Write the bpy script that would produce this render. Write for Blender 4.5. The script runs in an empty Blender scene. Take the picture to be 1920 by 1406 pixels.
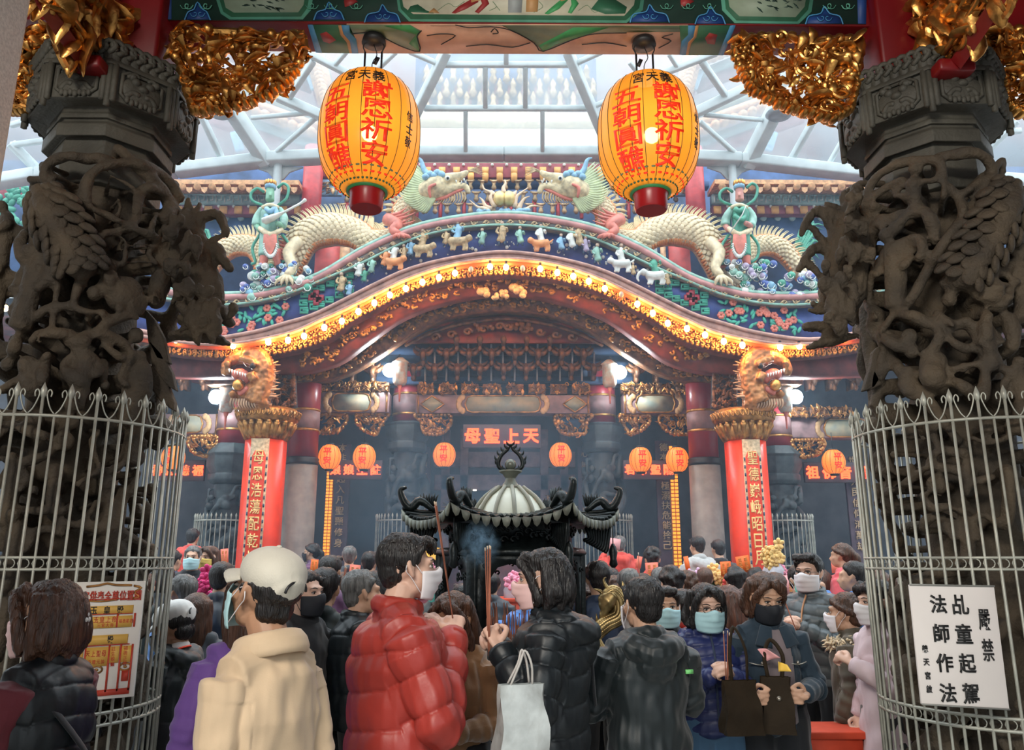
import bpy, math, random
import numpy as np
from mathutils import Vector, Matrix, noise
from mathutils.geometry import tessellate_polygon
PI = math.pi
rnd = random.Random(11)
SC = bpy.context.scene
COL = SC.collection
# ---------------------------------------------------------------- camera
F, CX, CY = 1480.0, 960.0, 703.0
PITCH = math.atan(352 / F)
YAW = -0.0128
CAM = np.array((0.0, 0.0, 1.65))
def V(*a): return np.array(a, float)
def ray(px, py):
    x, y, z = (px - CX) / F, 1.0, (CY - py) / F
    c, s = math.cos(PITCH), math.sin(PITCH)
    y, z = y * c - z * s, y * s + z * c
    c, s = math.cos(YAW), math.sin(YAW)
    return np.array((x * c - y * s, x * s + y * c, z))
def P(px, py, Y):            # the point of the photograph's pixel that lies at distance Y
    d = ray(px, py)
    return CAM + d * (Y / d[1])
def PZ(px, py, z):           # ... at height z
    d = ray(px, py)
    return CAM + d * ((z - CAM[2]) / d[2])
def PC(px, py, ax, ay, r):   # ... on an upright cylinder
    d = ray(px, py)
    a = d[0] ** 2 + d[1] ** 2
    b = -(d[0] * ax + d[1] * ay)
    c = ax * ax + ay * ay - r * r
    disc = b * b - a * c
    t = (-b - math.sqrt(max(disc, 0))) / a
    return CAM + d * t
cam = bpy.data.objects.new('camera', bpy.data.cameras.new('camera'))
COL.objects.link(cam)
cam.location = CAM
cam.rotation_euler = (PI / 2 + PITCH, 0, YAW)
cam.data.sensor_width = 36
cam.data.lens = 36 * F / 1920
cam.data.clip_end = 200
SC.camera = cam
# ---------------------------------------------------------------- materials
MATS = {}
def mat(name, col, rough=.6, metal=0.0, var=.12, scale=6.0, bump=0.0, bscale=40.0, emit=None, estr=0.0, spec=.5, trans=0.0, col2=None, sheen=0.0, coat=0.0, stretch=None):
    if name in MATS: return MATS[name]
    m = bpy.data.materials.new(name); m.use_nodes = True
    nt = m.node_tree; b = nt.nodes['Principled BSDF']; L = nt.links
    b.inputs['Roughness'].default_value = rough
    b.inputs['Metallic'].default_value = metal
    b.inputs['Specular IOR Level'].default_value = spec
    b.inputs['Sheen Weight'].default_value = sheen
    b.inputs['Coat Weight'].default_value = coat
    c = (*col, 1)
    b.inputs['Base Color'].default_value = c
    if emit:
        b.inputs['Emission Color'].default_value = (*emit, 1)
        b.inputs['Emission Strength'].default_value = estr
    if var or bump:
        tc = nt.nodes.new('ShaderNodeTexCoord')
        src = tc.outputs['Object']
        if stretch:
            mp = nt.nodes.new('ShaderNodeMapping'); mp.inputs['Scale'].default_value = stretch
            L.new(src, mp.inputs['Vector']); src = mp.outputs['Vector']
    if var:
        n = nt.nodes.new('ShaderNodeTexNoise'); n.inputs['Scale'].default_value = scale; n.inputs['Detail'].default_value = 5
        L.new(src, n.inputs['Vector'])
        r = nt.nodes.new('ShaderNodeValToRGB')
        lo = col2 if col2 else tuple(max(0, x * (1 - var * 2)) for x in col)
        hi = col if col2 else tuple(min(1, x * (1 + var * 1.4)) for x in col)
        r.color_ramp.elements[0].position = .33; r.color_ramp.elements[1].position = .67
        r.color_ramp.elements[0].color = (*lo, 1); r.color_ramp.elements[1].color = (*hi, 1)
        L.new(n.outputs['Fac'], r.inputs['Fac']); L.new(r.outputs['Color'], b.inputs['Base Color'])
    if bump:
        n2 = nt.nodes.new('ShaderNodeTexNoise'); n2.inputs['Scale'].default_value = bscale; n2.inputs['Detail'].default_value = 4
        L.new(src, n2.inputs['Vector'])
        bp = nt.nodes.new('ShaderNodeBump'); bp.inputs['Strength'].default_value = bump; bp.inputs['Distance'].default_value = .02
        L.new(n2.outputs['Fac'], bp.inputs['Height']); L.new(bp.outputs['Normal'], b.inputs['Normal'])
    MATS[name] = m
    return m
def glow(name, col, s):
    if name in MATS: return MATS[name]
    m = bpy.data.materials.new(name); m.use_nodes = True
    nt = m.node_tree; nt.nodes.clear()
    e = nt.nodes.new('ShaderNodeEmission'); e.inputs[0].default_value = (*col, 1); e.inputs[1].default_value = s
    o = nt.nodes.new('ShaderNodeOutputMaterial'); nt.links.new(e.outputs[0], o.inputs[0])
    MATS[name] = m
    return m
# ---------------------------------------------------------------- objects
def tag(o, label=None, cat=None, group=None, kind=None):
    for k, v in (('label', label), ('category', cat), ('group', group), ('kind', kind)):
        if v: o[k] = v
    return o
def empty(name, loc=(0, 0, 0), label=None, cat=None, group=None, kind=None, rz=0.0, parent=None):
    o = bpy.data.objects.new(name, None); COL.objects.link(o)
    o.empty_display_size = .1
    o.location = loc; o.rotation_euler[2] = rz
    if parent: o.parent = parent
    return tag(o, label, cat, group, kind)
def copy_tree(o, parent=None):
    c = o.copy(); COL.objects.link(c)
    if parent: c.parent = parent
    for ch in list(o.children): copy_tree(ch, c)
    return c
def frames(pts):
    """tangent / side / up triads carried along a polyline"""
    pts = np.asarray(pts, float); n = len(pts)
    t = np.gradient(pts, axis=0)
    t /= np.maximum(np.linalg.norm(t, axis=1), 1e-9)[:, None]
    ref = V(0, 0, 1) if abs(t[0][2]) < .9 else V(0, 1, 0)
    a = np.cross(t[0], ref); a /= np.linalg.norm(a)
    A = []
    for i in range(n):
        a = a - t[i] * np.dot(a, t[i]); l = np.linalg.norm(a)
        a = a / l if l > 1e-6 else A[-1]
        A.append(a)
    A = np.array(A); B = np.cross(t, A)
    return t, A, B
def smooth_path(pts, k=4):
    """Catmull-Rom resampling"""
    p = np.asarray(pts, float)
    if len(p) < 3 or k < 2: return p
    q = np.vstack([2 * p[0] - p[1], p, 2 * p[-1] - p[-2]])
    out = []
    for i in range(1, len(q) - 2):
        for j in range(k):
            u = j / k
            out.append(.5 * ((2 * q[i]) + (-q[i - 1] + q[i + 1]) * u + (2 * q[i - 1] - 5 * q[i] + 4 * q[i + 1] - q[i + 2]) * u * u + (-q[i - 1] + 3 * q[i] - 3 * q[i + 1] + q[i + 2]) * u ** 3))
    out.append(q[-2])
    return np.array(out)
def rotz(a):
    c, s = math.cos(a), math.sin(a)
    return np.array(((c, -s, 0), (s, c, 0), (0, 0, 1)))
def rotx(a):
    c, s = math.cos(a), math.sin(a)
    return np.array(((1, 0, 0), (0, c, -s), (0, s, c)))
def roty(a):
    c, s = math.cos(a), math.sin(a)
    return np.array(((c, 0, s), (0, 1, 0), (-s, 0, c)))
class MB:
    """collects shapes and links them as ONE mesh object"""
    def __init__(s): s.v = []; s.f = []; s.n = 0; s.m = 0
    def add(s, v, faces):
        v = np.asarray(v, float).reshape(-1, 3)
        b = s.n; s.v.append(v); s.n += len(v)
        if isinstance(faces, np.ndarray): s.f.append((faces + b, s.m))
        else:
            by = {}
            for f in faces: by.setdefault(len(f), []).append(f)
            for k in by: s.f.append((np.array(by[k], int) + b, s.m))
        return s
    def box(s, c, d, R=None):
        x, y, z = (k / 2 for k in d)
        v = np.array([(i, j, k) for i in (-x, x) for j in (-y, y) for k in (-z, z)])
        if R is not None: v = v @ np.asarray(R).T
        return s.add(v + np.asarray(c), [(0, 1, 3, 2), (4, 6, 7, 5), (0, 4, 5, 1), (2, 3, 7, 6), (0, 2, 6, 4), (1, 5, 7, 3)])
    def bar(s, a, b, w, h=None, up=None):
        """rectangular bar from a to b"""
        a, b = np.asarray(a, float), np.asarray(b, float); h = h or w
        t = b - a; L = np.linalg.norm(t); t = t / L
        u = np.asarray(up, float) if up is not None else (V(0, 0, 1) if abs(t[2]) < .95 else V(0, 1, 0))
        x = np.cross(t, u); x /= np.linalg.norm(x); z = np.cross(x, t)
        return s.box((a + b) / 2, (w, L, h), np.stack([x, t, z], 1))
    def tube(s, pts, r, n=8, k=1, flat=1.0, cap=True, twist=0.0):
        pts = np.asarray(pts, float)
        m0 = len(pts)
        p = smooth_path(pts, k)
        r = np.full(m0, r, float) if np.isscalar(r) else np.asarray(r, float)
        if len(p) != len(r): r = np.interp(np.linspace(0, len(r) - 1, len(p)), np.arange(len(r)), r)
        t, A, B = frames(p)
        a = np.linspace(0, 2 * PI, n, endpoint=False)
        ring = np.cos(a)[None, :, None] * A[:, None, :] + np.sin(a)[None, :, None] * B[:, None, :] * flat
        v = p[:, None, :] + ring * r[:, None, None]
        m = len(p)
        i, j = np.meshgrid(np.arange(m - 1), np.arange(n), indexing='ij')
        j2 = (j + 1) % n
        f = np.stack([i * n + j, i * n + j2, (i + 1) * n + j2, (i + 1) * n + j], -1).reshape(-1, 4)
        s.add(v.reshape(-1, 3), f)
        if cap:
            b = s.n - m * n
            c0 = p[0] - t[0] * r[0] * .45; c1 = p[-1] + t[-1] * r[-1] * .45
            s.v.append(np.array([c0, c1])); q = s.n; s.n += 2
            jj = np.arange(n); k2 = (jj + 1) % n
            s.f.append((np.stack([b + k2, b + jj, np.full(n, q)], 1), s.m))
            e = b + (m - 1) * n
            s.f.append((np.stack([e + jj, e + k2, np.full(n, q + 1)], 1), s.m))
        return s
    def ell(s, c, r, R=None, nu=12, nv=8):
        r = (r, r, r) if np.isscalar(r) else r
        u = np.linspace(0, 2 * PI, nu, endpoint=False); w = np.linspace(0, PI, nv + 1)[1:-1]
        v = np.stack([np.outer(np.sin(w), np.cos(u)), np.outer(np.sin(w), np.sin(u)), np.outer(np.cos(w), np.ones(nu))], -1).reshape(-1, 3)
        v = np.vstack([v, (0, 0, 1), (0, 0, -1)]) * np.asarray(r)
        if R is not None: v = v @ np.asarray(R).T
        m = nv - 1
        i, j = np.meshgrid(np.arange(m - 1), np.arange(nu), indexing='ij'); j2 = (j + 1) % nu
        f = np.stack([i * nu + j, (i + 1) * nu + j, (i + 1) * nu + j2, i * nu + j2], -1).reshape(-1, 4)
        b = s.n; s.add(v + np.asarray(c), f)
        jj = np.arange(nu); k2 = (jj + 1) % nu; e = b + (m - 1) * nu
        s.f.append((np.stack([b + jj, b + k2, np.full(nu, b + m * nu)], 1), s.m))
        s.f.append((np.stack([e + k2, e + jj, np.full(nu, b + m * nu + 1)], 1), s.m))
        return s
    def lathe(s, prof, c=(0, 0, 0), n=24, a0=0.0, closed=True, R=None, sx=1.0, sy=1.0):
        """prof: (radius, z) rows from bottom to top; n = 8 gives octagons"""
        prof = np.asarray(prof, float); m = len(prof)
        a = a0 + np.linspace(0, 2 * PI, n, endpoint=False)
        v = np.stack([prof[:, :1] * np.cos(a) * sx, prof[:, :1] * np.sin(a) * sy, np.repeat(prof[:, 1:2], n, 1)], -1).reshape(-1, 3)
        if R is not None: v = v @ np.asarray(R).T
        i, j = np.meshgrid(np.arange(m - 1), np.arange(n), indexing='ij'); j2 = (j + 1) % n
        f = np.stack([i * n + j, i * n + j2, (i + 1) * n + j2, (i + 1) * n + j], -1).reshape(-1, 4)
        b = s.n; s.add(v + np.asarray(c), f)
        if closed:
            if prof[0, 0] > 1e-5: s.f.append((np.arange(b, b + n)[::-1][None, :], s.m))
            if prof[-1, 0] > 1e-5: s.f.append((np.arange(b + (m - 1) * n, b + m * n)[None, :], s.m))
        return s
    def poly(s, pts, nrm, th):
        """flat outline (3D points in one plane) made th thick along nrm"""
        p = np.asarray(pts, float); nrm = np.asarray(nrm, float); k = len(p)
        q = p + nrm * th
        tri = tessellate_polygon([[Vector(a) for a in p]])
        if not tri: return s
        f = []
        for a, b, c in tri:
            g = np.dot(np.cross(p[b] - p[a], p[c] - p[a]), nrm)
            if g < 0: b, c = c, b
            f.append((a + k, b + k, c + k)); f.append((a, c, b))
        area = 0
        x = np.cross(p - p[0], np.roll(p, -1, 0) - p[0]).sum(0)
        o = 1 if np.dot(x, nrm) > 0 else -1
        for i in range(k):
            j = (i + 1) % k
            f.append((i, j, j + k, i + k) if o > 0 else (j, i, i + k, j + k))
        return s.add(np.vstack([p, q]), f)
    def sheet(s, g):
        """grid of points (m, n, 3)"""
        g = np.asarray(g, float); m, n = g.shape[:2]
        i, j = np.meshgrid(np.arange(m - 1), np.arange(n - 1), indexing='ij')
        return s.add(g.reshape(-1, 3), np.stack([i * n + j, i * n + j + 1, (i + 1) * n + j + 1, (i + 1) * n + j], -1).reshape(-1, 4))
    def verts(s): return np.vstack(s.v) if s.v else np.zeros((0, 3))
    def mesh(s, name):
        me = bpy.data.meshes.new(name)
        v = s.verts()
        lt = []; ls = []; mi = []
        for f, m in s.f:
            if not len(f): continue
            lt.append(np.full(len(f), f.shape[1])); ls.append(f.reshape(-1)); mi.append(np.full(len(f), m))
        lt = np.concatenate(lt); ls = np.concatenate(ls); mi = np.concatenate(mi)
        me.vertices.add(len(v)); me.vertices.foreach_set('co', v.reshape(-1).astype(np.float32))
        me.loops.add(len(ls)); me.loops.foreach_set('vertex_index', ls.astype(np.int32))
        me.polygons.add(len(lt)); me.polygons.foreach_set('loop_start', (np.cumsum(lt) - lt).astype(np.int32))
        me.polygons.foreach_set('material_index', mi.astype(np.int32))
        me.update(calc_edges=True)
        return me
    def pieces(s):
        """the separate lumps of this collection, each as a collection of its own"""
        v = s.verts(); lab = np.arange(len(v)); fs = [(f, m) for f, m in s.f if len(f)]
        while True:
            old = lab.copy()
            for f, m in fs: np.minimum.at(lab, f.ravel(), np.repeat(lab[f].min(1), f.shape[1]))
            lab = lab[lab]
            if (lab == old).all(): break
        out = []
        for k in np.unique(lab):
            idx = np.where(lab == k)[0]; mp = np.full(len(v), -1); mp[idx] = np.arange(len(idx)); p = MB(); p.v = [v[idx]]; p.n = len(idx)
            p.f = [(mp[f[lab[f[:, 0]] == k]], m) for f, m in fs]; out.append(p)
        return out
    def build(s, name, mats, parent=None, smooth=False, loc=None, bevel=0.0, split=False, **kw):
        if split: return [p.build(name, mats, parent, smooth, loc, bevel, **kw) for p in s.pieces()][0]
        me = s.mesh(name)
        o = bpy.data.objects.new(name, me); COL.objects.link(o)
        finish(o, mats, parent, smooth, loc)
        if bevel:
            b = o.modifiers.new('b', 'BEVEL'); b.width = bevel; b.segments = 2; b.limit_method = 'ANGLE'
        return tag(o, **kw)
def wloc(o):
    l = np.array(o.location); p = o.parent
    return l if p is None else l + wloc(p)
def finish(o, mats, parent=None, smooth=False, loc=None):
    me = o.data
    for m in (mats if isinstance(mats, (list, tuple)) else [mats]): me.materials.append(m)
    if smooth is True: me.shade_smooth()
    elif smooth: me.shade_smooth(); me.set_sharp_from_angle(angle=math.radians(smooth))
    if parent is not None:       # vertices are written in world space unless the parent is turned
        o.parent = parent
        if loc is None: o.location = -wloc(parent)
        else: o.location = loc
    elif loc is not None: o.location = loc
    return o
def at(o, origin):
    """move an unparented mesh's origin to a point of the world, geometry staying put"""
    o.data.transform(Matrix.Translation(-Vector(origin))); o.location = origin
    return o
class Clay(MB):
    """closed lumps fused into one skin"""
    def fuse(s, voxel=.01, smooth=3, name='c'):
        me = s.mesh('tmp'); o = bpy.data.objects.new('tmp', me); COL.objects.link(o)
        m = o.modifiers.new('r', 'REMESH'); m.mode = 'VOXEL'; m.voxel_size = voxel
        if smooth:
            q = o.modifiers.new('s', 'SMOOTH'); q.factor = .5; q.iterations = smooth
        dg = bpy.context.evaluated_depsgraph_get()
        out = bpy.data.meshes.new_from_object(o.evaluated_get(dg))
        bpy.data.objects.remove(o); bpy.data.meshes.remove(me)
        out.name = name
        return out
    def cast(s, name, mats, parent=None, voxel=.01, smooth=3, disp=None, loc=None, **kw):
        me = s.fuse(voxel, smooth, name)
        if disp: displace(me, disp)
        o = bpy.data.objects.new(name, me); COL.objects.link(o)
        finish(o, mats, parent, True, loc)
        return tag(o, **kw)
def coords(me):
    a = np.empty(len(me.vertices) * 3, np.float32); me.vertices.foreach_get('co', a)
    return a.reshape(-1, 3).astype(float)
def normals(me):
    a = np.empty(len(me.vertices) * 3, np.float32); me.vertex_normals.foreach_get('vector', a)
    return a.reshape(-1, 3).astype(float)
def displace(me, fn):
    c = coords(me); n = normals(me)
    h = fn(c, n)
    c = c + (n * h[:, None] if h.ndim == 1 else h)
    me.vertices.foreach_set('co', c.reshape(-1).astype(np.float32)); me.update()
# ---------------------------------------------------------------- writing
def text_mesh(s, bold=0.0, th=0.004):
    """flat writing as a mesh in the XY plane: list of (verts, faces), centred, one em high"""
    cu = bpy.data.curves.new('t', 'FONT'); cu.body = s; cu.size = 1.0; cu.align_x = 'CENTER'; cu.align_y = 'CENTER'
    cu.extrude = 0; cu.offset = bold; cu.resolution_u = 3
    o = bpy.data.objects.new('t', cu); COL.objects.link(o)
    dg = bpy.context.evaluated_depsgraph_get()
    me = bpy.data.meshes.new_from_object(o.evaluated_get(dg))
    bpy.data.objects.remove(o)
    v = coords(me) if len(me.vertices) else np.zeros((0, 3)); f = [tuple(p.vertices) for p in me.polygons]
    bpy.data.meshes.remove(me)
    if len(v):
        lo, hi = v.min(0), v.max(0); v = v - (lo + hi) / 2
    return v, f
GLY = {}
def glyph(ch, bold=.02):
    if (ch, bold) not in GLY: GLY[ch, bold] = text_mesh(ch, bold)
    return GLY[ch, bold]
def write(mb, s, origin, right, up, w, h=None, step=None, bold=.02, vertical=True, th=.004, warp=None):
    """puts characters one by one from origin (centre of the first one)"""
    right, up = np.asarray(right, float), np.asarray(up, float)
    nrm = np.cross(right, up); h = h or w; step = step or h * 1.1
    o = np.asarray(origin, float)
    for i, ch in enumerate(s):
        if ch != ' ':
            v, f = glyph(ch, bold)
            if len(v):
                ext = max(v[:, 0].max(), v[:, 1].max(), .3) * 2
                q = o + np.outer(v[:, 0] / ext * w, right) + np.outer(v[:, 1] / ext * h, up)
                k = len(q)
                fr = [tuple(a + k for a in g) for g in f]
                bk = [tuple(g[::-1]) for g in f]
                edge = {}
                for g in f:
                    for a, b in zip(g, g[1:] + g[:1]):
                        if (b, a) in edge: del edge[b, a]
                        else: edge[a, b] = 1
                sd = [(a, b, b + k, a + k) for a, b in edge]
                vv = np.vstack([q, q + nrm * th])
                if warp: vv = warp(vv)
                mb.add(vv, fr + bk + sd)
        o = o + (-up * step if vertical else right * step)
    return mb
def PX(px, py, X):
    d = ray(px, py); return CAM + d * ((X - CAM[0]) / d[0])
stone = mat('weathered_stone', (.098, .072, .045), .8, var=.25, scale=5, bump=.5, bscale=60, col2=(.042, .033, .024))
capstone = mat('grey_stone', (.075, .07, .055), .65, var=.2, scale=4, bump=.25, bscale=50)
gold = mat('gilded_wood', (.72, .36, .1), .33, .95, var=.25, scale=9, bump=.2, bscale=30)
golddull = mat('old_gilding', (.46, .22, .065), .42, .75, var=.3, scale=9)
red = mat('red_lacquer', (.17, .004, .006), .4, var=.1, scale=3)
steel = mat('painted_steel', (.42, .42, .36), .45, .3, var=.12, scale=12)
black = mat('black_paint', (.01, .01, .012), .5, var=0)
white = mat('white_board', (.82, .76, .72), .5, var=.03, scale=3)
granite = mat('speckled_granite', (.62, .58, .52), .5, var=.1, scale=160)
paint = {}
for k, c in dict(green=(.03, .13, .07), teal=(.1, .34, .24), pale=(.26, .33, .24), blue=(.012, .05, .2), sky=(.06, .26, .5), cream=(.52, .5, .38), pink=(.62, .36, .25), hill=(.16, .24, .14), ink=(.015, .015, .015),
                 rose=(.3, .03, .03), tan=(.45, .25, .1), orange=(.75, .36, .12), darkgreen=(.012, .04, .03), grey=(.3, .33, .33), leafgreen=(.05, .3, .1)).items():
    paint[k] = mat('paint_' + k, c, .55, var=.1, scale=7)
AXL = P(106, 1055, 4.0); AXR = P(1838, 1055, 4.0)
def axis_l1(x, y): return (x / 4.26, 270 + y / 4.26)
VIEWS = {'L1': lambda x, y: (x / 4.26, 270 + y / 4.26), 'L2': lambda x, y: (x / 4.26, 500 + y / 4.26), 'L5': lambda x, y: (x / 4.783, 740 + y / 4.783),
         'R1': lambda x, y: (1480 + x / 4.352, 270 + y / 4.352), 'R2': lambda x, y: (1480 + x / 4.352, 500 + y / 4.352), 'R6': lambda x, y: (1560 + x / 5.325, 740 + y / 5.325)}
SCL = dict(L1=4.26, L2=4.26, L5=4.783, R1=4.352, R2=4.352, R6=5.325)
# strokes of the carving: view | radius | points   (. = branch, s = swirl, e = lump)
LEFT = '''L1|45|690,480 690,330 750,230 860,170 1000,150 1150,170 1270,240 1380,330 1450,440
L1|40|350,190 450,120 560,100 680,120 800,110 900,130
L1|24|660,310 640,420 630,560 650,640 560,700
L1|36|340,160 350,260 370,350
L1|30|430,260 400,340
L1|38|1320,400 1200,350 1130,380 1100,480 1090,590 1040,650 950,700 830,720 770,790 740,900
L1|28|1040,650 940,610 860,570 780,540 720,500
L1|22|930,610 960,520 950,440
L1|22|880,250 980,300 1080,360
L1|60|1370,410 1360,520 1330,600
L1|40|1350,560 1330,650 1330,720
L1|32|1400,620 1420,740 1420,860
L1|25|1250,550 1220,640 1200,710
L1|35|1060,680 1180,720 1290,800 1320,950 1330,1120 1330,1180
L1|28|1000,760 1000,900 980,960
L1|18|1010,830 1120,800 1250,830
L1|16|1010,950 1130,940 1250,960
L1|45|200,700 160,800 170,920
L1|40|250,760 400,830 440,930
L1|48|330,1110 380,1060 440,1000
L1|60|165,1150 170,1250 150,1400
L1|70|880,950 870,1050
L1|35|740,1000 660,1080 620,1150 590,1250
L1|35|280,1380 400,1310 560,1300 680,1340 830,1340
L1|30|700,620 730,720 780,790
L2|28|460,160 440,300 425,420 410,510
L2|35|620,170 590,280
L2|40|240,600 320,540 430,530 560,540 600,620 640,700 640,800
L2|35|600,610 680,540 800,500
L2|48|800,480 900,430 1050,370 1150,280
L2|58|1020,640 900,570 760,530
L2|38|1060,680 1010,780 960,880
L2|34|830,620 960,720 1000,740
L2|62|1100,700 1140,850 1140,1000 1130,1100
L2|72|220,900 230,1000
L2|40|150,900 60,950 0,990
L2|36|370,700 350,800 340,900 330,980
L2|75|540,850 620,900 650,980
L2|38|830,760 830,880
L2|26|1000,860 1000,1000 990,1100
L2|40|650,960 620,1060 560,1140
L2|55|130,560 120,640 90,680
L5|36|0,560 150,610 300,580 430,530 500,470 560,330
L5|34|880,620 960,690 1060,650 1130,570
L5|30|880,330 830,420 850,560 900,650
L5|30|700,800 850,700 900,690
L5|60|950,860 960,1000 960,1150 930,1330
L5|62|480,800 480,930 470,1050
L5|38|880,960 800,1060 700,1180
L5|34|200,1020 350,1040 550,1050 640,1000
L5|40|1240,700 1200,820 1150,900
L5|46|1290,950 1340,1050 1300,1150
L5|30|1100,120 1220,200 1240,60
L5|48|100,250 250,330 420,380
L5|40|60,650 120,820 60,950
L5|44|240,1260 420,1200 560,1250
L5|40|1150,1250 1250,1330 1400,1380'''
LEFTE = '''L1|1400,330,52 165,1070,58 1000,1200,150 880,1130,95 1080,1270,110 760,1190,60 700,1390,40 1240,1240,90
L2|450,170,42 440,320,42 1090,550,72 220,790,82 1000,240,150 620,880,90 840,945,36 130,350,70 60,780,60 560,590,50
L5|490,690,74 950,790,76 1230,560,80 1180,470,70 580,420,80 300,240,90 150,1150,70 1350,850,60 640,250,60'''
LEFTS = 'L1|880,1070,70 1000,1150,55 1080,1280,70 1240,1240,75 1100,1390,50 960,1310,50 640,1060,45|L2|550,860,60 640,910,55 300,570,50 820,380,40|L5|1160,490,60 1320,440,60 300,850,60 1080,280,60'
RIGHT = '''R1|42|610,560 620,440 700,280 850,180 1000,140 1200,130
R1|34|620,560 680,440 800,350 920,280
R1|42|1200,110 1400,80 1550,80 1640,160 1660,270 1560,310 1450,380
R1|38|1230,140 1260,250 1260,420
R1|50|1300,340 1380,440 1420,560
R1|46|1660,260 1560,430 1440,590 1300,760 1200,900 1120,1050 1000,1250 900,1370
R1|72|1010,310 1020,460
R1|30|1090,300 1200,290 1230,200
R1|32|940,330 860,400 930,430
R1|48|1080,520 1150,600 1180,700 1190,790
R1|45|980,560 920,620 860,690 800,780
R1|32|690,490 680,570 620,640 610,760 620,880 650,980
R1|28|650,650 740,670 780,760
R1|40|900,800 800,880 720,980 670,1100 650,1290
R1|32|800,1020 850,1140 900,1260 890,1380
R1|40|920,800 1050,770 1090,860 1050,930
R1|40|1850,420 1880,600 1890,760
R1|80|1690,1150 1660,1280
R1|32|1760,1140 1820,1180 1800,1260
R1|20|1740,1030 1870,1040
R1|50|1500,1050 1480,1150 1520,1230
R1|40|1680,190 1740,130 1740,230
R2|55|640,310 700,380 690,480 720,580
R2|35|880,300 820,430 740,530
R2|45|880,390 1000,400 1120,460 1200,500 1220,580 1160,680 1100,710
R2|45|1200,380 1280,440 1360,480 1440,450 1500,520 1560,600
R2|38|1290,530 1340,620 1450,670 1560,660
R2|35|1580,780 1450,810 1320,840
R2|45|1600,820 1590,960 1600,1080
R2|45|1700,820 1820,870 1850,950
R2|50|1640,640 1600,700
R2|36|1030,880 1100,860 1160,830
R2|100|1150,800 1170,900 1220,960
R2|50|1300,920 1420,980 1500,1050
R2|70|950,860 960,950 1000,1040
R2|50|1610,380 1600,500 1620,600
R2|66|1790,400 1820,520 1840,640
R2|70|750,700 740,850 690,980
R2|60|730,1000 690,1150
R2|60|800,600 900,660
R6|45|1000,300 1020,430 1080,530 1200,570 1320,580
R6|45|1040,560 980,680 1050,720 1200,740 1330,800
R6|40|1330,560 1350,800 1340,1000
R6|34|680,900 760,860 850,800 950,720
R6|70|1750,750 1760,1000 1740,1300
R6|55|900,1350 950,1250 1080,1200
R6|40|420,900 460,1010 440,1100
R6|45|560,950 540,1060 600,1150
R6|40|900,1000 1000,1130 1150,1120 1300,1180
R6|36|1400,420 1550,480 1750,430
R6|40|1380,900 1500,850 1600,820
R6|50|1400,1250 1520,1200 1650,1300'''
RIGHTE = '''R1|1030,200,62 1030,540,80 1710,1040,62 1050,810,70 1320,1130,75 1310,1260,70 1450,1170,60
R2|1000,690,62 980,570,72 780,600,90 1640,760,92 980,930,62 1300,130,80 1310,270,70 1700,280,90 720,400,80 1180,800,110 1420,820,50
R6|620,600,50 780,730,50 1000,330,60 1050,900,100 540,970,60 780,380,80 1550,320,90 1800,330,80 480,740,60 1180,1320,90'''
RIGHTS = 'R1|1450,640,50|R2|760,570,60 690,390,50 1330,470,40|R6|600,960,50 900,420,60 1040,980,60'
def cfix(ax, view, x, y, r, lift=0.0):
    px, py = VIEWS[view](x, y)
    q = PC(px, py, ax[0], ax[1], .43 + lift)
    return q
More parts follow.
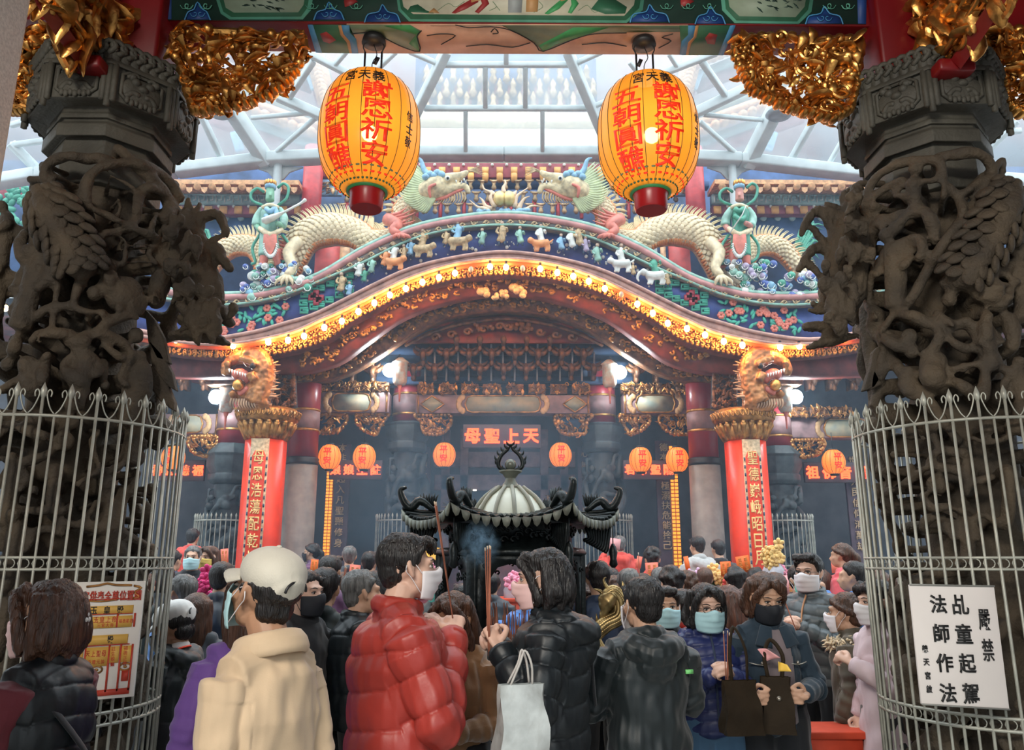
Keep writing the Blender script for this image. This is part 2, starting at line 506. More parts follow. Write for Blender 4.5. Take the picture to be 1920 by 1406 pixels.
def column(ax, side, strokes, lumps, swirls, scale_path, label):
    root = empty('dragon_column', (ax[0], ax[1], 0), label, 'stone column', None, 'thing')
    c = Clay(); rr = random.Random(5 + side)
    # core with a rough surface
    c.lathe([(.23, .02), (.23, 3.78)], (ax[0], ax[1], 0), 28)
    k = lambda view: 1 / SCL[view] / F * 3.75
    for line in strokes.split('\n'):
        view, r, pts = line.split('|')
        r = float(r) * k(view)
        pp = [tuple(map(float, a.split(','))) for a in pts.split()]
        q = [cfix(ax, view, x, y, r, rr.uniform(-.03, .03)) for x, y in pp]
        n = len(q)
        rad = [r * (1.08 if 0 < i < n - 1 else .8) * rr.uniform(.85, 1.15) for i in range(n)]
        c.tube(q, rad, 9, 4)
        # roots the ends in the core
        for e in (q[0], q[-1]):
            inn = V(ax[0] + (e[0] - ax[0]) * .48, ax[1] + (e[1] - ax[1]) * .48, e[2] + rr.uniform(-.05, .05))
            c.tube([e, inn], [r * .8, r * .9], 8)
    for line in lumps.split('\n'):
        view, rest = line.split('|')
        for a in rest.split():
            x, y, r = map(float, a.split(',')); r *= k(view)
            q = cfix(ax, view, x, y, r, -.02)
            rad = q - V(ax[0], ax[1], q[2]); rad /= np.linalg.norm(rad)
            B = np.stack([np.cross(V(0, 0, 1), rad), rad, V(0, 0, 1)], 1)
            c.ell(q, (r, r * .75, r * 1.05), B); c.tube([q, (ax[0] + (q[0] - ax[0]) * .46, ax[1] + (q[1] - ax[1]) * .46, q[2])], r * .6, 7)
            if r < .075:      # a carved head: brow, nose, chin
                f = q + rad * r * .7
                c.ell(f + V(0, 0, -r * .05), (r * .2, r * .2, r * .3)); c.ell(f + V(0, 0, r * .35), (r * .6, r * .25, r * .15), B); c.ell(f + V(0, 0, -r * .55), (r * .4, r * .2, r * .2), B)
    sw = swirls.split('|')
    for view, rest in zip(sw[0::2], sw[1::2]):
        for a in rest.split():
            x, y, r = map(float, a.split(','))
            s = rr.choice((-1, 1)); pts = []
            for i in range(15):
                t = i / 14; an = s * t * 3.4 * PI + rr.random() * .2; R_ = r * (1 - t * .85)
                q = cfix(ax, view, x + R_ * math.cos(an), y + R_ * math.sin(an), 0, .03 + .02 * t)
                pts.append(q)
            c.tube(pts, r * .17 * k(view), 7)
    # branches, clouds and small figures all the way round
    for i in range(84):
        z = rr.uniform(.15, 3.6); a = rr.uniform(-.15, PI + .15) if i < 62 else rr.uniform(0, 2 * PI)
        if i >= 62: z = rr.uniform(.1, 1.5)
        pts = []; da = rr.uniform(-.3, .3); dz = rr.uniform(-.14, .14)
        for j in range(6):
            pts.append((ax[0] + math.cos(a) * (.41 + rr.uniform(-.03, .03)), ax[1] + math.sin(a) * (.41 + rr.uniform(-.03, .03)), z))
            a += da + rr.uniform(-.12, .12); z = min(3.7, max(.08, z + dz + rr.uniform(-.06, .06)))
        r = rr.uniform(.02, .045)
        c.tube(pts, [r * .7] + [r] * 4 + [r * .6], 8, 3)
        for e in (pts[0], pts[3], pts[-1]):
            c.tube([e, (ax[0] + (e[0] - ax[0]) * .48, ax[1] + (e[1] - ax[1]) * .48, e[2])], r * .8, 7)
        if i % 3 == 0:
            e = pts[2]; c.ell(e, rr.uniform(.05, .09), None, 10, 7)
    for i in range(26):      # little carved figures: head, robe, arms
        a, z = PI + rr.uniform(.1, PI - .1), rr.uniform(.3, 3.3); s_ = rr.uniform(.7, 1.2)
        T = lambda da, dz, r_=.42: (ax[0] + math.cos(a + da * s_) * r_, ax[1] + math.sin(a + da * s_) * r_, z + dz * s_)
        c.ell(T(0, .15, .45), .034 * s_, None, 9, 7); c.ell(T(.0, .15, .475), .014 * s_, None, 6, 4); c.tube([T(0, .11), T(.03, .03), T(0, -.1), T(-.04, -.2)], [.03 * s_, .05 * s_, .045 * s_, .05 * s_], 8, 3)
        for q_ in (-1, 1): c.tube([T(q_ * .08, .09), T(q_ * .2, .02), T(q_ * .14, -.03, .46)], .02 * s_, 6, 2)
        c.tube([T(0, 0), T(0, 0, .22)], .05 * s_, 7)
    c.lathe([(.46, 0), (.47, .06), (.42, .14)], (ax[0], ax[1], 0), 28)
    # the scaled dragon body lying on top of the branches
    view, pts = scale_path
    path = smooth_path([cfix(ax, view, x, y, 0, .015) for x, y in pts], 6)
    c.tube(path, np.interp(np.linspace(0, 1, len(path)), [0, .3, 1], [.07, .125, .1]), 14, flat=.6)
    def rough(co, n):
        h = np.array([noise.noise(Vector(p * 22)) * .004 + noise.noise(Vector(p * 7)) * .009 for p in co]); return h
    c.cast('carved_shaft', stone, root, .0115, 3, rough)
    sc = MB(); t, A, B = frames(path)
    for i in range(2, len(path) - 1, 3):
        p = path[i]; out = V(p[0] - ax[0], p[1] - ax[1], 0); out /= np.linalg.norm(out)
        tt = t[i]; s_ = np.cross(tt, out); s_ /= np.linalg.norm(s_); o2 = np.cross(s_, tt)
        w = np.interp(i / len(path), [0, .3, 1], [.07, .125, .1])
        m = 5
        for j in range(m):
            an = (j - (m - 1) / 2 + (.5 if i % 2 else 0)) * .6
            if abs(an) > 1.35: continue
            nrm = o2 * math.cos(an) * .62 + s_ * math.sin(an); nrm /= np.linalg.norm(nrm)
            q = p + s_ * math.sin(an) * w + o2 * math.cos(an) * w * .62
            Bm = np.stack([np.cross(nrm, tt), tt * .94 + nrm * .34, nrm], 1)
            sc.ell(q + nrm * .008, (w * .4, w * .44, .02), Bm, 14, 7)
    sc.build('scaled_hide', stone, root, True)
    return root
colL = column(AXL, 0, LEFT, LEFTE, LEFTS, ('L1', [(340, 380), (400, 500), (480, 640), (570, 790), (630, 930), (660, 1020)]), 'dark carved dragon column inside the cage with the yellow and white notice')
colR = column(AXR, 1, RIGHT, RIGHTE, RIGHTS, ('R1', [(1790, 340), (1740, 460), (1680, 620), (1590, 790), (1480, 960), (1370, 1130)]), 'dark carved dragon column inside the cage with the black brush lettered notice')
# dragon heads reaching out between the columns
def dragon_head(root, view, ms, Y):
    c = Clay()
    for r, pts, flat in ms:
        rs = r if isinstance(r, list) else [r] * len(pts)
        q = []
        for p in pts:
            px, py = VIEWS[view](p[0], p[1]); q.append(P(px, py, Y + (p[2] if len(p) > 2 else 0)))
        c.tube(q, [a / SCL[view] / F * 4.2 for a in rs], 10, 4, flat)
    r2 = random.Random(len(view) + len(ms)); body = [m for m in ms if max(m[0] if isinstance(m[0], list) else [m[0]]) > 100]
    for j in range(46):      # strands of beard and mane lying over the head
        m = body[j % len(body)]; k0 = r2.randrange(len(m[1])); x, y = m[1][k0][:2]; x += r2.uniform(-90, 90); y += r2.uniform(-60, 60); dx = r2.uniform(-60, 60)
        c.tube([P(*VIEWS[view](x + dx * t * t + 18 * math.sin(3 * t + j), y + 150 * t), Y - .2 + .05 * t) for t in np.linspace(0, 1, 6)], [.018, .026, .024, .02, .014, .005], 7, 2)
    def rough(co, n):
        return np.array([noise.noise(Vector((p[0] * 60, p[1] * 60, p[2] * 14))) * .008 for p in co])
    c.cast('dragon_head', stone, root, .0095, 3, rough)
dragon_head(colL, 'L1', [
    ([90, 150, 160, 150, 120], [(1440, 560), (1500, 760), (1560, 960), (1600, 1120), (1640, 1240)], .8), ([140, 150, 120], [(1400, 700), (1420, 900), (1480, 1100)], .9),
    ([60, 48, 42, 36, 24], [(1530, 640), (1630, 580), (1740, 565), (1800, 690), (1800, 740)], 1), ([60, 48, 42, 34], [(1590, 880), (1700, 830), (1760, 850), (1770, 900)], 1), ([50, 44, 30], [(1720, 880), (1800, 950), (1845, 1010)], 1),
    ([40, 36, 20], [(1490, 560), (1505, 500), (1500, 430)], .6), ([44, 40, 26], [(1540, 560), (1580, 520), (1600, 470)], .5), ([34, 28, 20], [(1640, 800), (1700, 770), (1770, 735)], 1), ([30, 26], [(1620, 640), (1600, 720), (1610, 820)], 1),
    ([60, 60, 40], [(1660, 960), (1720, 1080), (1760, 1200)], .8), ([50, 44, 20], [(1660, 1220), (1750, 1260), (1800, 1260)], .7), ([44, 30], [(1690, 1150), (1760, 1170), (1770, 1230)], .7),
    ([120, 130, 110, 60], [(1560, 1180), (1640, 1290), (1720, 1360), (1800, 1320)], .7), ([44, 50, 46], [(1740, 1330), (1830, 1420), (1860, 1430)], .9),
    ([60, 90, 90, 80, 30], [(1360, 1540), (1480, 1520), (1620, 1540), (1740, 1560), (1830, 1600)], .5), ([70, 80, 60], [(1440, 1400), (1540, 1430), (1700, 1440)], .6), ([40, 30], [(1380, 1040), (1480, 1250), (1560, 1360)], 1),
    ([110, 90, 60], [(1470, 1260), (1570, 1340), (1640, 1420)], .8), ([34, 30, 26, 20], [(1700, 1400), (1780, 1400), (1800, 1440)], 1)], 3.95)
dragon_head(colR, 'R1', [
    ([70, 110, 120, 120, 100], [(560, 400), (490, 600), (430, 800), (400, 1000), (390, 1180)], .8), ([120, 140, 130, 110], [(600, 640), (560, 850), (520, 1050), (520, 1250)], .9),
    ([60, 46, 42, 36, 22], [(430, 620), (300, 550), (200, 560), (130, 650), (95, 750)], 1), ([34, 32, 30, 30], [(180, 680), (250, 760), (320, 870)], 1), ([40, 34, 34], [(270, 560), (330, 680), (350, 830)], 1),
    ([56, 44, 40, 36, 26], [(350, 860), (230, 845), (160, 890), (110, 980), (70, 1040)], 1), ([36, 32, 30], [(150, 970), (220, 1040), (280, 1110)], 1), ([44, 40, 26], [(470, 540), (445, 440), (445, 380)], .6), ([26, 30, 22], [(290, 475), (370, 510), (430, 540)], .6),
    ([60, 50], [(560, 350), (540, 450)], .6), ([110, 120, 90], [(360, 1130), (350, 1230), (330, 1330)], .8), ([40, 44], [(270, 1230), (300, 1280)], .9), ([28, 34, 30], [(180, 1290), (230, 1320), (330, 1340)], .6), ([24, 28, 30], [(160, 1350), (240, 1375), (360, 1360)], .6),
    ([120, 120, 100], [(480, 1180), (440, 1300), (400, 1400)], .8), ([50, 60, 60, 50], [(120, 1490), (200, 1490), (320, 1480), (420, 1450)], .7), ([40, 60, 80, 60, 30], [(150, 1660), (240, 1630), (340, 1610), (450, 1580), (560, 1560)], .55), ([70, 70], [(290, 1560), (420, 1540)], .5),
    ([44, 40, 30], [(640, 1080), (560, 1280), (480, 1400)], 1)], 3.95)
# mane blades hanging from the left head
def blades(root, view, ms, Y):
    b = MB()
    for pts in ms:
        b.poly([P(*VIEWS[view](x, y), Y) for x, y in pts], (0, 1, 0), .05)
    b.build('mane_blade', stone, root, 30, bevel=.008, split=True)
blades(colL, 'L2', [[(1150, 330), (1230, 420), (1300, 560), (1350, 770), (1250, 740), (1180, 600)], [(1180, 560), (1290, 680), (1370, 850), (1400, 990), (1320, 940), (1210, 800)], [(1200, 780), (1330, 930), (1390, 1080), (1385, 1150), (1280, 1080), (1190, 950)]], 3.9)
blades(colR, 'R2', [[(740, 640), (690, 690), (670, 810), (640, 900), (610, 1010), (700, 990), (790, 850)], [(690, 820), (670, 900), (660, 1010), (760, 960)]], 3.9)
# capitals
def zrow(py, Y): return P(960, py, Y)[2]
def capital(root, ax):
    cx, cy = ax[0], ax[1]; s2 = 1 / math.cos(PI / 8)
    rows = [(.26, 345), (.26, 284), (.25, 262), (.3, 259), (.3, 236), (.27, 233), (.27, 227), (.29, 226), (.29, 217), (.28, 216), (.28, 206), (.32, 196), (.385, 188), (.385, 126), (.41, 124), (.41, 118), (.39, 112), (.35, 108)]
    K = .77
    prof = [(a * s2, zrow(py, 4 - a)) for a, py in rows]
    MB().lathe(prof, (cx, cy, 0), 8, PI / 8).build('capital', capstone, root, bevel=.006)
    z0, z1 = zrow(184, 3.62), zrow(130, 3.62); ztop = prof[-1][1]
    for i in range(8):
        R_ = rotz(i * PI / 4)
        p = MB()
        w, h = .125 * K, (z1 - z0) * .42; zc = (z0 + z1) / 2
        fr = [(x * w * 1.05, -.51 * K, zc + y * h * 1.12) for x, y in ((-.7, -1), (.7, -1), (1, -.7), (1, .7), (.7, 1), (-.7, 1), (-1, .7), (-1, -.7))]
        p.tube([np.array(f) @ R_.T + (cx, cy, 0) for f in fr + fr[:1]], .011, 6)
        T = lambda x, y, z: np.array((x * K, y * K, z)) @ R_.T + (cx, cy, 0)
        # lion mask (front) or knotted scroll relief
        for sx in (-1, 1):
            p.ell(T(sx * .045, -.515, zc + .035), (.026, .026, .024)); p.ell(T(sx * .075, -.51, zc + .06), (.03, .02, .022))
            p.tube([T(sx * .1, -.51, zc - .06), T(sx * .06, -.52, zc - .03), T(sx * .02, -.525, zc - .035)], .016, 6, 3)
            p.tube([T(sx * .03, -.52, zc + .065), T(sx * .06, -.525, zc + .075), T(sx * .1, -.515, zc + .05)], .012, 6, 3)
        p.ell(T(0, -.52, zc + .005), (.03, .03, .022)); p.ell(T(0, -.51, zc - .01), (.11, .018, .075), R_)
        for j in range(7): p.ell(T((j - 3) * .03, -.515, zc - .075 - .008 * (j % 2)), (.014, .012, .02))
        p.build('mask_panel', capstone, root, True)
        b = MB(); R2 = rotz(i * PI / 4 + PI / 8)
        for k in (-1, 0, 1):
            q = [np.array((k * .024, -.545 * K, z)) @ R2.T + (cx, cy, 0) for z in (z0 - .06 + abs(k) * .03, z1 + .01)]
            b.tube(q, .017, 6)
        b.build('corner_pilaster', capstone, root, True)
        f = MB(); rr = random.Random(i)
        for k in range(7):
            x = (k - 3) * .062 * K
            base = np.array((x, -.5 * K, ztop - .03)) @ R_.T + (cx, cy, 0)
            pts = [base + np.array((math.cos(a) * r, -.02, .04 + math.sin(a) * r)) @ R_.T for a, r in ((-1.5, .04), (0, .04), (1.6, .035), (3, .03), (4.4, .02))]
            f.tube(pts, .014, 6, 3); f.ell(base, (.03, .022, .05), R_)
        f.build('frieze_scroll', capstone, root, True, split=True)
    post = MB(); x0 = cx + (.0 if cx < 0 else 0)
    post.box((cx + (.12 if cx < 0 else -.12), 4.08, (ztop + 5.2) / 2), (.36, .6, 5.2 - ztop))
    post.build('red_post', red, root, bevel=.02)
capital(colL, AXL); capital(colR, AXR)
# ---------------------------------------------------------------- gilded brackets
def inside(p, poly):
    x, y = p; c = False; n = len(poly)
    for i in range(n):
        (x1, y1), (x2, y2) = poly[i], poly[i - 1]
        if (y1 > y) != (y2 > y) and x < (x2 - x1) * (y - y1) / (y2 - y1) + x1: c = not c
    return c
def filigree(name, outline, to3, nrm, holes, n, seed, th=.05, root=None, s=1.0, m=None, edge=True):
    """openwork carving: leaves, buds and stems packed inside an outline"""
    rr = random.Random(seed); b = MB()
    xs = [p[0] for p in outline]; ys = [p[1] for p in outline]
    nrm = np.asarray(nrm, float)
    u = to3(xs[0] + 1, ys[0]) - to3(xs[0], ys[0]); pxl = np.linalg.norm(u)
    def ok(x, y): return inside((x, y), outline) and all((x - hx) ** 2 / (hr * 1.5) ** 2 + (y - hy) ** 2 / hr ** 2 > 1 for hx, hy, hr in holes)
    cnt = 0
    for _ in range(n * 6):
        x, y = rr.uniform(min(xs), max(xs)), rr.uniform(min(ys), max(ys))
        if not ok(x, y): continue
        cnt += 1
        if cnt > n: break
        q = to3(x, y) + nrm * rr.uniform(-th, th)
        a = rr.uniform(0, 2 * PI); L_ = rr.uniform(7, 13) * s * pxl
        kind = rr.random()
        right = u / pxl; up = np.cross(right, nrm)
        d = right * math.cos(a) + up * math.sin(a)
        e = np.cross(nrm, d)
        if kind < .74:       # curled leaf
            t = rr.uniform(-.6, .6)
            pts = [q - d * L_, q - d * L_ * .3 + nrm * .02 * s * rr.uniform(-1, 1.4), q + d * L_ * .4 + e * L_ * t * .4, q + d * L_ + e * L_ * t]
            b.tube(pts, [L_ * .12, L_ * .5, L_ * .4, L_ * .05], 8, 3, .4)
        elif kind < .82:      # bud
            B = np.stack([d, e, nrm], 1); b.ell(q, (L_ * .5, L_ * .42, L_ * .4), B, 8, 6)
            for k in range(5):
                an = k * 1.256
                b.ell(q + (d * math.cos(an) + e * math.sin(an)) * L_ * .5, (L_ * .28, L_ * .28, L_ * .2), B, 6, 4)
        else:                # curl
            pts = [q + (d * math.cos(k * .8) + e * math.sin(k * .8)) * L_ * (1 - k * .11) * .8 for k in range(8)]
            b.tube(pts, L_ * .14, 6, 2)
    if edge:
        N = len(outline)
        for i in range(N):
            p, q = outline[i], outline[(i + 1) % N]
            b.tube([to3(*p), to3((p[0] + q[0]) / 2 + rr.uniform(-3, 3), (p[1] + q[1]) / 2 + rr.uniform(-2, 2)), to3(*q)], pxl * 4 * s, 6, 3)
            k = max(1, int(math.hypot(q[0] - p[0], q[1] - p[1]) / (9 * s)))
            for j in range(k):
                t = (j + .5) / k; c = to3(p[0] + (q[0] - p[0]) * t, p[1] + (q[1] - p[1]) * t)
                b.ell(c + nrm * rr.uniform(-.02, .02), (pxl * 6 * s,) * 3, None, 7, 5)
    return b.build(name, m or gold, root, 50)
def gold_bracket(outline, holes, Y, label, seed):
    o = empty('gilded_bracket', P(outline[0][0], outline[0][1], Y), label, 'carved bracket', 'gilded beam brackets on the front columns', 'thing')
    filigree('openwork', outline, lambda x, y: P(x, y, Y), (0, -1, 0), holes, 230, seed, .07, o, 1.9)
    low = [p for p in outline if p[1] > 118]
    low.sort(key=lambda p: p[0])
    r = MB(); r.tube([P(x, y, Y) for x, y in low], .016, 8, 3, 1.6)
    for i in range(26):
        t = i / 25 * (len(low) - 1); k = min(int(t), len(low) - 2); f = t - k
        x = low[k][0] + (low[k + 1][0] - low[k][0]) * f; y = low[k][1] + (low[k + 1][1] - low[k][1]) * f
        r.ell(P(x, y + (i % 2) * 3, Y - .03), (.026, .05, .022), None, 7, 5)
    r.build('leaf_border', gold, o, 50)
gold_bracket([(326, 62), (380, 58), (430, 60), (500, 70), (560, 62), (570, 75), (566, 105), (555, 130), (535, 155), (500, 178), (455, 195), (400, 206), (365, 208), (358, 185), (350, 150), (338, 120), (326, 100)],
             [(508, 98, 7), (423, 123, 9), (444, 128, 6), (497, 120, 8), (473, 144, 9), (440, 172, 7), (385, 152, 6), (366, 95, 4), (420, 160, 6), (480, 127, 6)], 3.84, 'gilded openwork bracket beside the dark column caged behind the yellow notice', 1)
gold_bracket([(1382, 68), (1400, 72), (1470, 70), (1520, 78), (1605, 72), (1612, 110), (1604, 160), (1592, 205), (1560, 222), (1500, 207), (1450, 190), (1410, 165), (1390, 130), (1379, 95)],
             [(1446, 105, 8), (1466, 128, 12), (1515, 122, 6), (1475, 150, 9), (1533, 135, 5), (1512, 178, 5), (1580, 105, 4), (1500, 150, 7), (1530, 160, 5)], 3.84, 'gilded openwork bracket beside the dark column caged behind the white notice', 2)
gold_bracket([(18, 66), (60, 62), (108, 64), (104, 110), (92, 140), (80, 175), (70, 200), (40, 206), (15, 205)], [(52, 158, 6), (75, 120, 4)], 3.84, 'gilded openwork bracket behind the speckled granite pillar', 3)
gold_bracket([(1840, 62), (1915, 60), (1990, 70), (1990, 200), (1910, 212), (1885, 195), (1880, 150), (1860, 120)], [(1905, 135, 7), (1895, 170, 5)], 3.84, 'gilded openwork bracket cut by the frame edge beyond the white notice column', 4)
def front_bracket(ax, outline, edge, label, seed, X):
    o = empty('capital_bracket', PX(*outline[0], X), label, 'carved bracket', 'gilded beam brackets facing the viewer', 'thing')
    filigree('openwork', outline, lambda x, y: PX(x, y, X), (1 if X < 0 else -1, 0, 0), [], 130, seed, .05, o, 2.1, edge=False)
    e = MB(); q = [PX(x, y, X) for x, y in edge]; e.tube(q, .035, 4, 4, 1.8); e.build('red_edge', red, o, 40)
    g = MB()
    for dx in (-.055, .055): g.tube([a + V(dx, .02, .05) for a in q], .018, 6, 4)
    g.build('gold_rim', gold, o, True)
    b = MB(); c0 = q[-1]; b.box(c0 + V(0, .08, -.02), (.19, .16, .07)); b.build('red_foot', red, o, bevel=.015)
front_bracket(AXL, [(152, 110), (205, 108), (220, 72), (225, -20), (150, -60), (60, -70), (75, 0), (110, 55)], [(50, -70), (80, 0), (115, 55), (152, 105)], 'gilded bracket with red edge above the lion mask by the granite pillar', 7, AXL[0] + .06)
front_bracket(AXR, [(1795, 118), (1740, 110), (1722, 70), (1722, -20), (1800, -60), (1890, -70), (1878, 0), (1835, 65)], [(1905, -70), (1870, 0), (1832, 60), (1796, 112)], 'gilded bracket with red edge above the lion mask over the white notice', 8, AXR[0] - .06)
# ---------------------------------------------------------------- the painted beam
BZ, BY0, BY1 = 4.609, 3.87, 4.148
beam = empty('painted_beam', (0, 4.0, BZ), 'red beam painted with landscape panels carrying the two large lanterns', 'beam', None, 'thing')
MB().box((0, (BY0 + BY1) / 2, BZ + .32), (9, BY1 - BY0, .64)).build('beam_core', red, beam, bevel=.01)
def decal(name, col, polys, face, th=.004):
    b = MB()
    for pl in polys:
        if face == 'f': b.poly([P(x, y, BY0) for x, y in pl], (0, -1, 0), th)
        else: b.poly([PZ(x, y, BZ) for x, y in pl], (0, 0, -1), th)
    return b.build(name, paint[col] if isinstance(col, str) else col, beam, split=len(polys) < 12)
def cr(k, pts): return [(k + x / 2.992, y / 2.992) for x, y in pts]
decal('green_ground', 'darkgreen', [[(304, -40), (1625, -40), (1622, 46), (306, 38)]], 'f', .003)
decal('blue_end_band', 'blue', [[(304, -40), (322, -40), (322, 37), (304, 36)], [(1606, -40), (1625, -40), (1623, 46), (1608, 45)]], 'f', .006)
decal('teal_frame', 'teal', [cr(0, [(1185, -90), (1240, 80), (1290, 113), (1700, 112), (1745, 60), (1770, -90)]), cr(640, [(300, -90), (320, 60), (380, 122), (1600, 131), (1690, 60), (1710, -90)]), cr(1280, [(205, -90), (220, 60), (290, 132), (650, 137), (720, 70), (745, -90)])], 'f', .007)
decal('green_frame', 'green', [cr(0, [(1205, -90), (1255, 70), (1300, 100), (1690, 98), (1725, 50), (1750, -90)]), cr(640, [(312, -90), (335, 55), (390, 112), (1595, 119), (1670, 50), (1690, -90)]), cr(1280, [(225, -90), (240, 55), (300, 120), (640, 125), (700, 60), (725, -90)])], 'f', .010)
decal('scene_ground', 'cream', [cr(640, [(325, -90), (350, 45), (405, 86), (1585, 96), (1640, 35), (1660, -90)])], 'f', .013)
decal('bamboo_ground', 'pale', [cr(0, [(1235, -90), (1270, 50), (1315, 78), (1675, 76), (1705, 35), (1725, -90)]), cr(1280, [(240, -90), (260, 45), (315, 98), (630, 103), (680, 45), (700, -90)])], 'f', .013)
blu = []
for k, y0, xs in ((0, 112, [(1035, 1180), (1760, 1930)]), (640, 125, [(130, 330), (1620, 1840)]), (1280, 135, [(70, 240), (690, 900)])):
    for a, b_ in xs:
        m_ = (a + b_) / 2
        blu.append(cr(k, [(a, y0), (a + 20, y0 - 45), (m_ - 20, y0 - 60), (m_, y0 - 100), (m_ + 30, y0 - 60), (b_ - 20, y0 - 45), (b_, y0)]))
decal('blue_spandrel', 'blue', blu, 'f', .006)
def lines(name, col, rows, face, r=.006):
    b = MB()
    for pl in rows: b.tube([P(x, y, BY0 - .012) if face == 'f' else PZ(x, y, BZ - .006) for x, y in pl], r, 5, 3, .5)
    return b.build(name, paint[col], beam, True)
sp = []
for pl in blu:
    xs = [p[0] for p in pl]; cx_ = sum(xs) / len(xs); cy_ = pl[0][1] - 12
    sp.append(pl)
    for s_ in (-1, 1): sp.append([(cx_ + s_ * (6 + 8 * (1 - t / 6) * math.cos(t)), cy_ + 8 * (1 - t / 6) * math.sin(t)) for t in range(6)])
lines('cloud_outline', 'sky', sp, 'f', .0045)
sp = []
for cx_ in (350, 385, 585, 620, 668, 1250, 1290, 1330, 1555, 1590):
    for s_ in (-1, 1): sp.append([(cx_ + s_ * (2 + 10 * (1 - t / 7) * math.cos(t * .9)), 10 + 9 * (1 - t / 7) * math.sin(t * .9)) for t in range(7)])
lines('scroll_line', 'teal', sp, 'f', .004)
rp = [[(cx_ + 16 * math.cos(t * PI / 3) * (1, .6)[t % 2], 4 + 12 * math.sin(t * PI / 3) * (1, .6)[t % 2]) for t in range(6)] for cx_ in (655, 1285)]
decal('painted_flower', 'rose', rp, 'f', .008)
rr = random.Random(3); bl = []
for k, cx_, n in ((0, 490, 26), (1280, 1455, 30)):
    for i in range(n):
        x, y = cx_ + rr.uniform(-38, 38), rr.uniform(-12, 18); a = rr.uniform(-.5, .9); l_ = rr.uniform(9, 16)
        bl.append([(x, y), (x + l_ * .5 * math.cos(a) + 1, y + l_ * .5 * math.sin(a) - 1.3), (x + l_ * math.cos(a), y + l_ * math.sin(a)), (x + l_ * .5 * math.cos(a) - 1, y + l_ * .5 * math.sin(a) + 1.3)])
decal('bamboo_leaves', 'darkgreen', bl, 'f', .016)
decal('painted_legs', 'rose', [cr(640, p) for p in ([(700, -60), (740, 0), (660, 45), (620, 82), (640, 85), (700, 60), (770, 20)], [(790, -60), (830, 30), (770, 85), (750, 75), (790, 30), (770, -20)])], 'f', .016)
decal('painted_green_legs', 'leafgreen', [cr(640, p) for p in ([(1190, -60), (1240, 0), (1180, 50), (1140, 85), (1160, 90), (1220, 60), (1270, 10)], [(1280, -40), (1330, 30), (1290, 85), (1270, 80), (1290, 35)])], 'f', .016)
decal('painted_skirt', 'tan', [cr(640, p) for p in ([(720, -60), (830, -60), (800, 5), (730, 25)], [(1040, -60), (1110, -60), (1100, 75), (1035, 75)], [(1200, -60), (1300, -60), (1280, 5), (1230, 18)], [(490, 82), (520, 55), (550, 82)])], 'f', .017)
decal('painted_robe', 'grey', [cr(640, p) for p in ([(935, -60), (1020, -60), (1010, 80), (935, 80)],)], 'f', .016)
decal('painted_bush', 'green', [cr(640, p) for p in ([(370, 75), (390, 45), (430, 35), (480, 70), (520, 84)], [(1400, 60), (1440, 10), (1530, 5), (1600, 50), (1590, 85), (1480, 88)])], 'f', .016)
lines('ribbon', 'hill', [cr(640, p) for p in ([(540, 60), (600, 20), (640, 40), (690, 10)], [(830, 60), (870, 40), (850, 10), (890, 60)], [(1080, 70), (1130, 40), (1110, 10)], [(1330, 60), (1380, 30), (1420, 70), (1480, 40)])], 'f', .004)
# underside
decal('underside_ground', 'pink', [[(650, 44), (1290, 46), (1300, 102), (645, 99)]], 'u', .003)
decal('underside_green', 'green', [[(586, 46), (655, 46), (668, 75), (672, 99), (600, 98)], [(1274, 47), (1372, 47), (1352, 102), (1278, 102)]], 'u', .0045)
decal('underside_blue', 'sky', [[(640, 46), (655, 46), (656, 60), (668, 72), (672, 98), (660, 98), (656, 76), (644, 62)], [(1290, 47), (1304, 47), (1300, 68), (1290, 78), (1286, 101), (1274, 101), (1278, 76), (1290, 64)], [(577, 46), (587, 46), (604, 98), (592, 97)], [(1369, 47), (1379, 47), (1356, 102), (1346, 102)]], 'u', .006)
decal('underside_tan', 'tan', [[(634, 46), (640, 46), (644, 62), (656, 76), (660, 98), (655, 98), (650, 78), (638, 64)], [(1304, 47), (1310, 47), (1306, 68), (1296, 80), (1291, 101), (1286, 101), (1290, 78), (1300, 68)]], 'u', .006)
decal('underside_flower', 'rose', [[(600, 62), (612, 58), (622, 66), (630, 74), (618, 80), (606, 76)], [(1345, 64), (1330, 60), (1322, 70), (1326, 80), (1340, 82)]], 'u', .006)
decal('painted_hills', 'hill', [cr(640, p) for p in ([(30, 135), (385, 135), (450, 172), (425, 205), (440, 288), (330, 258), (180, 185), (60, 190)], [(500, 140), (900, 140), (1080, 230), (1130, 288), (1300, 220), (1420, 180), (1900, 175), (1900, 142), (950, 138)])], 'u', .0045)
decal('painted_green_hills', 'leafgreen', [cr(640, p) for p in ([(240, 140), (385, 137), (440, 175), (425, 210), (438, 284), (380, 240), (420, 190)], [(1110, 250), (1135, 288), (1200, 245), (1500, 150), (1300, 150)])], 'u', .006)
sp = [cr(640, p) for p in ([(60, 190), (180, 185), (330, 258), (440, 288), (425, 205), (450, 172)], [(640, 140), (720, 155), (840, 150), (950, 170), (1080, 240), (1130, 288), (1300, 222), (1420, 190), (1600, 185)], [(840, 180), (860, 160), (880, 185), (850, 190)], [(1780, 270), (1850, 230), (1800, 210), (1860, 190)], [(480, 200), (560, 190), (640, 200), (560, 250)], [(700, 260), (820, 250), (960, 265), (1060, 240)], [(1350, 250), (1480, 240), (1600, 260)])]
lines('ink_line', 'ink', sp, 'u', .004)
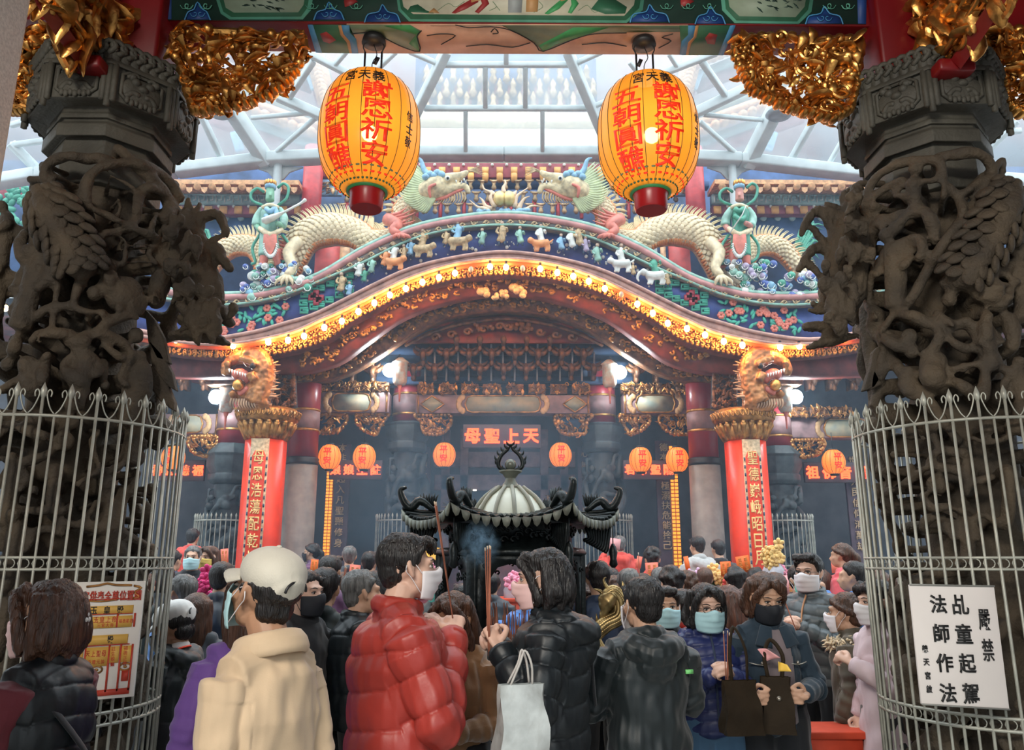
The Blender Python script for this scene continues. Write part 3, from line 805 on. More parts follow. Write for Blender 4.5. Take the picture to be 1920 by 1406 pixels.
# red canopy lamp roses, lanterns
paper = bpy.data.materials.new('lantern_paper'); paper.use_nodes = True
nt = paper.node_tree; nt.nodes.clear()
def node(t, **k):
    n = nt.nodes.new(t)
    for a, b in k.items(): setattr(n, a, b)
    return n
_o = node('ShaderNodeOutputMaterial'); _d = node('ShaderNodeBsdfPrincipled'); _t = node('ShaderNodeBsdfTranslucent'); _m = node('ShaderNodeMixShader')
_d.inputs['Base Color'].default_value = (.55, .3, .04, 1); _d.inputs['Roughness'].default_value = .3
_t.inputs[0].default_value = (.85, .46, .07, 1); _m.inputs[0].default_value = .5
_d.inputs['Emission Color'].default_value = (1, .42, .05, 1); _d.inputs['Emission Strength'].default_value = .24
nt.links.new(_d.outputs[0], _m.inputs[1]); nt.links.new(_t.outputs[0], _m.inputs[2]); _q = node('ShaderNodeBsdfTransparent'); _n = node('ShaderNodeMixShader'); _n.inputs[0].default_value = .13; _q.inputs[0].default_value = (1, .75, .4, 1); nt.links.new(_m.outputs[0], _n.inputs[1]); nt.links.new(_q.outputs[0], _n.inputs[2]); nt.links.new(_n.outputs[0], _o.inputs[0])
lred = mat('lantern_red', (.8, .03, .01), .5, var=.05, emit=(1, .04, .01), estr=.5)
bulbm = glow('warm_bulb', (1, .62, .25), 60)
def lantern(px, label, seed):
    c = P(px, 258, 4.0); cx, cy = c[0], 4.0
    z0, z1 = 3.625, 4.335; R0 = .281
    o = empty('paper_lantern', (cx, cy, z0), label, 'lantern', 'large lanterns hanging from the painted beam', 'thing')
    def prof(t):   # 0 bottom .. 1 top
        x = 2 * t - 1
        return R0 * (max(0, 1 - abs(x) ** 2.5) ** .52 * .76 + .24)
    rows = [(prof(t), z0 + (z1 - z0) * t) for t in np.linspace(0, 1, 40)]
    sh = MB().lathe([(.1, z0)] + rows + [(.09, z1)], (cx, cy, 0), 64, closed=False); sh = sh.build('shell', paper, o, True)
    w = MB()
    for i in range(24):
        a = i / 24 * 2 * PI
        w.tube([(cx + (r + .001) * math.cos(a), cy + (r + .001) * math.sin(a), z) for r, z in rows[::2]], .0019, 5)
    w.build('wire_ribs', black, o, True)
    m = MB(); m.lathe([(.082, z0 - .095), (.09, z0 - .085), (.09, z0 - .02), (.1, z0 + .005)], (cx, cy, 0), 32).build('base_cap', mat('lantern_cap', (.38, .012, .015), .3, var=.05), o, 40)
    MB().lathe([(.1, z0), (.1, z0 + .03), (.112, z0 + .03), (.112, z0)], (cx, cy, 0), 32).build('green_collar', paint['leafgreen'], o, True)
    ring = MB()
    def warp(v):
        # x = arc length, z = height
        out = []
        for x, y, z in v:
            t = min(1, max(0, (z - z0) / (z1 - z0))); r = prof(t) + .0025 + max(0, -y)
            a = -PI / 2 + x / R0
            out.append((cx + r * math.cos(a), cy + r * math.sin(a), z))
        return np.array(out)
    rt = MB(); off = (-.03 if px < 900 else -.05)
    write(rt, '謝恩祈安', (off + .115, 0, z0 + .475), (1, 0, 0), (0, 0, 1), .17, .115, .118, .014, th=.002, warp=warp)
    write(rt, '五朝圓醮', (off - .12, 0, z0 + .465), (1, 0, 0), (0, 0, 1), .17, .115, .118, .014, th=.002, warp=warp)
    rt.build('red_writing', lred, sh)
    bt = MB(); write(bt, '宮天義', (off - .05, 0, z0 + .575), (1, 0, 0), (0, 0, 1), .075, .08, .085, .01, False, th=.002, warp=warp)
    write(bt, '信士敬', (.3 + off * .5, 0, z0 + .38), (1, 0, 0), (0, 0, 1), .05, .06, .075, .01, th=.002, warp=warp)
    bt.build('black_writing', paint['ink'], sh)
    g = MB(); rr = random.Random(seed)
    for row, (h, n, rad, kk) in enumerate(((.022, 40, .011, 'g'), (.045, 30, .01, 'o'), (.068, 34, .008, 'g'))):
        for i in range(n):
            a = i / n * 2 * PI; r = prof(h / (z1 - z0)) + .001
            g.m = row
            g.ell((cx + r * math.cos(a), cy + r * math.sin(a), z0 + h), (.004, r * 2.2 / n, rad * .8), rotz(a), 6, 4)
    g.build('painted_border', [paint['green'], lred, paint['hill']], sh, True)
    h = MB()
    for sx in (-1, 1):
        h.tube([(cx + sx * .048, cy, z1 - .01), (cx + sx * .048, cy, BZ - .1)], .006, 6); h.tube([(cx + sx * .048, cy, BZ - .1), (cx + sx * .06, cy, BZ - .06), (cx + sx * .03, cy, BZ - .02)], .004, 5, 3)
    h.lathe([(.01, BZ - .05), (.07, BZ - .045), (.062, BZ - .008)], (cx, cy, 0), 20)
    h.tube([(cx, cy, BZ - .05), (cx + .02, cy, BZ - .12), (cx - .005, cy, BZ - .18), (cx + .002, cy, z1 - .05)], .003, 5, 3)
    h.build('hanger', black, o, True)
    tg = MB(); tg.box((cx + (.02 if px < 900 else -.03), cy - .005, BZ - .16), (.022, .004, .05), roty(.4)); tg.build('tag', black, o)
    b = MB(); b.ell((cx + .01, cy - .06, z0 + .33), .045); b.build('bulb', bulbm, o, True)
    return o
lantern(693, 'yellow paper lantern with red writing hanging nearer the yellow notice column', 1)
lantern(1215, 'yellow paper lantern with red writing hanging nearer the white notice column', 2)
# ---------------------------------------------------------------- cages and notices
def cage(ax, label, seed):
    o = empty('column_cage', (ax[0], ax[1], 0), label, 'railing', None, 'thing')
    R_, N = .525, 60; zt = 2.29
    def pt(a, z, r=R_): return (ax[0] + r * math.cos(a), ax[1] + r * math.sin(a), z)
    for z, r in ((zt, .008), (1.672, .007), (1.622, .007), (1.012, .008), (.962, .008), (.08, .012)):
        b = MB(); b.tube([pt(i / 72 * 2 * PI, z) for i in range(73)], r, 6, cap=False); b.build('ring', steel, o, True)
    hb = MB()
    for z in (1.647, .987):
        for i in range(N):
            a = (i + .5) / N * 2 * PI
            hb.tube([pt(a + .022 * math.cos(t) / R_, z + .021 * math.sin(t)) for t in np.linspace(0, 2 * PI, 11)], .0028, 5, cap=False)
    hb.build('hoop_band', steel, o, True)
    for i in range(N):
        a = (i + .25) / N * 2 * PI
        b = MB()
        if i % 2:
            b.tube([pt(a, .06), pt(a, zt + .09)], .0075, 6)
            b.tube([pt(a, zt + .075), pt(a, zt + .1), pt(a, zt + .118), pt(a, zt + .15)], [.006, .017, .015, .001], 4)
        else: b.tube([pt(a, .06), pt(a, zt)], .0062, 6)
        b.build('bar', steel, o, True)
        if i % 2 == 0:
            s = MB(); w = 2 * PI / N
            for sg in (-1, 1):
                pts = [pt(a, zt + .005)] + [pt(a + sg * w * x, zt + z) for x, z in ((.35, .03), (.62, .07), (.72, .1), (.55, .118), (.38, .105), (.42, .085))]
                s.tube(pts, .0035, 5, 3)
            s.build('scroll', steel, o, True)
cage(AXL, 'steel bar cage around the dark column, hung with the yellow and white notice', 1)
cage(AXR, 'steel bar cage around the dark column, hung with the black brush lettered notice', 2)
def board(name, c4, Y, th=.012):
    b = MB(); q = [P(x, y, Y) for x, y in c4]; b.poly(q, (0, 1, 0), th); return b, q
# plain white notice
b, q = board('notice', [(1705, 1096), (1864, 1099), (1893, 1330), (1728, 1320)], 3.46)
ob = empty('brush_notice', q[3], 'white notice with black brush writing on the column cage', 'notice', None, 'thing')
bd = b.build('board', white, ob, bevel=.002)
t = MB(); up = (q[0] - q[3]); hh = np.linalg.norm(up); up = up / hh; rt_ = (q[1] - q[0]); ww = np.linalg.norm(rt_); rt_ = rt_ / ww
def on(u, v): return q[3] + (q[2] - q[3]) * u + ((q[0] - q[3]) * (1 - u) + (q[1] - q[2]) * u) * v + V(0, -.002, 0)
ink = paint['ink']
write(t, '法師作法', on(.31, .84), rt_, up, .07, .075, .118, .018); write(t, '乩童起駕', on(.57, .84), rt_, up, .07, .08, .118, .015)
write(t, '嚴', on(.83, .72), rt_, up, .05, .09, .1, .008); write(t, '禁', on(.83, .47), rt_, up, .048, .09, .1, .008); write(t, '義天宮啟', on(.1, .46), rt_, up, .024, .03, .053, .015)
t.build('brush_writing', ink, bd)
fr = MB(); [fr.tube([on(a, b_), on(c, d)], .004, 5) for a, b_, c, d in ((0, 1, 1, 1), (0, 0, 1, 0))]; fr.build('clear_sleeve', mat('grey_tape', (.25, .25, .23), .3, var=.1), ob, True)
# temple plan notice
b, q = board('notice', [(118, 1092), (271, 1089), (249, 1306), (95, 1320)], 3.46)
ob = empty('temple_plan_notice', q[3], 'white and yellow notice with red lettering behind the woman in the black vest', 'notice', None, 'thing')
bd = b.build('board', mat('notice_white', (.85, .8, .72), .4, var=.03), ob, bevel=.002)
up = (q[0] - q[3]); up /= np.linalg.norm(up); rt_ = (q[1] - q[0]); rt_ /= np.linalg.norm(rt_)
yel = mat('notice_yellow', (.85, .5, .1), .5, var=.05); nred = mat('notice_red', (.62, .06, .03), .5, var=.05)
def rects(name, m, L, d=.003):
    bb = MB()
    for u0, v0, u1, v1 in L: bb.poly([on(u0, v0), on(u1, v0), on(u1, v1), on(u0, v1)], (0, -1, 0), d)
    bb.build(name, m, bd, split=True)
rects('yellow_band', yel, [(.1, .72, .9, .79), (.1, .6, .9, .7), (.1, .46, .87, .54), (.1, .28, .34, .45), (.36, .28, .66, .44), (.66, .3, .78, .44), (.8, .3, .93, .44)])
rects('red_rule', nred, [(.1, .715, .9, .722), (.37, .58, .39, .72), (.71, .6, .73, .72), (.92, .6, .94, .72), (.1, .45, .9, .457), (.36, .06, .38, .45), (.65, .06, .67, .45), (.79, .06, .81, .45), (.93, .06, .95, .45), (.3, .03, .95, .08), (.1, .845, .85, .852), (.84, .14, .92, .23)], .004)
t = MB(); write(t, '義天宮供奉全尊位置圖', on(.12, .88), rt_, up, .028, .04, .031, .01, False)
write(t, '玉皇上帝', on(.46, .675), rt_, up, .02, .025, .025, .01, False); write(t, '三官大帝', on(.5, .625), rt_, up, .014, .016, .018, .0, False); write(t, '福德星君', on(.76, .655), rt_, up, .013, .016, .015, .0, False)
write(t, '天上聖母', on(.4, .39), rt_, up, .018, .025, .022, .01, False); write(t, '中壇元帥', on(.43, .32), rt_, up, .014, .018, .018, .0, False); write(t, '註生娘娘', on(.71, .42), rt_, up, .016, .018, .02, .0); write(t, '福德正神', on(.86, .42), rt_, up, .016, .018, .02, .0)
t.build('red_writing', nred, bd)
t = MB(); write(t, '玉皇殿', on(.42, .755), rt_, up, .028, .032, .055, .02, False); write(t, '大', on(.36, .5), rt_, up, .026, .032); write(t, '殿', on(.66, .5), rt_, up, .026, .032); t.build('black_writing', ink, bd)
t = MB()
for u, v in ((.52, .25), (.87, .26)): t.tube([on(u + .07 * math.cos(a), v + .03 * math.sin(a)) for a in np.linspace(0, 2 * PI, 17)], .004, 6); t.ell(on(u, v), (.008, .003, .006))
t.tube([on(.3, .96), on(.45, .97), on(.55, .985), on(.65, .97), on(.85, .965)], .005, 6, 3); t.tube([on(.88, .96), on(.97, .94), on(.9, .9), on(.96, .86), on(.88, .85)], .005, 6, 3); t.tube([on(.3, .84), on(.5, .83), on(.7, .845)], .004, 6, 3)
t.build('scroll_border', golddull, bd, True)
# ---------------------------------------------------------------- hall shell
pl = P(64, 0, 1.7)
b = MB(); b.box((pl[0] - .3, 1.4, 2.65), (.6, .6, 5.3)); b.build('granite_pillar', granite, bevel=.02, label='pale speckled granite pillar at the edge of the entrance hall', cat='pillar', kind='structure')
b = MB(); b.box((0, .6, 5.42), (12, 7.4, .1)); b.build('ceiling', mat('hall_ceiling', (.12, .03, .02), .7, var=.1), kind='structure')
for s_, nm in ((-1, 'left'), (1, 'right')): b = MB(); b.box((s_ * 5.2, .2, 2.7), (.2, 6.4, 5.4)); b.build('wall_' + nm, mat('hall_wall', (.16, .06, .04), .7, var=.1), kind='structure')  # side walls out of view, added to cut fill light on the columns
floor_m = mat('floor_granite', (.33, .32, .3), .5, var=.12, scale=30)
b = MB(); b.box((0, 9, -.05), (26, 28, .1)); b.build('floor', floor_m, kind='structure')
# ================================================================ the porch roof across the courtyard
MX = 945.0
dkred = mat('old_red_timber', (.17, .03, .022), .55, var=.25, scale=5)
navy = mat('dark_blue_paint', (.03, .06, .12), .6, var=.2, scale=4)
carved = mat('carved_gilt_timber', (.17, .07, .028), .5, .35, var=.35, scale=10, bump=.4, bscale=25)
pinkm = mat('pink_moulding', (.55, .3, .24), .5, var=.15, scale=8)
orange_m = mat('orange_moulding', (.75, .12, .03), .45, var=.1)
bluep = mat('ultramarine_panel', (.045, .08, .3), .5, var=.2, scale=5)
mint = mat('mint_glaze', (.3, .52, .42), .35, var=.15, scale=8)
rosem = mat('rose_roll', (.5, .22, .2), .45, var=.15, scale=6)
cream = mat('cream_glaze', (.82, .66, .42), .4, var=.12, scale=14)
orangeg = mat('orange_glaze', (.85, .33, .12), .4, var=.12, scale=10)
green_g = mat('green_glaze', (.08, .36, .24), .4, var=.15, scale=9)
blueg = mat('pale_blue_glaze', (.28, .5, .68), .4, var=.15, scale=9)
coral = mat('coral_glaze', (.72, .2, .14), .4, var=.12, scale=9)
whiteg = mat('white_glaze', (.78, .78, .72), .4, var=.1, scale=9)
lilac = mat('lilac_glaze', (.5, .4, .55), .4, var=.15, scale=9)
tanf = mat('tan_glaze', (.55, .38, .2), .45, var=.2, scale=20)
skin_f = mat('figure_skin', (.62, .42, .3), .5, var=.08)
def curve(half, n=60):
    """right half of a symmetric eave line (px from the axis, row) -> full line in pixels"""
    h = np.array(half, float)
    full = np.vstack([np.stack([MX - h[::-1, 0], h[::-1, 1]], 1)[:-1], np.stack([MX + h[:, 0], h[:, 1]], 1)])
    p = smooth_path(np.column_stack([full, np.zeros(len(full))]), 6)[:, :2]
    return p
TAIL = [(640, 540), (760, 516), (900, 480)]
def tl(d): return [(x, y + d) for x, y in TAIL]
cTop = curve([(0, 401), (90, 409), (175, 428), (263, 466), (350, 517), (438, 545), (500, 552), (582, 551)] + tl(0))
cTopB = curve([(0, 423), (90, 430), (175, 451), (263, 493), (328, 521), (416, 556), (504, 572), (580, 571)] + tl(20))
cBlueB = curve([(0, 470), (90, 480), (175, 501), (241, 530), (306, 563), (361, 589), (416, 605), (469, 620), (569, 634)] + [(660, 622), (780, 594), (900, 560)])
cPinkB = curve([(0, 485), (90, 494), (175, 520), (241, 551), (306, 583), (350, 602), (402, 624), (502, 644), (569, 645)] + [(660, 634), (780, 608), (900, 574)])
cFr = curve([(0, 513), (90, 521), (175, 544), (241, 577), (285, 600), (335, 636), (402, 657), (469, 667), (569, 667)] + [(660, 656), (780, 630), (900, 596)])
cA1 = curve([(0, 546), (100, 560), (190, 592), (260, 640), (320, 680), (420, 700), (560, 704), (700, 700)])
cA2 = curve([(0, 580), (100, 592), (170, 622), (240, 668), (300, 700), (380, 716), (560, 720)])
def resample(c, n=90):
    d = np.concatenate([[0], np.cumsum(np.linalg.norm(np.diff(c, axis=0), axis=1))])
    s = np.linspace(0, d[-1], n)
    return np.stack([np.interp(s, d, c[:, 0]), np.interp(s, d, c[:, 1])], 1)
def yat(c, x): return float(np.interp(x, c[:, 0], c[:, 1]))
def ribbon(name, ca, cb, Y, th, m, root, smooth=False):
    xs = np.linspace(max(ca[0, 0], cb[0, 0]), min(ca[-1, 0], cb[-1, 0]), 110)
    b = MB(); g = []
    A = [P(x, yat(ca, x), Y) for x in xs]; B = [P(x, yat(cb, x), Y) for x in xs]
    d = V(0, th, 0)
    b.sheet([[a + d for a in A], A, B, [q + d for q in B], [a + d for a in A]])
    return b.build(name, m, root)
def along(c, Y, dy=0): return [P(x, y + dy, Y) for x, y in resample(c)]
roof = empty('porch_roof', (0, 12, 4.9), 'curved porch roof edge with blue figure frieze and gilded fringe', 'roof', None, 'thing')
EY = 11.5
ribbon('gilded_board', cPinkB, cFr, EY + .12, .06, carved, roof)
ribbon('orange_soffit', curve([(0, 485), (90, 494), (175, 520), (241, 551), (306, 583), (350, 602), (402, 624), (502, 644), (569, 645), (660, 634), (780, 608), (900, 574)]), curve([(0, 496), (90, 505), (175, 530), (241, 561), (306, 593), (350, 613), (402, 634), (502, 653), (569, 654), (660, 643), (780, 617), (900, 583)]), EY + .02, .1, orange_m, roof)
ribbon('pink_moulding', cBlueB, cPinkB, EY - .08, .3, pinkm, roof)
b = MB(); b.tube(along(cBlueB, EY - .1, 2), .03, 8); b.tube(along(cPinkB, EY - .1, -1), .022, 8); b.build('moulding_roll', pinkm, roof, True)
ribbon('blue_frieze', cTopB, cBlueB, EY + .12, .1, bluep, roof)
ribbon('carved_band', cTop, cTopB, EY - .02, .26, mat('band_paint', (.3, .2, .13), .5, var=.5, scale=9, col2=(.1, .13, .16)), roof)
b = MB(); b.tube(along(cTop, EY - .02, 5), .05, 10); b.build('rose_roll', rosem, roof, True)
b = MB(); b.tube(along(cTop, EY + .03, -1), .045, 10); b.tube(along(cTopB, EY - .03, -2), .02, 8); b.build('mint_roll', mint, roof, True)
# scrolls on the carved band
b = MB(); rr = random.Random(4); bp = resample((cTop + cTopB[:len(cTop)]) / 2 if len(cTop) == len(cTopB) else cTop, 84)
for i, (x, y) in enumerate(bp):
    yy = (yat(cTop, x) + yat(cTopB, x)) / 2 + 3
    s = (-1) ** i
    b.tube([P(x + s * 5 * (1 - t / 7) * math.cos(t * .9), yy + 4.5 * (1 - t / 7) * math.sin(t * .9), EY - .04) for t in range(7)], .012, 5)
    b.tube([P(x - 6, yy + s * 3, EY - .035), P(x, yy - s * 3, EY - .04), P(x + 7, yy + s * 2, EY - .035)], .01, 5, 3)
b.build('band_scrolls', tanf, roof, True)
# gilded fringe
b = MB()
xs = resample(cFr, 190)
for i, (x, y) in enumerate(xs):
    if not 285 < x < 1640: continue
    y0 = yat(cPinkB, x) + 10
    for k in range(3):
        cy_ = y0 + (y - y0) * (k + .5) / 3; s = rr.choice((-1, 1)); a0 = rr.uniform(0, 6)
        b.tube([P(x + s * 4.6 * (1 - t / 8) * math.cos(a0 + t * .85), cy_ + 4.6 * (1 - t / 8) * math.sin(a0 + t * .85), EY + .06) for t in range(7)], .014, 5)
    b.ell(P(x, y, EY + .08), (.026, .03, .03), None, 6, 4)
b.build('gilded_fringe', golddull, roof, True)
# plain slab behind the crest, out of view, added to block light
ribbon('roof_slab', cTop, cTopB, EY + .2, 4.2, dkred, roof)
ribbon('porch_soffit', cFr, curve([(0, 505), (90, 513), (175, 536), (241, 569), (285, 592), (335, 628), (402, 649), (469, 659), (569, 659), (660, 648), (780, 622), (900, 588)]), EY + .2, 2.6, dkred, roof)
# vault arches stepping back under the roof
for nm, ca, cb, Y, m in (('vault_arch', cFr, cA1, 12.0, dkred), ('vault_arch', cA1, cA2, 12.6, carved)):
    ribbon(nm, ca, cb, Y, .3, m, roof)
b = MB()
for ca, cb, Y, n, k in ((cFr, cA1, 11.95, 70, 2), (cA1, cA2, 12.55, 70, 2)):
    for x, _ in resample(ca[(ca[:, 0] > 560) & (ca[:, 0] < 1330)], n):
        for j in range(k):
            y = yat(ca, x) + (yat(cb, x) - yat(ca, x)) * rr.uniform(.2, .85)
            a0 = rr.uniform(0, 6)
            b.tube([P(x + rr.uniform(-2, 2) + 6 * (1 - t / 8) * math.cos(a0 + t * .8), y + 5 * (1 - t / 8) * math.sin(a0 + t * .8), Y) for t in range(7)], .022, 5)
b.build('arch_scrollwork', golddull, roof, True)
b = MB()
for x, y, r in ((905, 545, 11), (968, 543, 12), (985, 550, 9), (930, 556, 7), (945, 552, 8)):
    for j in range(6): b.ell(P(x + rr.uniform(-r, r) * .7, y + rr.uniform(-r, r) * .6, 11.85), r * .0055, None, 8, 6)
b.build('cloud_carving', tanf, roof, True)
# gable panel
gab = [(760, 642), (800, 622), (850, 605), (900, 596), (945, 592), (990, 596), (1040, 605), (1090, 622), (1130, 642)]
b = MB(); b.poly([P(x, y, 13.0) for x, y in gab], (0, 1, 0), .1); b.build('gable_panel', dkred, roof)
b = MB()
for s in (-1, 1):
    for k in range(5):
        x0 = 945 + s * (8 + 30 * k); y0 = 612 + k * 5
        b.tube([P(x0 + 9 * (1 - t / 9) * math.cos(t * s), y0 + 7 * (1 - t / 9) * math.sin(t * s), 12.92) for t in range(8)], .03, 6, 3)
for j in range(26): b.ell(P(945 + rr.uniform(-60, 60), 612 + rr.uniform(-6, 6), 12.92), .045, None, 7, 5)
b.tube([P(x, y + 6, 12.95) for x, y in gab], .03, 6, 3)
b.build('gable_carving', carved, roof, True)
# bulbs along the eave
st = empty('eave_light_string', P(945, 500, EY), 'string of glowing bulbs along the gilded fringe of the curved roof', 'lights', None, 'thing')
BUL = [(919, 500), (949, 501), (853, 512), (823, 520), (792, 529), (761, 541), (731, 553), (702, 568), (672, 584), (641, 602), (608, 614), (570, 630), (540, 638), (503, 641), (437, 648), (330, 637), (1013, 504), (1045, 511), (1075, 518), (1104, 527), (1134, 541), (1195, 570), (1224, 587), (1252, 606), (1288, 616), (1322, 628), (1357, 640), (1392, 647), (1463, 651), (1499, 649), (1590, 632), (10, 578)]
eb = glow('eave_bulb', (1, .4, .1), 170)
for x, y in BUL:
    q = P(x, y, EY - .08)
    o = MB().ell(q, (.042, .042, .05), None, 12, 8).build('bulb', eb, st, True)
    MB().lathe([(.02, .03), (.02, .1)], q, 8).build('socket', black, st)
for x, y in ((883, 505), (980, 503), (1165, 552)):
    MB().ell(P(x, y, EY - .08), (.04, .04, .05), None, 10, 8).build('dark_bulb', mat('unlit_glass', (.5, .42, .32), .2), st, True)
# ================================================================ crest: dragons, pearl, statues, frieze figures
def dragon(s, label):
    """ridge dragon; s = -1 faces the pearl from the photo's left side"""
    X = lambda d: MX + s * d
    Y = 11.9
    o = empty('ridge_dragon', P(X(350), 470, Y), label, 'dragon sculpture', 'roof ridge dragons', 'thing')
    path = [(112, 352, -.2), (150, 372, -.1), (185, 392, .05), (192, 420, .1), (205, 447, .05), (250, 455, 0), (285, 437, 0), (330, 432, 0), (372, 448, 0), (395, 490, 0), (412, 525, .1), (440, 520, .25), (455, 480, .3), (480, 462, .3), (520, 470, .3), (560, 520, .35)]
    rad = [.1, .15, .17, .17, .17, .2, .24, .27, .26, .22, .18, .16, .16, .17, .17, .12]
    pts = smooth_path([P(X(d), y, Y + dz) for d, y, dz in path], 8)
    r = np.interp(np.linspace(0, len(path) - 1, len(pts)), np.arange(len(path)), rad)
    bd = MB().tube(pts, r, 16).build('body', cream, o, True)
    t, A, B = frames(pts); sc = MB(); fin = MB(); bel = MB(); rd = MB()
    for i in range(4, len(pts) - 2):
        n = np.cross(t[i], V(0, 1, 0)); n /= np.linalg.norm(n)
        if i < 40: n = n if n[2] * (1 if True else 1) > 0 or abs(n[2]) < .3 else -n
        n = n if n[2] > -.2 else -n
        f = V(0, -1, 0)
        for k in range(5):                          # overlapping scales on the near side
            an = (k - 2) * .5 + (.25 if i % 2 else 0)
            d = n * math.sin(an) + f * math.cos(an)
            q = pts[i] + d * r[i] * .99
            e = np.cross(d, t[i]); e /= np.linalg.norm(e)
            sc.ell(q, (r[i] * .22, r[i] * .26, .018), np.stack([e, t[i] * .95 + d * .25, d], 1), 8, 5)
        q = pts[i] + n * r[i]
        rd.ell(q - n * .02 + f * .03, (.05, .06, .05), None, 8, 5)
        for h in (0, .5):
            b0 = q + (pts[min(i + 1, len(pts) - 1)] - pts[i]) * h
            fin.tube([b0 - n * .02, b0 + n * .1 + t[i] * .03, b0 + n * .2 + t[i] * .09], [.02, .014, .003], 5, 2)
        bel.tube([pts[i] - n * r[i] * .98 + f * .06, pts[i] - n * r[i] * .8 + f * r[i] * .62], [.03, .024], 6)
    sc.build('scaled_hide', cream, bd, True); fin.build('back_fin', mat('pale_fin', (.8, .66, .38), .4, var=.15), bd, True); rd.build('dorsal_ridge', orangeg, bd, True); bel.build('belly_plates', orangeg, bd, True)
    # head, facing the pearl
    h = Clay(); hq = lambda d, y, dz=0: P(X(d), y, Y - .25 + dz)
    h.tube([hq(150, 362, .1), hq(130, 352), hq(115, 345)], [.16, .2, .17], 12, 3); h.tube([hq(118, 340), hq(100, 335), hq(82, 330), hq(68, 322)], [.12, .1, .07, .04], 10, 3)
    h.tube([hq(132, 362), hq(108, 358), hq(88, 350), hq(72, 350), hq(66, 362)], [.12, .085, .065, .055, .04], 10, 3)
    h.cast('head', mat('dragon_face', (.74, .6, .36), .45, var=.2, scale=12), o, .02, 2)
    c = MB()
    for k in range(5): c.ell(hq(118 + k * 7, 327 - (k % 2) * 4 + k * 1.2, -.12), (.07, .06, .06), None, 9, 6)
    c.tube([hq(140, 330), hq(150, 318), hq(156, 300), hq(165, 296)], [.06, .045, .03, .01], 8, 3); c.build('brow_and_horn', blueg, o, True)
    e = MB(); e.ell(hq(106, 334, -.16), .042, None, 10, 7); e.build('eye', whiteg, o, True)
    e = MB(); e.ell(hq(105.4, 334, -.2), .022, None, 8, 6); e.build('pupil', black, o, True)
    m = MB()
    for k in range(22):                             # mane fan
        a = -1.1 + k / 21 * 2.5
        p0 = hq(128 + 14 * math.cos(a), 356 + 16 * math.sin(a), -.02)
        p1 = hq(140 + 36 * math.cos(a), 356 + 42 * math.sin(a), .05); p2 = hq(146 + 54 * math.cos(a), 352 + 48 * math.sin(a) - 6, .1)
        m.tube([p0, p1, p2], [.03, .026, .004], 6, 3)
    m.build('mane', mat('pale_green_mane', (.6, .66, .38), .45, var=.15), o, True)
    m = MB()
    for k in range(12): m.tube([hq(74 + k * 5, 360 + k * .6), hq(72 + k * 5, 372 + k * .4), hq(78 + k * 5, 382)], [.018, .014, .003], 5, 2)
    for k in range(6): m.tube([hq(68, 322), hq(58, 316 + k), hq(42 - k, 311 + k * 4)], [.02, .012, .003], 5, 2)
    m.build('beard_and_whiskers', tanf, o, True)
    m = MB(); m.tube([hq(76, 354), hq(95, 362), hq(115, 372), hq(140, 376)], [.02, .035, .035, .02], 6, 3); m.tube([hq(128, 345, -.2), hq(140, 352, -.2), hq(138, 370, -.16)], [.02, .03, .02], 6, 3); m.build('red_lip', coral, o, True)
    m = MB()
    for d, y in ((72, 343), (80, 344), (75, 335), (90, 338)): m.tube([hq(d, y, -.06), hq(d - 1, y - 6 if y > 340 else y + 6, -.06)], [.016, .003], 6)
    m.build('teeth', whiteg, o, True)
    for k, (d, y, z_) in enumerate(((392, 470, 1), (212, 418, .45))):      # clawed legs and flame tufts
        g = MB(); sgn = 1 if k == 0 else -1
        g.tube([hq(d - 8 * sgn, y - 18 * z_), hq(d + 12 * sgn, y + 4, -.1), hq(d + 4 * sgn, y + 30 * z_, -.15), hq(d + 14 * sgn, y + 46 * z_, -.2)], [.1, .1, .075, .06], 8, 3)
        for j in range(4): g.tube([hq(d + 14 * sgn, y + 46 * z_, -.2), hq(d + (6 + j * 9) * sgn, y + 56 * z_, -.25), hq(d + (4 + j * 11) * sgn, y + 66 * z_, -.22)], [.04, .03, .004], 6, 2)
        g.build('leg', coral if k else cream, o, True)
        f = MB()
        for j in range(12): f.tube([hq(d + 2 * sgn, y - 14 + j * 4), hq(d + (18 + j % 3 * 5) * sgn, y - 20 + j * 4.5), hq(d + (30 + j % 3 * 8) * sgn, y - 30 + j * 5)], [.035, .025, .003], 5, 2)
        f.build('flame_tuft', coral, o, True)
    f = MB()
    for j in range(16): f.tube([hq(540, 500, .6), hq(556 + j % 4 * 8, 480 - j * 4, .6), hq(575 + j % 5 * 8, 455 - j * 5 + 40, .6)], [.04, .03, .003], 5, 2)
    f.build('tail_tuft', green_g, o, True)
    return o
dragon(-1, 'cream scaled ridge dragon behind the green faced guardian')
dragon(1, 'cream scaled ridge dragon behind the red faced guardian')
o = empty('flaming_pearl', P(945, 400, 11.8), 'gold flaming pearl on blue clouds at the crest of the curved roof', 'pearl ornament', None, 'thing')
pg = mat('pearl_gold', (.85, .62, .26), .3, .5, var=.1)
b = MB(); b.ell(P(937, 373, 11.75), (.11, .12, .135)); b.ell(P(954, 373, 11.75), (.11, .12, .135)); b.build('pearl', pg, o, True)
fm = mat('pale_flame', (.86, .62, .42), .45, var=.1)
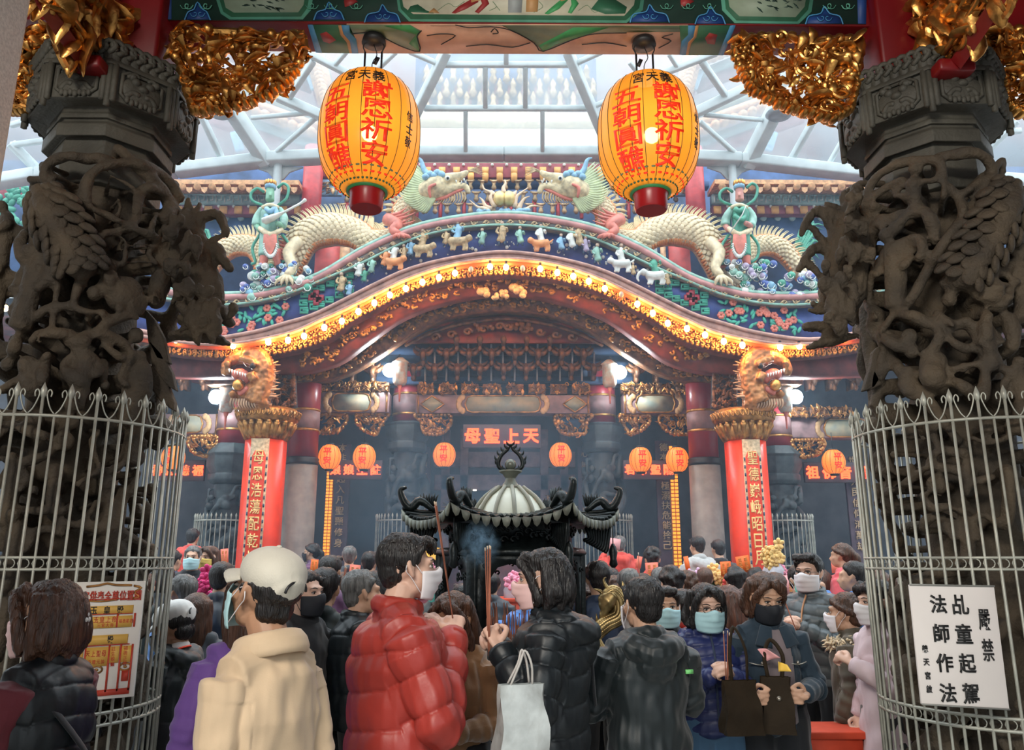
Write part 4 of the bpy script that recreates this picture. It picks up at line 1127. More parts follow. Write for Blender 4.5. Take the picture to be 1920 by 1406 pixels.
for pts in ([(928, 388), (920, 372), (922, 362), (908, 355), (905, 346)], [(921, 392), (910, 386), (905, 376), (899, 370)], [(917, 394), (905, 390), (895, 388), (880, 375)], [(945, 362), (944, 352), (948, 344), (946, 337)], [(965, 388), (968, 370), (976, 362), (990, 352)], [(972, 392), (978, 380), (984, 372), (993, 368)], [(975, 396), (988, 392), (998, 386), (1018, 388)], [(926, 366), (923, 360), (920, 357)], [(962, 366), (966, 361), (969, 357)]):
    q = [P(x, y, 11.75) for x, y in pts]
    MB().tube(q, list(np.linspace(.045, .008, len(q))), 7, 3).build('flame', fm, o, True)
b = MB(); rr = random.Random(9)
for i in range(22): b.ell(P(945 + rr.uniform(-58, 50), 398 + rr.uniform(-3, 3), 11.72), rr.uniform(.03, .06), None, 8, 6)
b.build('blue_cloud', blueg, o, True)
def tubeP(b, pts, r, Y, n=8, k=3, flat=1.0): return b.tube([P(p[0], p[1], Y + (p[2] if len(p) > 2 else 0)) for p in pts], [a * .0079 for a in r], n, k, flat)
def guardian(cx, face, robe, s, item, label):
    Y = 11.6; o = empty('guardian_statue', P(cx, 480, Y), label, 'statue', 'guardian statues on the roof ridge', 'thing')
    b = Clay(); tubeP(b, [(cx, 352), (cx + s * 1, 376)], [8, 9], Y, 12); tubeP(b, [(cx, 362, -.06), (cx, 367, -.09)], [3, 3], Y); b.cast('face', face, o, .012, 2)
    b = MB(); b.lathe([(.085, -.02), (.09, .03), (.075, .06)], P(cx, 352, Y), 16)
    b.build('headband', blueg, o, True)
    b = MB()
    for i in range(11): a = i / 11 * 2 * PI; q = P(cx, 346, Y); b.ell(q + V(.075 * math.cos(a), .075 * math.sin(a), .02), (.025, .025, .05), None, 7, 5)
    b.build('gold_crown', gold, o, True)
    b = Clay(); tubeP(b, [(cx, 384), (cx + s * 2, 400), (cx + s * 3, 425), (cx + s * 3, 450), (cx + s * 2, 478)], [12, 19, 17, 19, 22], Y, 14, 4, .7); b.cast('robe', robe, o, .016, 2)
    b = MB(); tubeP(b, [(cx - 8, 391, -.14), (cx, 396, -.17), (cx + 9, 391, -.14), (cx + 11, 405, -.15), (cx + 2, 412, -.19), (cx - 9, 404, -.15)], [5] * 6, Y); b.build('breastplate', green_g if s > 0 else blueg, o, True)
    b = MB(); tubeP(b, [(cx - 20, 428, -.1), (cx, 440, -.2), (cx + 22, 430, -.1)], [5, 6, 5], Y); tubeP(b, [(cx - 15, 389, -.08), (cx, 384, -.12), (cx + 15, 389, -.08)], [4, 4, 4], Y); b.build('gold_sash', cream, o, True)
    b = MB(); q = [P(cx + dx, y, Y - .2) for dx, y in ((-12, 440), (12, 440), (13, 456), (6, 472), (0, 480), (-6, 472), (-13, 456))]; b.poly(q, (0, -1, 0), .03); b.build('apron', coral, o, bevel=.006)
    b = MB()
    for i in range(18):
        a = PI * i / 17; b.tube([P(cx + 11 * math.cos(a), 458 + 20 * math.sin(a), Y - .22), P(cx + 15 * math.cos(a), 458 + 26 * math.sin(a), Y - .22)], [.022, .006], 6)
    b.build('apron_fringe', whiteg, o, True)
    b = Clay(); tubeP(b, [(cx - 14, 392), (cx - 24, 408), (cx - 26, 422)], [8, 9, 10], Y, 10); tubeP(b, [(cx + 15, 392), (cx + 25, 408), (cx + 22, 424, -.1)], [8, 9, 9], Y, 10)
    b.cast('sleeves', mint, o, .014, 2)
    b = MB(); tubeP(b, [(cx - 26, 422), (cx - 20, 432, -.1)], [6, 5], Y); tubeP(b, [(cx + 22, 424, -.1), (cx + 12, 418, -.2)], [6, 5], Y); b.build('hands', face, o, True)
    b = MB(); tubeP(b, [(cx - 8, 470), (cx - 12, 485), (cx - 14, 500)], [11, 9, 7], Y); tubeP(b, [(cx + 10, 470), (cx + 13, 485), (cx + 16, 498)], [11, 9, 7], Y); b.build('trousers', coral, o, True)
    b = MB(); tubeP(b, [(cx - 14, 488), (cx - 15, 500), (cx - 22, 504, -.1)], [7, 7, 5], Y); tubeP(b, [(cx + 16, 488), (cx + 17, 500), (cx + 24, 502, -.1)], [7, 7, 5], Y); b.build('boots', navy, o, True)
    b = MB()
    tubeP(b, [(cx - 14, 385), (cx - 34, 376), (cx - 36, 362), (cx - 24, 353), (cx - 12, 360)], [3] * 5, Y + .1); tubeP(b, [(cx + 14, 385), (cx + 30, 372), (cx + 34, 352), (cx + 24, 344), (cx + 14, 352)], [3] * 5, Y + .1)
    tubeP(b, [(cx - 20, 440), (cx - 34, 465), (cx - 28, 490), (cx - 36, 495)], [3] * 4, Y); tubeP(b, [(cx + 22, 440), (cx + 36, 460), (cx + 34, 482), (cx + 22, 492)], [3] * 4, Y)
    b.build('floating_ribbon', green_g, o, True)
    b = MB()
    if item == 'lute':
        tubeP(b, [(cx - 12, 415, -.24), (cx + 5, 408, -.26), (cx + 25, 398, -.22)], [11, 10, 3], Y, 10, 3, .5); tubeP(b, [(cx + 25, 398, -.22), (cx + 55, 382, -.2), (cx + 66, 374, -.2)], [2.5, 2.5, 4], Y); b.build('lute', whiteg, o, True)
    else:
        tubeP(b, [(cx - 17, 436, -.22), (cx + 6, 402, -.28), (cx + 13, 385, -.25)], [3.5, 3, 2], Y, 4, 1, .4); b.build('sword', whiteg, o)
    return o
guardian(507, mat('green_face', (.25, .5, .33), .45, var=.08), mint, -1, 'lute', 'green faced guardian statue holding a white lute on the roof')
guardian(1386, mat('red_face', (.6, .25, .2), .45, var=.08), green_g, 1, 'sword', 'red faced guardian statue holding a sword on the roof')
# cloud clumps at the guardians' feet
def cloud(cx, cy, w, h, n, label, seed):
    rr = random.Random(seed); o = empty('cloud_clump', P(cx, cy + h, 11.7), label, 'cloud ornament', 'glazed clouds on the roof', 'thing')
    cols = [blueg, mat('deep_blue_glaze', (.09, .14, .42), .4, var=.1), mint, lilac, whiteg, green_g]
    bs = [MB() for _ in cols]
    for i in range(n):
        x, y = cx + rr.uniform(-w, w), cy + rr.uniform(-h, h); k = i % len(cols); r = rr.uniform(5, 9)
        dz = rr.uniform(-.1, .1)
        q = P(x, y, 11.55 + dz)
        bs[k].ell(q, (r * .0088, .07, r * .0084), None, 12, 8)
        s = rr.choice((-1, 1)); bs[4].tube([P(x + s * r * (1 - t / 11) * math.cos(t * .8), y + r * (1 - t / 11) * math.sin(t * .8), 11.5 + dz) for t in range(10)], .008, 5)
    for k, bb in enumerate(bs):
        if bb.n: bb.build('cloud_lobes', cols[k], o, True)
cloud(500, 528, 45, 30, 46, 'cluster of glazed blue and lilac clouds below the green faced guardian', 1)
cloud(560, 520, 24, 26, 24, 'cluster of glazed clouds beside the claws of the dragon near the lute statue', 4)
cloud(1408, 520, 45, 30, 46, 'cluster of glazed blue and lilac clouds below the red faced guardian', 2)
cloud(1495, 535, 30, 22, 26, 'cluster of glazed clouds below the tail of the dragon near the sword statue', 3)
# figures of the blue frieze
def figure(x, y, h, robe, kind, label, s=1):
    Y = EY - .02; o = empty('frieze_figure', P(x, y, Y), label, 'figurine', 'figurines on the blue frieze', 'thing')
    u = h / 40
    b = MB(); tubeP(b, [(x, y - 36 * u), (x, y - 31 * u)], [4.2 * u, 4.2 * u], Y, 8); b.build('head', skin_f, o, True)
    b = MB(); tubeP(b, [(x, y - 29 * u), (x + s * 2 * u, y - 20 * u), (x, y - 10 * u), (x - s * 2 * u, y)], [4 * u, 8 * u, 7 * u, 9 * u], Y, 10, 3, .7)
    tubeP(b, [(x - 6 * u, y - 26 * u), (x - 10 * u, y - 18 * u), (x - 5 * u, y - 14 * u, -.1)], [2.4 * u, 2.8 * u, 2 * u], Y); tubeP(b, [(x + 6 * u, y - 26 * u), (x + 10 * u, y - 19 * u), (x + 9 * u, y - 25 * u, -.08)], [2.4 * u, 2.8 * u, 2 * u], Y)
    b.build('robe', robe, o, True)
    if kind:
        b = Clay(); m_ = {'lion': tanf, 'elephant': whiteg, 'horse': whiteg, 'ox': orangeg}[kind]
        tubeP(b, [(x - 16 * u, y + 1), (x, y + 3), (x + 16 * u, y)], [8 * u, 9 * u, 8 * u], Y - .03, 10); tubeP(b, [(x + s * 18 * u, y - 2), (x + s * 25 * u, y - 6 * u)], [7 * u, 7 * u], Y - .06, 10)
        for dx in (-14, -8, 9, 15): tubeP(b, [(x + dx * u, y + 4 * u), (x + (dx + 3) * u, y + 13 * u), (x + (dx + 1) * u, y + 19 * u)], [4 * u, 3 * u, 3 * u], Y - .03)
        tubeP(b, [(x - s * 20 * u, y), (x - s * 26 * u, y - 6 * u)], [3 * u, 2 * u], Y)
        if kind == 'elephant': tubeP(b, [(x + s * 28 * u, y - 4), (x + s * 33 * u, y + 6 * u), (x + s * 30 * u, y + 14 * u)], [4 * u, 3 * u, 2 * u], Y - .06)
        b.cast('mount', m_, o, .014, 2)
    else:
        b = MB()
        for dx in (-4, 4): tubeP(b, [(x + dx * u, y), (x + dx * 1.6 * u, y + 8 * u)], [3 * u, 2.4 * u], Y)
        b.build('legs', navy, o, True)
rb = [mint, blueg, green_g, tanf, whiteg, lilac]
FG = [(941, 448, 40, tanf, None, 'brown robed figurine at the centre of the frieze'), (904, 452, 30, mint, None, 'green skirted figurine standing beside the central figurine'), (975, 450, 32, mint, None, 'figurine with a staff right beside the central figurine'),
      (858, 446, 40, blueg, 'lion', 'blue robed figurine riding a lion near the crest'), (1014, 450, 36, whiteg, 'ox', 'stout pale figurine riding an ox near the crest'), (836, 452, 28, tanf, None, 'small brown figurine behind the lion rider'), (792, 460, 38, tanf, 'lion', 'grey brown figurine riding a lion lower down the slope'),
      (1052, 462, 30, blueg, None, 'blue green figurine leaning towards the group of elders'), (1072, 458, 36, whiteg, None, 'pale elder in the group of three'), (1086, 454, 40, tanf, None, 'tall brown elder in the group of three'), (1098, 466, 30, lilac, None, 'lilac elder in the group of three'),
      (1120, 484, 34, mint, None, 'turquoise robed figurine standing alone before the white horse'), (1165, 488, 38, whiteg, 'horse', 'pale figurine riding a white horse'), (1187, 510, 24, tanf, None, 'small figurine between the horse and the elephant'), (1228, 510, 40, green_g, 'elephant', 'green robed figurine riding a white elephant'), (1252, 528, 26, tanf, None, 'crouching figurine behind the elephant'),
      (770, 472, 30, blueg, None, 'blue figurine on the slope below the lion rider'), (738, 484, 36, whiteg, 'ox', 'pale figurine riding an orange ox'), (757, 480, 28, tanf, None, 'brown figurine behind the ox'), (722, 492, 34, orangeg, None, 'orange figurine leading the ox'), (697, 505, 30, mint, None, 'turquoise figurine standing in a long robe'), (673, 512, 34, whiteg, None, 'pale figurine with raised arm over a green companion'), (683, 522, 26, green_g, None, 'crouching green figurine beneath the pale figurine with raised arm'), (640, 540, 36, tanf, None, 'brown figurine at the end of the frieze near the green fret'), (655, 548, 26, blueg, None, 'blue figurine at the end of the frieze near the green fret')]
for i, (x, y, h, m_, k, lb) in enumerate(FG): figure(x, y + 4, h, m_, k, lb, 1 if x < 945 else -1)
b = MB(); rr = random.Random(21)
for i in range(90):
    x = rr.uniform(650, 1245); y = yat(cTopB, x) + (yat(cBlueB, x) - yat(cTopB, x)) * rr.uniform(.15, .9)
    b.ell(P(x, y, EY + .1), rr.choice((.012, .018, .03)), None, 7, 5)
b.build('pearl_studs', whiteg, roof, True)
b = MB(); c2 = MB(); c3 = MB()
for s in (-1, 1):
    for i in range(18):          # fret patterns and red medallions at the ends of the frieze
        d = 290 + (i % 6) * 17 + rr.uniform(-3, 3); x = MX + s * d
        y = yat(cTopB, x) + (yat(cBlueB, x) - yat(cTopB, x)) * (.22, .5, .78)[i // 6]
        if abs(d - 338) < 20 and i // 6 == 1:
            continue
        w = 7
        b.tube([P(x + w, y - 4, EY + .08), P(x - w, y - 4, EY + .08), P(x - w, y + 4, EY + .08), P(x + w, y + 4, EY + .08), P(x + w, y, EY + .08), P(x - 2, y, EY + .08)], .026, 4)
    x = MX + s * 352; y = (yat(cTopB, x) + yat(cBlueB, x)) / 2
    for dx, dy in ((0, -9), (0, 0), (0, 9), (-9, 0), (9, 0), (-5, -4), (5, 4)): c3.box(P(x + dx, y + dy, EY + .06), (.085, .05, .085))
    for i in range(70):          # flower vines beyond
        d = rr.uniform(405, 560); x = MX + s * d; y = yat(cTopB, x) + (yat(cBlueB, x) - yat(cTopB, x)) * rr.uniform(.15, .9)
        q = P(x, y, EY + .08)
        if i % 4 == 0:
            for k in range(6): a = k * 1.05; c2.ell(q + V(.035 * math.cos(a), -.02, .035 * math.sin(a)), (.03, .02, .03), None, 6, 4)
        else: b.ell(q, (.06, .02, .026), roty(rr.uniform(0, 3)), 8, 5)
b.build('green_fret_and_leaves', mat('jade_glaze', (.06, .42, .3), .4, var=.15), roof, True); c2.build('vine_flowers', coral, roof, True); c3.build('red_medallion', mat('crimson_glaze', (.42, .04, .06), .4), roof)
# ================================================================ the front of the hall
hallY = 13.4
wallm = mat('dark_hall_timber', (.05, .045, .05), .6, var=.25, scale=3)
b = MB(); b.box((0, 16.4, 3.5), (26, .2, 7.4)); b.build('wall_back', wallm, kind='structure')
b = MB(); b.box((0, 15, 5.9), (22, 2.8, .1)); b.build('ceiling_porch', dkred, kind='structure')
b = MB(); b.box((0, 14.0, .2), (26, 7.0, .4)); b.box((0, 10.3, .1), (26, .5, .2)); b.build('floor_porch', floor_m, kind='structure')
# bracket sets
def bracket_mesh():
    b = MB()
    b.box((0, .1, 0), (.05, .3, .2)); b.tube([(0, .05, .1), (0, -.1, .1), (0, -.2, .02), (0, -.16, -.07)], [.045, .06, .055, .03], 8, 3)
    b.ell((0, -.17, .06), (.045, .05, .055)); b.lathe([(.02, -.15), (.045, -.11), (.03, -.06), (.05, -.02)], (0, -.08, 0), 8)
    for s in (-1, 1):
        b.tube([(0, -.06, .07), (s * .09, -.1, .06), (s * .15, -.09, .12), (s * .17, -.08, .15)], [.04, .045, .03, .015], 7, 3); b.box((s * .13, -.03, .15), (.09, .1, .04))
        b.tube([(s * .02, -.07, .12), (s * .1, -.1, .15), (s * .13, -.1, .2)], [.03, .03, .01], 6, 3)
    return b
proto = bracket_mesh().build('bracket_set', carved, None, True); bm_ = proto.data; bpy.data.objects.remove(proto)
def bracket(x, y, Y, label, grp, sc=1.0):
    o = bpy.data.objects.new('bracket_set', bm_); COL.objects.link(o); o.location = P(x, y, Y); o.scale = (sc, sc, sc)
    return tag(o, label, 'roof bracket', grp, 'thing')
rows = [(645, 13.2, [857, 900, 944, 987, 1030]), (672, 13.3, [794, 838, 880, 922, 965, 1008, 1052, 1093]), (700, 13.4, [776, 816, 858, 900, 944, 986, 1029, 1070, 1112])]
names = ['topmost', 'middle', 'lowest']
for (y, Y, xs), nm in zip(rows, names):
    for x in xs: bracket(x, y, Y, f'gilded bird shaped roof bracket in the {nm} row above the middle painted lintel', f'{nm} row of roof brackets over the middle lintel')
for side, xs in (('yellow notice side', [345, 385, 588, 625, 662, 700]), ('white notice side', [1192, 1230, 1268, 1305, 1520, 1560, 1600])):
    for y in (672, 700):
        for x in xs:
            if y == 672 and (560 < x < 640 or 1260 < x < 1330): continue
            bracket(x, y + (18 if x < 400 or x > 1500 else 4), 13.4, f'gilded bird shaped roof bracket in the {side} outer bay', 'roof brackets of the outer bay ' + side)
b = MB()
for y, Y, xs in rows:
    for x in xs: b.tube([P(x + 21, y - 12, Y + .05), P(x + 21, y + 14, Y + .05)], .018, 6)
b.build('bracket_dowel', mat('pale_dowel', (.4, .38, .4), .5), roof, split=True)
b = MB()
for y in (632, 659, 686, 714): b.bar(P(700, y, hallY + .25), P(1190, y, hallY + .25), .16, .12)
b.box(P(945, 672, hallY + .5), (9, .1, 1.1)); b.build('bracket_beam', navy, roof, split=True)
def block(x0, x1, y0, y1, Y, label):
    o = empty('carved_block', P((x0 + x1) / 2, y1, Y), label, 'carved panel', 'gilded carved blocks on the lintels', 'thing')
    b = MB(); c = (P(x0, y0, Y) + P(x1, y1, Y)) / 2; w = P(x1, y0, Y)[0] - P(x0, y0, Y)[0]; h = P(x0, y0, Y)[2] - P(x0, y1, Y)[2]
    b.box(c + V(0, .08, 0), (w, .1, h)); b.build('backing', carved, o, bevel=.01)
    filigree('relief', [(x0, y0), (x1, y0), (x1, y1), (x0, y1)], lambda x, y: P(x, y, Y), (0, -1, 0), [], 26, int(x0), .02, o, .55, golddull, False)
for i, (a, c) in enumerate([(782, 813), (822, 856), (864, 897), (905, 939), (950, 982), (991, 1023), (1032, 1064), (1073, 1106)]):
    block(a, c, 719, 738, 13.3, ['gilded carved block at the left end of the middle lintel', 'second gilded block on the middle lintel from its left end', 'third gilded block on the middle lintel from its left end', 'gilded block just left of the middle of the lintel', 'gilded block just right of the middle of the lintel', 'third gilded block on the middle lintel from its right end', 'second gilded block on the middle lintel from its right end', 'gilded carved block at the right end of the middle lintel'][i])
for i, (a, c) in enumerate([(590, 620), (624, 658), (661, 694), (697, 729)]): block(a, c, 716, 733, 13.3, ['leftmost', 'second from left', 'third from left', 'rightmost'][i] + ' gilded block on the lintel with the pine scene')
for i, (a, c) in enumerate([(1165, 1190), (1193, 1228), (1231, 1264), (1268, 1296)]): block(a, c, 719, 737, 13.3, ['leftmost', 'second from left', 'third from left', 'rightmost'][i] + ' gilded block on the lintel with the blue hills scene')
for i, (a, c) in enumerate([(1482, 1514), (1520, 1556), (1562, 1600)]): block(a, c, 762, 781, 13.4, ['leftmost', 'middle', 'rightmost'][i] + ' gilded block on the lintel by the cage with the white notice')
# painted lintels
mauve = mat('mauve_lintel', (.24, .14, .14), .55, var=.2, scale=6); scene_m = mat('painted_scene', (.45, .38, .24), .55, var=.25, scale=5, col2=(.2, .24, .2))
def lintel(x0, x1, y0, y1, panels, Y, label):
    o = empty('painted_lintel', P((x0 + x1) / 2, y1, Y), label, 'beam', 'painted lintels of the hall front', 'thing')
    a, c = P(x0, y0, Y), P(x1, y1, Y)
    MB().box(((a[0] + c[0]) / 2, Y + .15, (a[2] + c[2]) / 2), (c[0] - a[0], .3, a[2] - c[2])).build('beam_body', mauve, o, bevel=.01)
    for kind, u0, u1 in panels:
        my, hh = (y0 + y1) / 2, (y1 - y0) * .44
        if kind == 'd': ol = [(u0, my), (u0 + 8, my - hh * .4), ((u0 + u1) / 2, my - hh), (u1 - 8, my - hh * .4), (u1, my), (u1 - 8, my + hh * .4), ((u0 + u1) / 2, my + hh), (u0 + 8, my + hh * .4)]
        else: ol = [(u0, my), (u0 + 4, my - hh * .8), (u0 + 12, my - hh), (u1 - 12, my - hh), (u1 - 4, my - hh * .8), (u1, my), (u1 - 4, my + hh * .8), (u1 - 12, my + hh), (u0 + 12, my + hh), (u0 + 4, my + hh * .8)]
        b = MB(); b.poly([P(x, y, Y - .002) for x, y in ol], (0, -1, 0), .015); b.build('painted_panel', scene_m, o)
        b = MB(); b.tube([P(x, y, Y - .015) for x, y in ol + ol[:1]], .016, 6); b.build('gold_rim', golddull, o, True)
        if kind == 'p':
            for s, e in ((-1, u0), (1, u1)):
                b = MB()
                for t in np.linspace(-1.2, 1.2, 7): b.ell(P(e + s * 12 * math.cos(t), my + hh * .9 * math.sin(t), Y - .01), (.05, .02, .06), None, 8, 5)
                b.build('cloud_end', mat('ochre_paint', (.5, .3, .14), .5), o, True)
    b = MB()
    for x in (x0 + 4, x1 - 4): b.box(P(x, (y0 + y1) / 2, Y - .01), (.03, .03, a[2] - c[2]))
    b.build('end_band', golddull, o)
    return o
lintel(780, 1107, 740, 775, [('d', 788, 832), ('p', 872, 1014), ('d', 1056, 1100)], 13.35, 'long painted lintel with three panels above the middle neon sign')
lintel(590, 729, 735, 773, [('p', 622, 695)], 13.35, 'painted lintel with a green pine scene panel')
lintel(1168, 1296, 738, 775, [('p', 1192, 1266)], 13.35, 'painted lintel with a blue hills scene panel')
lintel(300, 410, 776, 813, [('p', 330, 380)], 13.6, 'painted lintel beside the cage with the yellow notice')
lintel(1478, 1640, 783, 821, [('p', 1545, 1625)], 13.6, 'painted lintel beside the cage with the white notice')
# fan brackets under the lintels
def fan(ol, label, seed):
    o = empty('fan_bracket', P(*ol[0], 13.4), label, 'carved bracket', 'fan brackets under the hall lintels', 'thing')
    b = MB(); b.poly([P(x, y, 13.46) for x, y in ol], (0, 1, 0), .06); b.build('backing', navy, o)
    filigree('relief', ol, lambda x, y: P(x, y, 13.42), (0, -1, 0), [], 46, seed, .02, o, .7, golddull)
fan([(776, 778), (845, 778), (846, 792), (838, 806), (822, 815), (795, 813), (790, 790)], 'fan bracket carved with a deer on the lute statue side of the middle neon sign', 31)
fan([(1112, 778), (1041, 778), (1040, 792), (1048, 806), (1064, 815), (1098, 813), (1100, 790)], 'fan bracket carved with a deer on the sword statue side of the middle neon sign', 32)
fan([(588, 776), (650, 776), (650, 790), (640, 805), (622, 812), (588, 812)], 'fan bracket under the pine scene lintel at the grey stone column', 33)
fan([(729, 776), (668, 776), (668, 792), (680, 806), (705, 816), (712, 800)], 'fan bracket under the pine scene lintel at the dark inner column', 34)
fan([(1160, 778), (1218, 778), (1218, 792), (1205, 806), (1180, 816), (1172, 800)], 'fan bracket under the blue hills lintel at the dark inner column', 35)
fan([(1298, 778), (1238, 778), (1236, 790), (1246, 805), (1262, 814), (1298, 814)], 'fan bracket under the blue hills lintel at the grey stone column', 36)
fan([(1482, 826), (1545, 824), (1545, 838), (1535, 852), (1505, 858), (1490, 850)], 'fan bracket carved with a horse by the neon sign nearest the white notice', 37)
fan([(408, 818), (355, 818), (352, 832), (362, 848), (385, 856), (405, 850)], 'fan bracket by the neon sign nearest the yellow notice', 38)
# ---------------------------------------------------------------- columns of the hall
couplet_red = mat('couplet_red', (.85, .05, .012), .4, var=.08, scale=4)
beige = mat('couplet_border', (.6, .42, .25), .5, var=.2, scale=20)
def up_col(px, row, Y): return P(px, row, Y)
def couplet(px, txt, label, s):
    Y = 12.0; c = P(px, 1055, Y); cx = c[0]; zt = zrow(823, Y - .28)
    o = empty('couplet_column', (cx, Y, .2), label, 'column', None, 'thing')
    MB().lathe([(.31, .2), (.31, zt)], (cx, Y, 0), 8, PI / 8).build('shaft', couplet_red, o)
    z1 = zrow(763, Y - .3); zm = zrow(787, Y - .3)
    k = .3
    MB().lathe([(.28, zt), (.36, zt + (zm - zt) * .3), (.38, zt + (zm - zt) * .75), (.3, zm - .02), (.44, zm), (.47, (zm + z1) / 2), (.43, z1), (.2, z1 + .04)], (cx, Y, 0), 28).build('gilded_capital', golddull, o, True)
    b = MB()
    for i in range(20):
        a = i / 20 * 2 * PI
        b.tube([(cx + .3 * math.cos(a), Y + .3 * math.sin(a), zt + .02), (cx + .4 * math.cos(a), Y + .4 * math.sin(a), zt + .25), (cx + .41 * math.cos(a), Y + .41 * math.sin(a), zm - .08)], [.03, .05, .02], 6, 3)
        for j in range(2): b.tube([(cx + (.47 + .02 * math.cos(t)) * math.cos(a + .05 * math.sin(t) + j * .15), Y + .47 * math.sin(a + .05 * math.sin(t) + j * .15), (zm + z1) / 2 + .05 * math.cos(t)) for t in range(6)], .014, 5)
    b.build('lotus_petals', golddull, o, True)
    f = MB(); yf = Y - .31 * math.cos(PI / 8) - .008; xc = cx
    w = .1
    f.box((xc, yf, (zt + .25) / 2 + .1), (.27, .016, zt - .45)); f.build('border_panel', beige, o)
    f = MB(); zt2 = zt - .18; f.poly([(xc - w, yf - .01, .3), (xc + w, yf - .01, .3), (xc + w, yf - .01, zt2 - .08), (xc + w * .6, yf - .01, zt2), (xc - w * .6, yf - .01, zt2), (xc - w, yf - .01, zt2 - .08)], (0, -1, 0), .012); f = f.build('red_tablet', couplet_red, o)
    g_ = MB()
    for i in range(26):
        for sx in (-1, 1): g_.box((xc + sx * .118, yf - .012, zt - .3 - i * .115), (.018, .012, .05))
    g_.build('border_dashes', navy, o)
    t = MB(); write(t, txt, (xc, yf - .024, zrow(858, yf)), (1, 0, 0), (0, 0, 1), .155, .21, (zrow(859, yf) - zrow(1015, yf)) / 5, .012, th=.008)
    t.build('gold_writing', mat('gold_leaf_letter', (.9, .55, .2), .4, .2, var=.05), f)
    # gilded post rising to the eave
    return o, cx, z1
for px, txt, lb, s in ((483, '母恩浩蕩配乾坤', 'red octagonal column with gold letters beneath the guardian with the lute', -1), (1412, '聖德巍峨昭日月', 'red octagonal column with gold letters beneath the guardian with the sword', 1)):
    o, cx, z1 = couplet(px, txt, lb, s)
    ol = [(510, 640), (548, 640), (552, 760), (512, 765)] if s < 0 else [(1342, 640), (1380, 640), (1378, 768), (1338, 762)]
    h = empty('carved_strut', P(*ol[3], 12.1), 'dark gilded carved strut above the red column beneath the guardian with the ' + ('lute' if s < 0 else 'sword'), 'carved strut', None, 'thing')
    b = MB(); b.poly([P(x, y, 12.2) for x, y in ol], (0, 1, 0), .2); b.build('core', wallm, h)
    filigree('openwork', ol, lambda x, y: P(x, y, 12.12), (0, -1, 0), [], 120, 50 + s, .05, h, .7, carved)
    # gilded dragon head
    X = lambda d: 470 + d if s < 0 else 1430 - d
    h = empty('gilded_dragon_head', P(X(0), 760, 11.7), 'gilded dragon head with open red mouth beneath the guardian with the ' + ('lute' if s < 0 else 'sword'), 'dragon head', 'gilded dragon heads on the red columns', 'thing')
    dg_ = mat('dragon_gilt', (.45, .19, .065), .38, .45, var=.3, scale=8)
    T = lambda b, L, r, Y=11.6, fl=1.0: b.tube([P(X(p[0]), p[1], Y + (p[2] if len(p) > 2 else 0)) for p in L], [a * .0079 for a in r], 10, 3, fl)
    c = Clay(); T(c, [(-10, 672), (10, 670), (25, 690), (20, 725), (10, 755)], [18, 22, 22, 24, 26]); T(c, [(-8, 668), (-28, 672), (-45, 686), (-47, 702)], [16, 13, 10, 8]); T(c, [(8, 725), (-12, 740), (-34, 744)], [16, 12, 9]); T(c, [(-20, 760), (15, 762), (35, 758)], [10, 14, 10])
    T(c, [(-44, 690, -.1), (-40, 700, -.12)], [6, 5]); T(c, [(-14, 663, -.12), (0, 660, -.12)], [7, 7]); T(c, [(-20, 672, -.16), (-2, 676, -.2), (10, 684, -.2)], [6, 7, 5]); T(c, [(-46, 684, -.12), (-40, 680, -.15)], [7, 6]); T(c, [(0, 700, -.2), (6, 714, -.2)], [9, 8]); T(c, [(-30, 735, -.1), (-38, 742, -.1)], [7, 6])
    c.cast('head', dg_, h, .02, 2, lambda co, n: np.array([noise.noise(Vector(p * 24)) * .016 for p in co]))
    b = MB(); T(b, [(-32, 704), (-18, 700), (-2, 712)], [9, 10, 10], 11.52); T(b, [(-22, 738), (-5, 728)], [5, 6], 11.5); b.build('mouth', coral, h, True)
    b = MB(); b.ell(P(X(-24), 722, 11.42), .085); b.build('pearl', gold, h, True)
    b = MB(); b.ell(P(X(4), 686, 11.36), .045); b.build('eye', black, h, True)
    b = MB()
    for i in range(9): T(b, [(-40 + i * 5, 692 + i * 1.5, -.14), (-40 + i * 5, 698 + i * 1.5, -.16)], [2.2, .4], 11.55)
    b.build('teeth', whiteg, h, True)
    b = MB()
    for i in range(26):
        y = 680 + i * 3; T(b, [(14, y, -.05), (28 + i % 4 * 3, y - 6, -.05), (40 + i % 5 * 4, y - 12 + i % 3 * 4, 0)], [4, 3, .5])
    for i in range(10): T(b, [(-36 + i * 5, 748, -.1), (-38 + i * 5, 758, -.12), (-34 + i * 5, 766, -.1)], [2.5, 2, .4])
    b.build('mane', mat('dragon_mane', (.5, .3, .18), .5, .2, var=.3), h, True)
    b = MB(); T(b, [(16, 668), (26, 655), (38, 660)], [4, 3, .5]); b.build('horn', whiteg, h, True)
colred = mat('column_red', (.25, .02, .03), .3, var=.1, scale=3); greyst = mat('grey_column_stone', (.25, .23, .205), .55, var=.12, scale=6)
darkst = mat('dark_carved_stone', (.05, .065, .07), .6, var=.25, scale=6)
